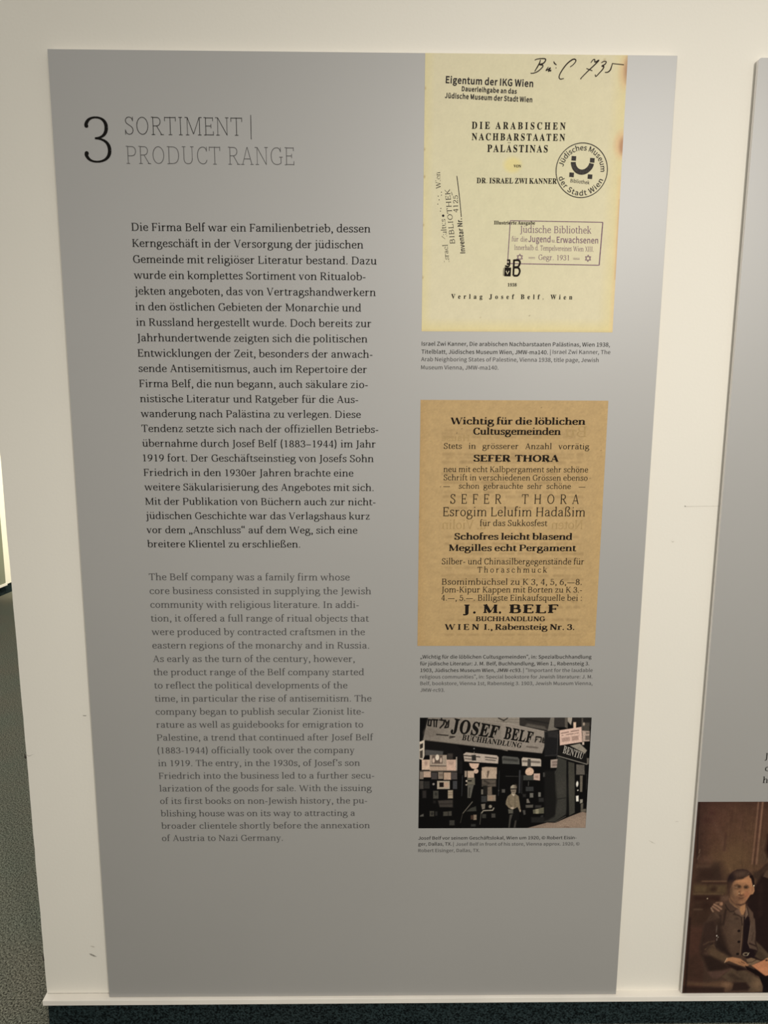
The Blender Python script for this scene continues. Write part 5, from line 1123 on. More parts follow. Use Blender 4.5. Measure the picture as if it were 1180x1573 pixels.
    ('p', (40, 39, 38), 3.0, 1, [995.1, 508.8, 1006.7, 508.8, 1007.1, 498.9, 995.5, 498.9]),
    ('p', (38, 36, 35), 3.0, 1, [958.7, 518.4, 965.7, 518.3, 966.0, 510.8, 959.0, 510.8]),
    ('p', (42, 41, 40), 2.0, 1, [1001.1, 464.6, 1007.2, 466.8, 1006.9, 452.5, 1001.6, 452.5]),
    ('p', (30, 29, 28), 4.0, 1, [980.1, 461.2, 1017.1, 461.1, 1017.6, 447.6, 980.7, 447.8]),
    ('p', (60, 57, 52), 2.0, 1, [930.7, 467.1, 938.0, 469.0, 934.0, 453.7, 932.2, 434.8, 928.6, 434.9]),
    ('p', (54, 51, 47), 2.0, 1, [943.7, 457.5, 947.8, 461.3, 945.2, 434.8, 940.6, 434.8]),
    ('p', (114, 102, 84), 1.6, 1, [932.5, 519.4, 924.7, 512.8, 921.2, 501.4, 920.7, 493.4, 928.4, 483.9, 937.3, 480.0, 948.0, 486.1, 952.5, 476.2, 955.7, 476.2, 953.0, 493.7, 949.5, 513.1, 941.6, 518.8]),
    ('p', (14, 13, 12), 2.0, 1, [939.1, 480.4, 948.0, 485.7, 952.6, 474.7, 951.4, 453.6, 938.2, 453.6, 938.5, 470.9]),
    ('l', (84, 74, 60), 1.15, 3.0, 1, [926.9, 509.0, 928.8, 493.8, 935.4, 486.1]),
    ('l', (90, 80, 66), 1.15, 3.0, 1, [941.7, 514.6, 942.0, 486.1]),
    ('p', (80, 77, 69), 2.0, 1, [926.7, 481.4, 938.2, 480.0, 938.5, 470.5, 928.0, 470.5]),
    ('e', (166, 150, 132), 1.6, 1, 936.0, 483.9, 3.8, 2.7),
    ('e', (140, 128, 112), 1.6, 1, 954.4, 476.9, 1.6, 3.0),
    ('p', (176, 163, 144), 1.6, 1, [932.4, 521.3, 941.5, 520.7, 938.8, 512.4, 934.7, 516.2]),
    ('p', (122, 110, 96), 1.6, 1, [930.4, 529.8, 943.6, 529.7, 943.2, 522.2, 940.6, 518.0, 935.3, 518.4, 932.0, 523.7]),
    ('l', (62, 56, 48), 1.47, 1.4, 1, [934.0, 525.2, 940.3, 525.4]),
    ('p', (142, 132, 117), 1.6, 1, [930.0, 531.3, 931.0, 537.3, 935.2, 540.9, 941.4, 540.1, 944.5, 534.5, 943.6, 532.0]),
    ('l', (18, 16, 14), 2.13, 1.4, 1, [930.0, 530.9, 942.9, 530.9]),
    ('e', (95, 84, 72), 4.0, 0.8, 941.5, 536.4, 3.1, 5.0),
    ('p', (66, 64, 61), 1.6, 1, [959.5, 478.4, 965.8, 478.8, 966.9, 467.9, 962.7, 466.6]),
    ('p', (50, 49, 45), 3.0, 1, [1028.0, 574.7, 1055.1, 574.6, 1058.8, 495.3, 1059.0, 468.2, 1033.4, 449.1, 1010.5, 449.6, 1034.3, 468.7]),
    ('e', (64, 61, 56), 20.0, 0.6, 1045.6, 531.4, 10.5, 20.8),
    ('e', (58, 56, 52), 18.0, 0.6, 1046.0, 483.9, 10.5, 15.3),
    ('p', (20, 19, 18), 6.0, 1, [1005.3, 574.7, 1028.0, 574.7, 1032.6, 529.5, 1036.3, 503.0, 1032.8, 462.9, 1017.4, 453.4, 1010.4, 453.4]),
    ('l', (24, 23, 22), 1.31, 3.0, 1, [1038.0, 505.8, 1057.1, 508.6]),
    ('l', (80, 76, 70), 1.47, 2.0, 1, [1035.2, 448.7, 1058.4, 462.9]),
    ('p', (12, 11, 11), 1.6, 1, [1055.1, 574.6, 1059.3, 574.6, 1065.5, 464.8, 1062.3, 464.8]),
    ('p', (58, 56, 50), 2.0, 1, [1059.3, 574.6, 1073.6, 574.6, 1079.2, 472.0, 1066.2, 464.4]),
    ('e', (68, 65, 58), 12.0, 0.6, 1068.0, 537.0, 5.3, 22.7),
    ('p', (9, 8, 8), 1.6, 1, [1074.5, 565.2, 1103.0, 565.1, 1106.3, 471.3, 1079.1, 471.4]),
    ('p', (84, 79, 73), 1.6, 1, [1076.7, 574.6, 1096.2, 574.5, 1096.7, 565.2, 1077.2, 565.2]),
    ('p', (14, 13, 13), 1.6, 1, [1096.7, 574.5, 1106.3, 574.5, 1106.9, 563.3, 1097.3, 563.3]),
    ('p', (96, 89, 79), 1.6, 1, [1086.0, 563.3, 1092.3, 562.9, 1093.2, 523.3, 1087.9, 523.3]),
    ('e', (208, 203, 193), 1.6, 1, 1080.9, 542.6, 2.6, 6.8),
    ('e', (196, 190, 180), 1.6, 1, 1083.0, 527.1, 1.6, 1.7),
    ('p', (212, 207, 197), 1.6, 1, [1079.3, 513.3, 1085.2, 514.2, 1086.1, 499.8, 1080.7, 499.8]),
    ('p', (130, 125, 114), 1.6, 1, [1088.9, 504.7, 1095.2, 505.1, 1095.4, 496.7, 1089.3, 494.9]),
    ('p', (80, 76, 68), 1.6, 1, [1091.1, 494.3, 1097.1, 495.2, 1097.0, 481.5, 1091.9, 479.6]),
    ('l', (44, 42, 40), 1.31, 1.4, 1, [1100.8, 572.7, 1102.3, 529.4]),
    ('p', (50, 49, 45), 2.0, 1, [1034.3, 608.3, 1054.6, 599.8, 1055.5, 567.1, 1028.3, 567.2, 1032.9, 581.2]),
    ('p', (12, 11, 11), 1.6, 1, [1054.0, 598.0, 1058.2, 598.0, 1059.6, 567.1, 1055.5, 567.1]),
    ('p', (58, 56, 50), 2.0, 1, [1058.2, 597.0, 1072.3, 593.3, 1073.9, 567.1, 1059.6, 567.1]),
    ('p', (12, 11, 11), 1.6, 1, [1072.3, 593.3, 1076.2, 592.3, 1077.4, 567.1, 1073.6, 567.1]),
    ('p', (84, 79, 73), 2.0, 1, [1076.3, 590.5, 1095.1, 588.6, 1096.6, 567.0, 1077.4, 567.1]),
    ('p', (12, 11, 11), 1.6, 1, [1095.4, 590.4, 1107.2, 590.4, 1107.6, 567.0, 1096.6, 567.0]),
    ('p', (20, 18, 17), 1.6, 1, [1033.9, 636.1, 1061.6, 637.0, 1098.8, 618.4, 1102.0, 590.4, 1034.2, 610.1]),
    ('l', (112, 107, 99), 2.29, 1.4, 1, [1034.2, 610.5, 1100.3, 590.4]),
    ('p', (132, 124, 113), 2.0, 1, [1059.9, 635.5, 1082.1, 640.6, 1098.9, 623.9, 1094.6, 616.1]),
    ('p', (150, 140, 128), 2.0, 0.6, [1099.5, 605.3, 1104.7, 605.3, 1104.6, 590.4, 1100.3, 590.4]),
    ('p', (198, 168, 154), 1.6, 1, [1034.9, 672.0, 1083.6, 680.2, 1087.2, 644.0, 1037.4, 635.9]),
    ('l', (92, 72, 66), 1.64, 2.5, 1, [1039.6, 664.7, 1055.3, 668.0]),
    ('l', (92, 72, 66), 1.64, 2.5, 1, [1060.9, 669.0, 1077.5, 672.0]),
    ('l', (110, 90, 82), 1.47, 1.4, 1, [1040.7, 659.5, 1043.6, 660.2]),
    ('l', (110, 90, 82), 1.64, 2.5, 1, [1051.4, 661.7, 1066.3, 663.9]),
    ('l', (120, 98, 90), 1.47, 2.5, 1, [1069.7, 664.6, 1077.5, 665.7]),
    ('p', (156, 130, 119), 3.0, 1, [1040.1, 653.2, 1058.9, 656.5, 1059.4, 646.6, 1041.4, 644.0]),
    ('p', (150, 124, 113), 3.0, 1, [1063.2, 656.9, 1077.7, 659.8, 1078.6, 649.1, 1064.2, 646.6]),
    ('l', (176, 148, 135), 0.98, 1.5, 0.7, [1041.1, 649.0, 1078.0, 654.5]),
    ('p', (162, 142, 130), 1.6, 1, [1085.8, 671.2, 1102.4, 669.7, 1103.5, 645.8, 1087.1, 645.1]),
    ('p', (96, 86, 79), 2.0, 1, [1093.3, 659.4, 1102.3, 659.4, 1102.8, 648.7, 1093.8, 648.7]),
    ('p', (110, 98, 90), 2.0, 1, [1093.7, 667.9, 1101.8, 667.9, 1102.1, 662.7, 1094.0, 662.7]),
    ('p', (190, 172, 158), 2.0, 1, [1087.1, 644.3, 1091.5, 644.3, 1091.8, 637.3, 1087.5, 637.3]),
    ('p', (124, 107, 94), 2.0, 1, [970.6, 433.9, 1017.6, 448.0, 1035.3, 447.2, 1068.0, 462.8, 1095.6, 474.6, 1105.4, 472.3, 1106.5, 433.5]),
    ('p', (142, 123, 107), 10.0, 0.6, [1004.1, 433.8, 1042.4, 445.6, 1070.0, 459.0, 1104.8, 466.6, 1106.5, 433.5]),
    ('p', (88, 82, 72), 2.0, 1, [1091.8, 480.0, 1104.1, 481.8, 1104.4, 474.2, 1092.1, 474.2]),
    ('l', (80, 55, 45), 1.47, 2.0, 0.6, [1056.9, 437.5, 1067.5, 436.3]),
]
SHOP_SIGN = [
    ('JOSEF', 'bold+14', (792.4, 669.0), (895.1, 653.5), (796.9, 700.7), (902.8, 681.4)),
    ('BELF', 'bold+14', (910.7, 652.7), (973.2, 642.3), (915.0, 680.4), (978.3, 667.0)),
    ('BUCHHANDLUNG', 'bold+6', (817.7, 649.3), (950.9, 630.1), (820.0, 662.4), (953.9, 641.6)),
    ('BENTIU', 'bold+4', (1044.3, 618.1), (1089.6, 602.6), (1046.9, 636.1), (1092.9, 616.5)),
]
BOY_SHAPES = [
    ('p', (62, 40, 34), 15.0, 1, [1348.2, 505.4, 1535.7, 504.9, 1537.5, 485.3, 1349.7, 485.8]),
    ('e', (104, 79, 56), 165.0, 1, 1456.7, 366.0, 39.9, 60.8),
    ('e', (100, 76, 54), 75.0, 0.8, 1450.2, 334.1, 40.0, 34.0),
    ('e', (84, 56, 46), 90.0, 0.7, 1407.0, 451.1, 27.3, 33.1),
    ('l', (96, 70, 58), 3.09, 16.5, 0.6, [1392.6, 459.4, 1419.5, 409.6, 1428.0, 379.5]),
    ('l', (70, 46, 40), 2.25, 6.0, 0.7, [1427.8, 419.6, 1428.3, 376.2]),
    ('e', (62, 36, 32), 15.0, 0.8, 1379.5, 452.8, 10.6, 4.9),
    ('e', (60, 35, 32), 13.5, 0.7, 1393.2, 470.9, 6.1, 4.9),
    ('l', (90, 62, 52), 2.25, 19.5, 0.5, [1457.6, 462.5, 1475.0, 402.8]),
    ('p', (58, 40, 34), 30.0, 0.7, [1356.7, 492.3, 1376.4, 492.3, 1387.9, 345.6, 1360.2, 345.7]),
    ('l', (32, 20, 17), 2.25, 6.0, 0.9, [1361.0, 495.6, 1366.3, 346.2]),
    ('l', (122, 90, 72), 3.37, 3.75, 1, [1496.4, 496.0, 1496.2, 439.2, 1495.6, 342.3]),
    ('l', (78, 52, 42), 3.65, 3.75, 1, [1500.9, 496.0, 1501.5, 439.2, 1501.0, 342.3]),
    ('l', (126, 93, 74), 4.49, 3.75, 1, [1506.2, 496.0, 1506.1, 439.2, 1505.6, 342.3]),
    ('l', (76, 52, 40), 1.4, 4.5, 1, [1510.8, 496.0, 1510.6, 439.2, 1511.0, 342.3]),
    ('p', (84, 66, 52), 22.5, 0.7, [1511.8, 401.0, 1545.5, 400.9, 1551.0, 342.1, 1512.6, 342.2]),
    ('p', (30, 14, 12), 10.5, 1, [1525.7, 415.9, 1537.3, 422.5, 1544.7, 409.2, 1550.7, 345.5, 1531.0, 359.0, 1523.3, 375.8]),
    ('l', (140, 124, 104), 1.12, 3.0, 0.8, [1371.5, 378.9, 1370.6, 370.5]),
    ('l', (120, 104, 88), 1.12, 3.75, 0.6, [1372.5, 366.3, 1367.9, 355.4]),
    ('e', (100, 72, 58), 15.0, 0.7, 1389.0, 351.2, 16.8, 7.6),
    ('p', (66, 47, 38), 24.8, 1, [1360.8, 341.6, 1425.6, 341.3, 1440.2, 300.9, 1447.0, 184.2, 1361.2, 184.7]),
    ('p', (98, 75, 60), 7.44, 0.7, [1366.7, 338.5, 1399.1, 338.3, 1399.5, 332.2, 1367.1, 332.3]),
    ('p', (54, 37, 30), 18.6, 1, [1375.7, 330.7, 1415.2, 330.5, 1420.5, 299.4, 1369.5, 301.2]),
    ('p', (54, 40, 32), 15.5, 0.7, [1407.0, 344.5, 1418.3, 344.5, 1421.7, 302.5, 1410.4, 302.6]),
    ('l', (108, 82, 64), 2.83, 4.96, 1, [1383.9, 297.7, 1440.5, 297.5]),
    ('l', (54, 34, 28), 3.86, 6.2, 1, [1384.3, 292.1, 1440.9, 291.9]),
    ('p', (84, 66, 47), 12.4, 1, [1364.8, 288.8, 1442.6, 288.4, 1440.2, 266.5, 1365.0, 266.9]),
    ('e', (58, 40, 31), 8.68, 1, 1411.2, 277.6, 8.3, 6.6),
    ('l', (60, 42, 33), 2.57, 8.68, 0.7, [1397.5, 287.1, 1397.4, 269.8]),
    ('l', (100, 80, 58), 2.83, 6.2, 1, [1366.6, 265.0, 1433.3, 264.7]),
    ('p', (52, 33, 27), 9.92, 1, [1366.9, 260.6, 1429.4, 260.3, 1436.2, 246.1, 1365.2, 246.4]),
    ('p', (98, 74, 60), 8.68, 0.8, [1429.4, 260.3, 1449.2, 260.2, 1450.3, 247.6, 1439.2, 244.5, 1429.1, 246.1]),
    ('e', (205, 185, 155), 0.93, 1, 1398.7, 253.3, 1.3, 1.5),
    ('p', (60, 42, 33), 14.88, 1, [1365.2, 246.4, 1413.6, 244.6, 1410.4, 213.0, 1399.8, 184.5, 1361.2, 184.7]),
    ('l', (96, 76, 60), 2.06, 6.2, 1, [1369.6, 225.1, 1388.1, 225.0]),
    ('e', (44, 28, 23), 16.12, 0.8, 1397.3, 235.2, 9.9, 7.9),
    ('p', (36, 23, 21), 7.44, 1, [1499.8, 266.2, 1503.9, 316.2, 1515.8, 324.7, 1528.6, 339.4, 1537.7, 347.1, 1731.9, 352.5, 1771.5, 0.3, 1513.0, 2.1, 1491.7, 245.8]),
    ('p', (62, 46, 37), 8.68, 1, [1499.3, 320.1, 1515.7, 325.5, 1528.6, 339.4, 1537.7, 347.1, 1541.7, 334.7, 1521.1, 313.0, 1509.2, 288.1, 1504.4, 278.8]),
    ('p', (84, 66, 53), 4.96, 1, [1523.0, 308.3, 1529.9, 325.4, 1540.9, 328.5, 1543.4, 302.0, 1534.6, 305.2]),
    ('l', (28, 17, 15), 2.06, 3.72, 1, [1521.5, 308.4, 1543.6, 299.7]),
    ('l', (50, 34, 29), 2.57, 14.88, 0.8, [1520.6, 288.1, 1526.0, 212.4]),
    ('p', (72, 54, 44), 3.72, 1, [1441.9, 246.1, 1453.0, 249.2, 1474.5, 230.1, 1491.1, 203.1, 1492.8, 233.2, 1508.6, 215.7, 1514.3, 183.9, 1532.0, 1.9, 1406.7, 2.8, 1396.9, 185.6, 1405.3, 205.1, 1412.8, 218.6, 1431.2, 220.8]),
    ('p', (72, 54, 44), 3.6, 1, [1395.0, 191.1, 1496.8, 202.2, 1514.5, 198.2, 1521.5, 143.6, 1509.2, 120.2, 1495.1, 100.5, 1470.5, 100.7, 1460.5, 94.8, 1458.4, 77.0, 1471.5, 68.6, 1436.9, 38.9, 1418.7, 45.4, 1410.1, 65.4, 1395.6, 93.2, 1389.7, 124.8, 1393.7, 163.9]),
    ('p', (56, 40, 34), 8.4, 1, [1396.4, 191.1, 1422.4, 196.8, 1429.8, 148.1, 1427.0, 140.3, 1415.3, 132.5, 1404.6, 112.9, 1395.0, 101.1, 1389.7, 124.8, 1394.0, 160.0]),
    ('p', (86, 67, 51), 7.2, 1, [1411.3, 116.8, 1419.2, 127.6, 1430.3, 120.6, 1461.9, 98.8, 1454.5, 82.6, 1436.2, 91.0, 1417.8, 101.0]),
    ('p', (44, 31, 26), 8.4, 1, [1396.5, 105.1, 1417.7, 103.0, 1452.7, 82.6, 1472.9, 72.2, 1448.9, 64.2, 1415.7, 61.4]),
    ('p', (84, 62, 53), 4.8, 1, [1415.0, 59.4, 1449.1, 62.2, 1471.4, 69.0, 1436.9, 38.9, 1422.2, 46.4]),
    ('e', (92, 72, 58), 36.0, 0.9, 1471.0, 167.4, 15.7, 45.1),
    ('p', (40, 28, 24), 12.0, 0.8, [1427.5, 198.7, 1440.8, 163.6, 1458.3, 120.5, 1463.3, 102.7, 1441.0, 118.6, 1428.9, 138.3]),
    ('p', (38, 27, 24), 8.4, 0.8, [1428.4, 144.2, 1451.0, 124.4, 1468.8, 100.7, 1445.0, 112.7, 1426.5, 124.6]),
    ('l', (96, 76, 58), 2.19, 4.2, 1, [1404.1, 119.8, 1412.1, 129.0, 1422.5, 130.9, 1426.9, 123.6]),
    ('l', (88, 69, 55), 1.88, 4.8, 1, [1399.6, 132.6, 1411.3, 139.4, 1424.2, 141.8]),
    ('l', (38, 27, 23), 1.88, 4.8, 0.8, [1407.2, 124.7, 1420.4, 135.4]),
    ('p', (30, 19, 21), 3.0, 1, [1487.7, 206.1, 1507.2, 206.0, 1503.3, 137.9, 1509.1, 122.1, 1528.9, 116.1, 1523.7, 95.4, 1504.4, 95.5, 1491.3, 104.5, 1491.7, 143.8]),
    ('p', (88, 70, 59), 3.6, 1, [1505.8, 208.0, 1514.3, 200.2, 1519.8, 163.2, 1519.4, 139.7, 1529.3, 115.7, 1509.8, 123.7, 1503.4, 136.9]),
    ('l', (112, 92, 78), 1.25, 2.4, 0.8, [1506.5, 190.5, 1503.9, 136.9, 1510.3, 123.7]),
    ('l', (42, 28, 25), 3.13, 3.6, 1, [1507.9, 134.9, 1526.2, 126.9]),
    ('l', (60, 45, 38), 2.19, 4.8, 0.7, [1515.0, 163.2, 1512.4, 143.7]),
    ('p', (80, 64, 51), 4.2, 1, [1521.3, 141.7, 1536.9, 127.9, 1558.1, 104.1, 1559.4, 90.3, 1538.2, 91.4, 1523.3, 100.4, 1529.8, 116.1]),
    ('p', (62, 48, 38), 7.2, 0.7, [1522.0, 114.2, 1540.0, 110.1, 1555.7, 92.3, 1534.5, 92.4]),
    ('l', (112, 90, 73), 1.41, 2.4, 1, [1486.7, 202.3, 1488.1, 153.6, 1487.8, 104.5]),
    ('l', (44, 31, 26), 1.25, 2.4, 0.8, [1489.7, 182.8, 1490.7, 143.8, 1490.4, 104.5]),
    ('e', (28, 19, 17), 1.8, 1, 1479.8, 168.3, 3.4, 3.3),
    ('e', (28, 19, 17), 1.8, 1, 1482.1, 139.4, 3.4, 3.4),
    ('e', (28, 19, 17), 1.8, 1, 1481.9, 107.1, 3.4, 3.1),
    ('e', (48, 35, 31), 2.4, 1, 1471.7, 200.4, 5.2, 3.1),
    ('e', (200, 192, 182), 0.9, 1, 1428.5, 155.9, 1.4, 2.0),
    ('e', (170, 160, 150), 0.9, 1, 1432.1, 152.0, 0.9, 1.2),
    ('e', (125, 110, 103), 1.8, 1, 1429.5, 146.1, 1.0, 3.1),
    ('e', (120, 106, 98), 2.4, 0.7, 1426.7, 173.5, 1.1, 7.8),
    ('p', (76, 57, 47), 3.1, 1, [1440.6, 244.5, 1452.5, 248.8, 1475.2, 230.1, 1464.7, 220.4, 1455.5, 218.8, 1447.5, 226.8]),
    ('l', (36, 25, 21), 1.67, 2.48, 1, [1441.9, 237.4, 1448.1, 226.3, 1455.6, 218.5, 1464.3, 220.0, 1466.5, 213.5]),
    ('l', (36, 25, 21), 1.67, 2.48, 1, [1450.1, 250.0, 1462.5, 237.8, 1475.2, 230.9]),
    ('p', (108, 83, 69), 3.1, 1, [1464.4, 218.8, 1475.3, 228.2, 1489.7, 206.3, 1482.5, 204.4, 1474.8, 210.3]),
    ('l', (38, 26, 23), 2.06, 3.1, 1, [1463.3, 212.0, 1474.9, 209.5, 1482.5, 203.9, 1486.4, 184.0]),
    ('p', (112, 90, 76), 2.48, 1, [1492.2, 233.2, 1498.7, 211.8, 1491.6, 198.0, 1490.9, 225.3]),
    ('p', (90, 70, 58), 3.72, 1, [1494.5, 233.2, 1508.9, 214.9, 1513.2, 183.1, 1506.0, 183.1, 1499.2, 212.6]),
    ('l', (46, 32, 27), 1.29, 2.48, 1, [1494.2, 230.0, 1499.3, 211.0, 1491.7, 196.7]),
    ('l', (40, 28, 24), 2.57, 6.2, 1, [1444.0, 223.9, 1441.5, 185.0]),
    ('l', (38, 27, 23), 2.83, 8.68, 0.8, [1432.2, 208.2, 1435.6, 184.3]),
    ('p', (84, 66, 54), 18.6, 0.6, [1455.8, 216.0, 1479.6, 204.7, 1485.6, 184.0, 1455.6, 184.2]),
    ('l', (100, 78, 64), 1.54, 7.44, 0.7, [1418.6, 217.7, 1429.7, 203.4]),
    ('p', (140, 104, 77), 2.32, 1, [1450.0, 251.2, 1455.6, 245.4, 1470.0, 235.0, 1478.4, 233.3, 1488.7, 239.5, 1490.3, 224.6, 1486.8, 210.5, 1481.4, 210.6, 1474.9, 225.8, 1464.0, 231.6, 1452.8, 242.6]),
    ('p', (168, 123, 87), 2.9, 1, [1478.4, 233.3, 1488.6, 237.2, 1490.1, 224.6, 1486.6, 210.8, 1482.9, 210.8, 1477.1, 224.6]),
    ('l', (90, 64, 48), 1.31, 2.9, 1, [1452.4, 246.6, 1464.7, 236.2, 1474.6, 229.3]),
    ('p', (118, 88, 66), 2.9, 1, [1449.4, 258.0, 1453.4, 247.7, 1463.7, 236.2, 1459.5, 236.2, 1449.9, 246.6]),
    ('p', (46, 31, 27), 2.9, 1, [1442.5, 282.0, 1441.8, 302.5, 1444.9, 312.6, 1452.2, 322.8, 1462.0, 327.8, 1474.2, 329.2, 1484.7, 326.9, 1492.9, 320.9, 1499.5, 312.4, 1502.9, 304.5, 1503.6, 294.3, 1506.6, 288.6, 1505.4, 281.7, 1500.4, 288.6, 1497.3, 300.0, 1494.6, 307.9, 1472.8, 297.8, 1461.6, 296.7, 1459.0, 291.0, 1451.9, 277.4, 1450.0, 263.8, 1445.1, 272.9]),
    ('p', (166, 119, 85), 2.32, 1, [1456.0, 296.7, 1463.0, 304.1, 1472.3, 304.0, 1482.2, 308.0, 1491.2, 313.2, 1497.1, 302.2, 1501.2, 286.3, 1502.9, 283.5, 1501.5, 270.4, 1498.2, 260.7, 1493.6, 250.7, 1488.2, 241.8, 1480.6, 237.8, 1469.7, 238.2, 1460.9, 244.0, 1453.0, 254.6, 1449.3, 266.0, 1449.6, 277.4, 1453.5, 288.8]),
    ('p', (104, 76, 58), 13.92, 0.85, [1448.5, 272.9, 1452.2, 286.5, 1460.1, 278.5, 1463.2, 266.0, 1467.3, 254.5, 1471.8, 237.9, 1460.9, 244.0, 1452.8, 254.6]),
    ('p', (96, 70, 54), 13.92, 0.6, [1468.1, 256.8, 1476.3, 257.9, 1483.3, 248.7, 1480.1, 237.9, 1469.7, 238.2, 1464.1, 243.1]),
    ('e', (154, 118, 87), 17.4, 0.9, 1461.2, 271.7, 5.3, 6.3),
    ('e', (190, 135, 96), 23.2, 0.8, 1481.2, 296.6, 12.3, 6.8),
    ('e', (184, 127, 90), 17.4, 0.8, 1492.1, 277.2, 5.2, 7.9),
    ('e', (152, 94, 71), 13.92, 0.8, 1489.4, 261.9, 4.1, 5.2),
    ('e', (140, 104, 78), 14.5, 0.6, 1456.8, 293.3, 4.1, 5.7),
    ('p', (172, 125, 91), 2.32, 1, [1501.3, 280.6, 1505.0, 285.7, 1507.4, 272.6, 1504.8, 264.4, 1499.1, 262.6, 1498.8, 271.5]),
    ('e', (120, 80, 58), 3.48, 0.7, 1502.0, 276.1, 1.7, 4.6),
    ('p', (62, 46, 38), 8.12, 1, [1448.3, 308.1, 1456.6, 319.4, 1470.6, 323.8, 1484.0, 322.6, 1490.0, 318.7, 1485.0, 311.3, 1476.4, 304.4, 1469.2, 303.7, 1459.0, 303.5, 1451.4, 295.6]),
    ('e', (90, 69, 57), 19.72, 0.8, 1473.1, 318.7, 12.3, 6.2),
    ('e', (28, 19, 24), 15.08, 0.9, 1449.6, 304.7, 5.7, 7.9),
    ('l', (40, 27, 23), 2.43, 5.8, 0.8, [1459.1, 301.8, 1469.2, 304.0, 1477.2, 306.3]),
    ('l', (105, 84, 70), 0.75, 2.9, 0.7, [1490.0, 318.7, 1486.0, 312.5]),
    ('p', (30, 19, 18), 2.32, 1, [1492.1, 310.7, 1495.2, 312.7, 1499.6, 312.2, 1503.9, 302.2, 1505.8, 288.6, 1503.3, 284.6, 1499.5, 296.5, 1496.9, 305.1, 1493.7, 306.2]),
    ('e', (235, 215, 178), 1.16, 1, 1504.6, 286.1, 1.6, 1.6),
    ('l', (74, 52, 38), 1.87, 3.48, 1, [1459.3, 287.4, 1465.4, 289.0, 1473.3, 286.2]),
    ('l', (84, 58, 42), 1.68, 3.48, 1, [1482.2, 284.7, 1486.1, 287.7, 1490.5, 286.4]),
    ('e', (132, 106, 82), 2.9, 1, 1464.9, 282.4, 3.9, 2.1),
    ('e', (60, 44, 34), 4.64, 1, 1470.8, 282.8, 2.7, 2.0),
    ('l', (96, 68, 50), 1.31, 4.64, 0.9, [1460.6, 278.8, 1467.4, 277.4, 1473.4, 279.4]),
    ('e', (150, 120, 94), 2.32, 0.8, 1491.1, 282.7, 1.9, 1.4),
    ('e', (62, 45, 35), 4.64, 1, 1487.1, 281.8, 3.1, 2.0),
    ('l', (110, 74, 54), 1.12, 4.64, 0.8, [1483.8, 278.2, 1491.0, 278.2]),
    ('l', (184, 132, 93), 3.18, 9.28, 0.9, [1477.3, 284.1, 1479.5, 268.2]),
    ('p', (96, 64, 46), 4.64, 0.9, [1470.8, 271.6, 1474.6, 272.8, 1475.8, 263.6, 1480.3, 261.1, 1477.2, 258.8, 1471.3, 263.0]),
    ('e', (74, 46, 35), 4.06, 1, 1477.2, 261.6, 4.3, 1.6),
    ('e', (176, 127, 91), 5.8, 1, 1478.1, 266.5, 2.5, 2.5),
    ('e', (238, 222, 186), 1.16, 1, 1471.9, 266.3, 0.9, 1.2),
    ('e', (120, 80, 58), 3.48, 0.6, 1481.9, 264.2, 1.5, 2.1),
    ('l', (66, 43, 35), 1.12, 2.9, 1, [1472.4, 254.7, 1476.7, 253.1, 1481.9, 254.5]),
    ('l', (104, 69, 55), 1.87, 5.22, 1, [1473.6, 250.1, 1479.9, 249.7]),
    ('e', (110, 79, 61), 5.8, 0.8, 1474.8, 257.0, 5.7, 1.6),
    ('e', (154, 112, 83), 10.44, 0.8, 1481.6, 244.2, 4.8, 3.0),
    ('l', (70, 48, 38), 1.68, 5.22, 1, [1468.6, 238.5, 1478.1, 236.7, 1487.1, 240.7, 1491.7, 246.4]),
    ('p', (26, 16, 16), 3.48, 1, [1491.6, 247.5, 1498.2, 260.7, 1500.7, 262.4, 1497.6, 251.0, 1491.3, 239.5, 1489.0, 239.5]),
    ('p', (92, 68, 53), 23.2, 0.55, [1447.4, 282.0, 1453.0, 288.8, 1457.7, 282.0, 1460.3, 263.7, 1464.8, 247.7, 1460.8, 245.4, 1452.8, 254.6]),
    ('e', (110, 80, 60), 23.2, 0.55, 1465.8, 283.6, 9.3, 6.2),
    ('e', (112, 80, 58), 19.72, 0.5, 1487.6, 281.8, 6.4, 5.7),
    ('p', (66, 47, 38), 11.6, 0.8, [1441.7, 294.5, 1449.1, 299.0, 1452.4, 282.0, 1451.6, 263.7, 1449.3, 259.2, 1444.9, 272.9]),
    ('e', (38, 27, 21), 5.22, 0.95, 1470.5, 283.0, 2.8, 2.0),
    ('e', (40, 28, 22), 5.22, 0.95, 1487.1, 281.8, 3.0, 1.8),
    ('l', (46, 32, 25), 1.31, 4.64, 0.8, [1461.6, 284.8, 1467.7, 285.6, 1473.7, 283.6]),
    ('l', (48, 33, 25), 1.31, 4.64, 0.8, [1482.9, 283.2, 1487.4, 284.1, 1491.5, 282.3]),
    ('l', (104, 74, 55), 2.06, 8.12, 0.6, [1462.0, 280.6, 1468.3, 279.2, 1473.3, 280.5]),
    ('e', (140, 114, 90), 3.48, 0.7, 1464.7, 282.7, 2.0, 0.9),
    ('e', (150, 116, 90), 3.48, 0.6, 1491.2, 281.8, 1.3, 0.8),
    ('e', (120, 84, 62), 11.6, 0.35, 1474.8, 275.0, 2.1, 6.8),
    ('l', (74, 48, 38), 1.22, 4.64, 0.8, [1471.9, 254.5, 1476.7, 253.1, 1482.3, 254.5]),
    ('e', (128, 92, 68), 23.2, 0.35, 1477.2, 247.6, 9.3, 6.9),
    ('p', (84, 61, 49), 3.1, 1, [1411.9, 233.6, 1420.7, 244.3, 1434.2, 244.8, 1437.6, 238.2, 1435.4, 230.3, 1436.8, 225.2, 1429.8, 220.1, 1417.2, 217.0, 1409.5, 224.1, 1408.5, 230.4]),
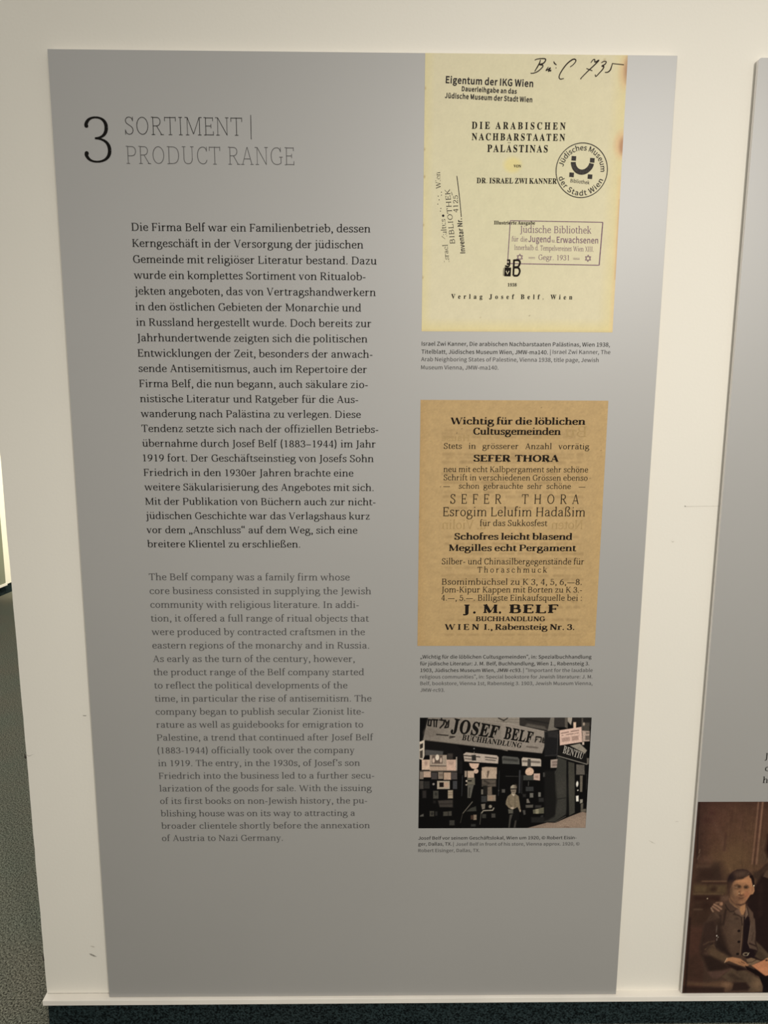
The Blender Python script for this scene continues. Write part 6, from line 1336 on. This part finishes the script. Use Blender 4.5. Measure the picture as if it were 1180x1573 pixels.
    ('l', (152, 117, 94), 3.86, 3.1, 1, [1415.8, 238.0, 1424.5, 233.2, 1433.3, 226.2]),
    ('l', (146, 111, 90), 3.47, 3.1, 1, [1412.8, 232.8, 1420.7, 226.9, 1428.6, 220.9]),
    ('l', (152, 122, 100), 3.09, 3.1, 1, [1409.8, 228.5, 1411.9, 223.3, 1414.7, 219.7]),
    ('l', (132, 100, 80), 3.34, 3.72, 1, [1420.2, 242.1, 1427.2, 243.0]),
    ('e', (154, 116, 91), 3.1, 1, 1432.2, 239.2, 3.9, 4.8),
    ('p', (84, 67, 53), 4.2, 1, [1450.3, 47.2, 1471.5, 68.6, 1501.8, 63.8, 1528.0, 47.7, 1541.5, 38.7, 1550.4, 18.6, 1550.7, 4.5, 1517.6, 4.7, 1503.1, 28.9, 1484.9, 34.6, 1465.5, 34.2]),
    ('e', (122, 97, 74), 20.4, 0.9, 1536.0, 27.7, 11.5, 17.1),
    ('p', (44, 30, 26), 6.0, 1, [1502.9, 30.9, 1508.3, 30.9, 1519.2, 16.8, 1514.5, 9.8, 1476.6, 8.0, 1476.6, 29.1]),
    ('p', (58, 44, 36), 9.6, 0.7, [1464.0, 53.1, 1484.8, 57.0, 1504.4, 34.9, 1479.6, 35.1]),
    ('l', (112, 90, 70), 1.57, 7.2, 0.6, [1477.7, 57.0, 1492.9, 45.0]),
    ('p', (17, 10, 12), 3.0, 1, [1538.7, 46.7, 1570.5, 46.5, 1574.6, 2.3, 1551.2, 2.5, 1550.7, 19.6]),
    ('p', (92, 68, 52), 7.2, 1, [1366.5, 35.8, 1414.5, 31.1, 1451.3, 35.7, 1477.1, 27.1, 1476.4, 14.7, 1460.9, 5.1, 1457.2, 17.2, 1420.6, 21.0, 1367.3, 24.8]),
    ('e', (128, 98, 75), 10.8, 0.9, 1463.6, 25.2, 9.8, 6.0),
    ('p', (48, 32, 27), 7.2, 1, [1360.6, 20.8, 1456.5, 15.6, 1459.3, 3.1, 1358.3, 3.8]),
    ('p', (60, 42, 34), 24.0, 0.7, [1357.9, 105.3, 1390.9, 109.0, 1408.3, 65.4, 1416.0, 35.5, 1363.1, 33.8]),
    ('p', (122, 98, 76), 3.0, 1, [1503.7, 92.6, 1514.8, 96.9, 1539.3, 88.0, 1518.4, 76.2, 1510.2, 78.7]),
    ('l', (40, 28, 24), 1.25, 3.0, 0.8, [1505.3, 84.7, 1517.6, 84.6, 1527.6, 91.4]),
    ('p', (36, 23, 21), 4.8, 1, [1456.2, 82.6, 1488.6, 74.4, 1509.7, 64.8, 1484.4, 62.0, 1463.9, 75.0]),
    ('p', (166, 119, 85), 2.4, 1, [1454.3, 85.0, 1457.2, 96.4, 1470.7, 99.1, 1489.5, 94.2, 1500.2, 87.1, 1512.1, 77.3, 1505.0, 72.4, 1488.3, 77.4, 1471.9, 84.5, 1462.7, 88.9]),
    ('l', (190, 156, 126), 1.72, 1.8, 1, [1453.2, 84.6, 1457.6, 95.8]),
    ('l', (72, 46, 36), 1.41, 1.8, 1, [1492.5, 86.3, 1500.7, 81.5]),
    ('l', (120, 84, 60), 1.1, 2.4, 0.8, [1486.0, 84.8, 1499.0, 76.8]),
    ('e', (190, 138, 100), 6.0, 0.7, 1481.8, 92.3, 7.0, 2.8),
    ('e', (128, 114, 94), 1.8, 1, 1501.3, 106.4, 7.4, 5.1),
    ('e', (36, 24, 22), 1.8, 1, 1501.7, 106.0, 4.2, 2.7),
    ('l', (184, 170, 146), 1.1, 1.8, 1, [1505.4, 103.4, 1509.2, 110.3]),
    ('p', (24, 13, 13), 2.4, 1, [1502.2, 76.3, 1526.5, 64.7, 1552.7, 48.2, 1570.5, 46.5, 1571.3, 38.5, 1538.7, 46.3, 1508.9, 64.4]),
    ('p', (192, 130, 94), 2.4, 1, [1518.0, 76.3, 1549.0, 92.3, 1578.3, 76.3, 1580.6, 52.4, 1553.0, 48.2]),
    ('l', (150, 98, 72), 0.94, 1.8, 1, [1519.4, 74.7, 1552.9, 49.4]),
    ('p', (170, 126, 92), 2.4, 1, [1548.5, 93.9, 1558.6, 98.2, 1565.2, 84.3, 1553.6, 85.9]),
    ('e', (60, 35, 28), 2.4, 1, 1552.4, 89.9, 2.8, 2.0),
    ('l', (34, 22, 19), 3.76, 5.4, 0.9, [1362.0, 202.9, 1365.3, 3.7]),
]

# ------------------------------------------------------------------ the setting
ZB = 0.0860            # lower edge of the panels above the carpet
WALL_Y = 0.013         # front face of the partition wall
floor = structure(link_mesh('floor', [(-9, -6, 0), (9, -6, 0), (9, 12, 0), (-9, 12, 0)], [(0, 1, 2, 3)], M_FLOOR))

# partition wall, its left end a little worn and out of plumb
def wall_outline():
    rng = random.Random(4)
    pts = [(4.6, 0.0791), (4.6, 2.7), (-0.162, 2.7), (-0.1585, 1.5)]
    z = 1.46
    while z > 0.12:
        dx = rng.uniform(-0.0006, 0.0006)
        base = -0.1585 + (1.5 - z) * 0.0052
        pts.append((base + dx, z))
        z -= rng.uniform(0.03, 0.06)
    pts.append((-0.151, 0.0791))
    return pts
v, f = prism(wall_outline(), WALL_Y, WALL_Y + 0.10)
wall = structure(link_mesh('wall_back', v, f, M_WALL))

v = [(-0.1535, -0.0085, 0.0719), (4.6, -0.004, 0.0731), (4.6, 0.113, 0.0731), (-0.1535, 0.113, 0.0719),
     (-0.1535, -0.0085, 0.0852), (4.6, -0.004, 0.0852), (4.6, 0.113, 0.0852), (-0.1535, 0.113, 0.0852)]
f = box(0, 1, 0, 1, 0, 1)[1]
ledge = structure(bevel(link_mesh('trim_1', v, f, M_LEDGE), 0.0008))
v, f = box(-0.148, 4.6, 0.006, 0.107, 0.0, 0.0725)
structure(link_mesh('baseboard_back', v, f, M_PLINTH))

def decal(name, m, y, polys):
    ink = Ink()
    for P in polys:
        ink.poly(P)
    o = ink.build(name, m, wall, y, (0, -ZB * 1000))
    return o
decal('scuff_mark', M_SCUFF_SHADE, WALL_Y - 0.0003, [[(-46.1, 106.4), (-39.4, 105.4), (-27.5, 97.6), (-34.7, 98.3), (-41.7, 101.6)]])
decal('scuff_mark', M_CRACK, WALL_Y - 0.0003, [[(-42.8, 126.5), (-36.1, 126.4), (-30.1, 123.1), (-35.2, 122.7)]])
decal('scuff_mark', M_SCUFF_SHADE, WALL_Y - 0.0003, [[(-23.1, 702.8), (-14.5, 702.5), (-16.0, 700.6), (-21.8, 700.9)]])
decal('nail_hole', M_SCUFF_SHADE, WALL_Y - 0.0003, [[(1282.5, 1176.2), (1284.1, 1177.4), (1285.9, 1176.2), (1285.4, 1174.5), (1283.2, 1174.5)]])
decal('hairline_crack', M_CRACK, WALL_Y - 0.0003, [[(1285.4, 1175.7), (1358.2, 1176.7), (1358.3, 1176.0), (1285.4, 1174.7)]])
decal('smudge', M_CRACK, WALL_Y - 0.0003, [[(1259.3, 1102.4), (1261.6, 1098.9), (1265.3, 1098.9), (1266.7, 1103.0), (1265.4, 1097.7), (1261.7, 1097.1)]])
decal('scratch', M_CRACK, WALL_Y - 0.0003, [[(1313.6, 440.4), (1319.2, 442.1), (1325.0, 440.4), (1319.3, 440.8)], [(1255.4, 395.1), (1266.0, 389.7), (1274.5, 384.3), (1264.8, 388.4)]])
decal('edge_chip', M_CHIP, WALL_Y - 0.0003, [[(-158.5, 614.5), (-157.1, 609.5), (-155.1, 604.6), (-153.4, 602.8), (-156.4, 599.1), (-158.7, 601.0)]])
decal('chip_crack', M_SCUFF_SHADE, WALL_Y - 0.0003, [[(-155.6, 608.9), (-151.5, 608.4), (-149.2, 605.9), (-135.6, 610.8), (-148.9, 605.0), (-152.0, 607.3)]])
decal('edge_chip', M_CHIP, WALL_Y - 0.0003, [[(-154.9, 101.8), (-151.8, 99.5), (-151.3, 88.9), (-154.1, 84.2), (-154.8, 92.5)]])


o = decal('seam_shadow', M_SCUFF_SHADE, WALL_Y - 0.0002, [[(-150, -0.4), (2, -0.4), (2, 0.5), (-150, 0.6)]])  # dark strip painting the shadow line in the joint of wall and ledge

# far partition seen past the wall's end: grey-green panel on a ledge, bright lit wall
FARX, FARY = -1.978, 3.68
def far_box(name, s0, s1, t0, t1, z0, z1, m, parent=None):
    """box in the frame of the far partition: s along it (away from us), t out of its face"""
    a = math.radians(11)
    o, d, n = (FARX, FARY), (math.sin(a), math.cos(a)), (math.cos(a), -math.sin(a))
    v, f = box(0, 1, 0, 1, 0, 1)
    off = parent.location if parent else (0, 0, 0)
    v = [(o[0] + d[0] * (s0 + (s1 - s0) * x) + n[0] * (t0 + (t1 - t0) * y) - off[0],
          o[1] + d[1] * (s0 + (s1 - s0) * x) + n[1] * (t0 + (t1 - t0) * y) - off[1], z0 + (z1 - z0) * z - off[2]) for x, y, z in v]
    return link_mesh(name, v, [tuple(reversed(q)) for q in f], m, parent)
structure(far_box('wall_left', -1.9, 1.0, -0.12, 0.0, 0.07, 2.7, M_FARWALL))
structure(far_box('trim_2', -1.9, 0.004, 0.0, 0.022, 0.07, 0.0855, M_LEDGE))
structure(far_box('baseboard_left', -1.9, 1.0, -0.11, -0.008, 0.0, 0.07, M_PLINTH))
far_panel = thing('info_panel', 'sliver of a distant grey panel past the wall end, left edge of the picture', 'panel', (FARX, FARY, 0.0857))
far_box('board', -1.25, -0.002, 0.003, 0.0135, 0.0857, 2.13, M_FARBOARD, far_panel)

# ------------------------------------------------------------------ panel with the two text columns and three pictures
panel = thing('info_panel', 'tall grey exhibition panel headed with a large figure 3, text column and three pictures', 'panel', (0, 0, ZB))
O = (0.0, 0.0)
v, f = box(0.0, 1.2, 0.0, 0.0105, 0.0, 2.0526)
fm = [1, 1, 0, 1, 1, 1]
board = bevel(link_mesh('board', v, f, [M_BOARD, M_EDGE], panel, fm), 0.0006)

YI, YP, YG, YK = -0.0004, -0.0003, -0.0005, -0.0007     # ink on board, paper print, print-through, ink on paper

k = Ink()
k.line('3', 'figure', 58.5, 111.0, 1850.0, 87.5, 0, (0.7, 1.4))
k.build('heading_number', M_BLACK, panel, YI, O)['label'] = 'large black figure 3'
k = Ink()
k.line('SORTIMENT', 'thin', 139.5, 364.5, 1902.0, 32.5, 0, (0.7, 1.2))
k.line('|', 'thin', 381.0, 383.2, 1903.0, 33.0, 0, (1, 1))
k.build('german_heading', M_BLACK, panel, YI, O)['label'] = 'thin black slab capitals reading SORTIMENT'
k = Ink()
k.line('PRODUCT RANGE', 'thin', 139.0, 464.0, 1849.3, 32.3, 0, (0.7, 1.2))
k.build('english_heading', M_GREY, panel, YI, O)['label'] = 'thin grey slab capitals reading PRODUCT RANGE'

def column(name, lines, z0, z1, m, label):
    k = Ink()
    for i, (t, x1) in enumerate(lines):
        k.line(t, 'body', 142.3, x1, z0 + (z1 - z0) * i / (len(lines) - 1), 14.7, 0, (0.9, 1.12))
    k.build(name, m, panel, YI, O)['label'] = label
column('german_text', GERMAN, 1725.2, 1086.9, M_BLACK, 'black serif text column in German')
column('english_text', ENGLISH, 1015.1, 404.5, M_GREY, 'grey serif text column in English')

def caption(name, rows):
    k = Ink()
    for t, m, x0, x1, z in rows:
        k.line(t, 'sans+2', x0, x1, z, 7.9, m, (0.85, 1.2))
    return k.build(name, [M_BLACK, M_GREY], panel, YI, O)
caption('title_page_caption', CAPTION_1)
caption('advertisement_caption', CAPTION_2)
caption('photograph_caption', CAPTION_3)

# --- title page of the book
T = Print(np.linspace(716.4, 1104.2, 200), np.linspace(1535.3, 2052.4, 260), (217, 208, 176), 3)
T.e((214, 207, 172), 160, 0.9, 900, 1820, 150, 170)
T.l((222, 206, 146), 14, 30, 0.8, (716, 1540, 1104, 1540))
T.l((220, 206, 150), 10, 26, 0.7, (718, 1535, 718, 2052))
T.l((222, 206, 148), 16, 40, 0.8, (1100, 1535, 1100, 2052))
T.l((226, 190, 140), 5, 14, 0.7, (1104, 1540, 1104, 1830))
T.l((190, 140, 100), 1.5, 5, 0.7, (1104, 1640, 1104, 1790))
T.l((205, 175, 120), 1.5, 5, 0.5, (716, 1537, 1104, 1537))
T.e((120, 82, 66), 7, 0.9, 1106, 2026, 7, 20)
T.e((214, 176, 134), 10, 0.6, 1102, 2022, 12, 28)
T.e((122, 80, 64), 6, 0.9, 1105, 1890, 8, 15)
T.e((216, 172, 130), 10, 0.6, 1102, 1892, 14, 24)
T.e((224, 208, 138), 8, 0.7, 890, 1853, 17, 14)
for x, z in ((717, 1990), (717, 1880), (718, 1830), (717, 1740), (717, 1640)):
    T.e((160, 132, 90), 2, 0.6, x, z, 1.5, 2.5)
T.e((110, 95, 70), 1.5, 0.8, 934, 1567, 1.0, 1.0)
T.e((175, 155, 110), 2, 0.5, 835, 1563, 1.4, 1.4)
T.e((170, 150, 110), 2, 0.5, 1060, 2044, 2.5, 2)
T.grain(0.008, 2.2)
T.grain(0.006, 12)
title = T.build('title_page', M_PAPERPRINT, panel, YP, O, 0.97)
title['label'] = 'cream book title page with stamps'

def pages(name, rows, m=None, parent=None, y=0, rot=None, mirror=False):
    k = Ink()
    for r in rows:
        if isinstance(r[2], tuple):
            k.quad(r[0], r[1], *r[2:])
        else:
            k.line(*r[:6], 0, r[6] if len(r) > 6 else (0.85, 1.1), mirror)
    return k
for row in TITLE_LINES:
    pages('', [row]).build('printed_line', M_BOOKINK, title, YK, O)
k = pages('ownership_stamp', OWNER_STAMP, M_STAMP, title, YK)
k.build('ownership_stamp', M_STAMP, title, YK, O)['label'] = 'bold black three-line stamp'
k = pages('library_stamp', LIBRARY_STAMP, M_PURPLE, title, YK)
LF = LIBRARY_FRAME
for i, w in enumerate((1.5, 2.0, 1.6, 1.5)):
    k.stroke([LF[i], LF[(i + 1) % 4]], w, smooth=False)
for c in LIBRARY_STARS:
    for s in (0, 1):
        P = [(c[0] + 6.6 * math.sin(math.radians(a + 60 * s)), c[1] + 6.6 * math.cos(math.radians(a + 60 * s))) for a in (0, 120, 240)]
        for i in range(3):
            k.stroke([P[i], P[(i + 1) % 3]], 1.1, smooth=False)
for d in LIBRARY_DASHES:
    k.stroke(d, 0.6, smooth=False)
k.build('library_stamp', M_PURPLE, title, YK + 0.0001, O)['label'] = 'purple framed library stamp'

k = Ink()
c, R = ROUND['c'], ROUND['r']
k.stroke([(c[0] + R * math.cos(a * math.pi / 36), c[1] + R * math.sin(a * math.pi / 36)) for a in range(73)], 1.6, smooth=False)
k.arc('Jüdisches Museum', 'sans+4', c[0], c[1], R * 0.735, 170, -3, 9.6)
k.arc('der Stadt Wien', 'sans+4', c[0], c[1], R * 0.925, 196, 338, 9.6, True)
k.quad('Bibliothek', 'sans+2', *ROUND_WORD)
k.build('museum_stamp', M_LOGO, title, YK - 0.0001, O)['label'] = 'round black museum library stamp'
k = Ink()
for s in ROUND_SQUARES:
    k.poly(s)
k.stroke(ROUND_U, 9.6)
k.build('stamp_emblem', M_LOGO, title, YK - 0.00005, O)

k = pages('', INVENTORY_STAMP[:2])
STAMP_FAINT = len(k.f)
for r in INVENTORY_STAMP[2:]:
    k.quad(r[0], r[1], *r[2:])
for pts, w in INVENTORY_MARKS:
    k.stroke(pts, w)
rng = random.Random(21)
keep = [i for i, q in enumerate(k.f) if len(q) == 3 or rng.random() > (0.26 if i < STAMP_FAINT else 0.0)]
k.f = [k.f[i] for i in keep]
k.m = [k.m[i] for i in keep]
for i, b in enumerate(INVENTORY_BLOTS):
    r = 2.4 if i == 0 else 0.9
    k.poly([(b[0] + r * math.cos(a * math.pi / 5), b[1] + r * math.sin(a * math.pi / 5)) for a in range(10)])
k.build('inventory_stamp', M_STAMP, title, YK + 0.00005, O)['label'] = 'patchy black sideways stamp'

k = Ink()
for s in PEN_STROKES:
    k.stroke(s, 2.05, taper=(0.7, 1.15, 0.75))
k.build('handwritten_number', M_PENINK, title, YK, O)['label'] = 'brown black pen writing'

k = Ink()
for s in MONOGRAM['j']:
    k.stroke(s, 3.0)
for s in MONOGRAM['b']:
    k.stroke(s, 3.6)
k.poly(MONOGRAM['box'])
k.stroke(MONOGRAM['edge'], 0.9, smooth=False)
k.stroke(MONOGRAM['v'], 1.7, 1, smooth=False)
o = k.build('publisher_mark', [M_BOOKINK, M_CREAM], title, YK - 0.0001, O)
for i, p in enumerate(o.data.polygons):      # the knocked-out letter lies on the black square
    if p.material_index == 1:
        for vi in p.vertices:
            o.data.vertices[vi].co.y -= 0.0001

# --- newspaper advertisement
A_ = Print(np.linspace(716.2, 1103.5, 220), np.linspace(868.5, 1398.0, 290), (190, 160, 113), 5)
A_.l((178, 142, 92), 8, 30, 0.5, (717, 869, 717, 1398))
A_.l((180, 148, 100), 8, 30, 0.5, (717, 870, 1103, 870))
A_.l((196, 164, 112), 8, 30, 0.5, (1100, 870, 1100, 1398))
A_.e((198, 168, 121), 140, 0.8, 910, 1130, 120, 150)
rng = random.Random(9)
for x0, z0, x1, z1 in AD_SMUDGE:
    x = x0 + rng.uniform(0, 12)
    while x < x1 - 8:
        w = rng.uniform(6, 26)
        A_.l((148, 122, 84), rng.uniform(4, 7), 4, rng.uniform(0.15, 0.42), (x, z0, min(x + w, x1), z0))
        x += w + rng.uniform(5, 14)
for x, z in AD_SPECKS:
    A_.e((70, 56, 40), 1.2, 0.85, x, z, 0.8, 1.0)
A_.grain(0.022, 2.2)
A_.grain(0.014, 9)
advert = A_.build('newspaper_advertisement', M_PAPERPRINT, panel, YP, O, 0.9)
advert['label'] = 'tan newsprint bookshop advertisement'
for row in AD_GHOST:
    pages('', [row], mirror=True).build('print_show_through', M_GHOST, advert, YG, O)
for row in AD_LINES:
    pages('', [row]).build('printed_line', M_BOOKINK, advert, YK, O)

# --- photograph of the shop front
S_ = Print(np.linspace(723.8, 1105.2, 440), np.linspace(434.2, 702.3, 310), (8, 7, 7), 7)
S_.draw(SHOP_SHAPES)
S_.grain(0.05, 1.4)
shop = S_.build('shop_photograph', M_PRINT, panel, YP, O, 1.25)
shop['label'] = 'dark old photograph of a shop front'
for i, r in enumerate(SHOP_SIGN):
    k = Ink()
    k.quad(r[0], r[1], *r[2:])
    k.build('sign_lettering', M_SIGNWHITE if i == 3 else M_BLACK, shop, YG, O)

# ------------------------------------------------------------------ second panel, cut by the frame
P2X = 1.3572
panel2 = thing('info_panel', 'grey exhibition panel at the right with a large brown portrait photograph below', 'panel', (P2X, 0, ZB))
W2, H2 = 1.2, 2.0505
out = [(0.0, 0.0012), (W2, 0.0012), (W2, H2)]
out += [(0.006 - 0.006 * math.sin(a * math.pi / 10), H2 - 0.006 + 0.006 * math.cos(a * math.pi / 10)) for a in range(6)]
v, f = prism(out, 0.0, 0.0088)
link_mesh('board', v, f, [M_BOARD, M_EDGE], panel2, [0] + [1] * (len(f) - 1))
O2 = (P2X * 1000, 0.0)
xs = np.concatenate([np.linspace(1358.2, 1580, 230), np.linspace(1580, 2553, 150)[1:]])
B_ = Print(xs, np.linspace(2.5, 498.0, 420), (72, 48, 39), 11)
B_.draw(BOY_SHAPES[:BOY_SPLIT])
for i in range(260):      # streaks of the faded studio backdrop
    x, z = B_.rng.uniform(1362, 1560), B_.rng.uniform(250, 495)
    B_.l((112, 86, 66) if i % 2 else (48, 32, 27), B_.rng.uniform(0.5, 2.2), 2.5, B_.rng.uniform(0.04, 0.14), (x, z, x + B_.rng.uniform(-6, 6), z - B_.rng.uniform(10, 60)))
B_.draw(BOY_SHAPES[BOY_SPLIT:])
B_.grain(0.035, 1.6)
B_.grain(0.03, 8)
B_.build('portrait_photograph', M_PRINT, panel2, YP, O2, 1.0)['label'] = 'brown studio portrait of a seated boy'
k = Ink()
for ch, x, z in (('J', 1501.0, 602.1), ('c', 1504.0, 573.0), ('h', 1501.5, 544.0)):
    k.line(ch, 'body', x, None, z, 14.7)
k.build('text_column', M_BLACK, panel2, YI, O2)
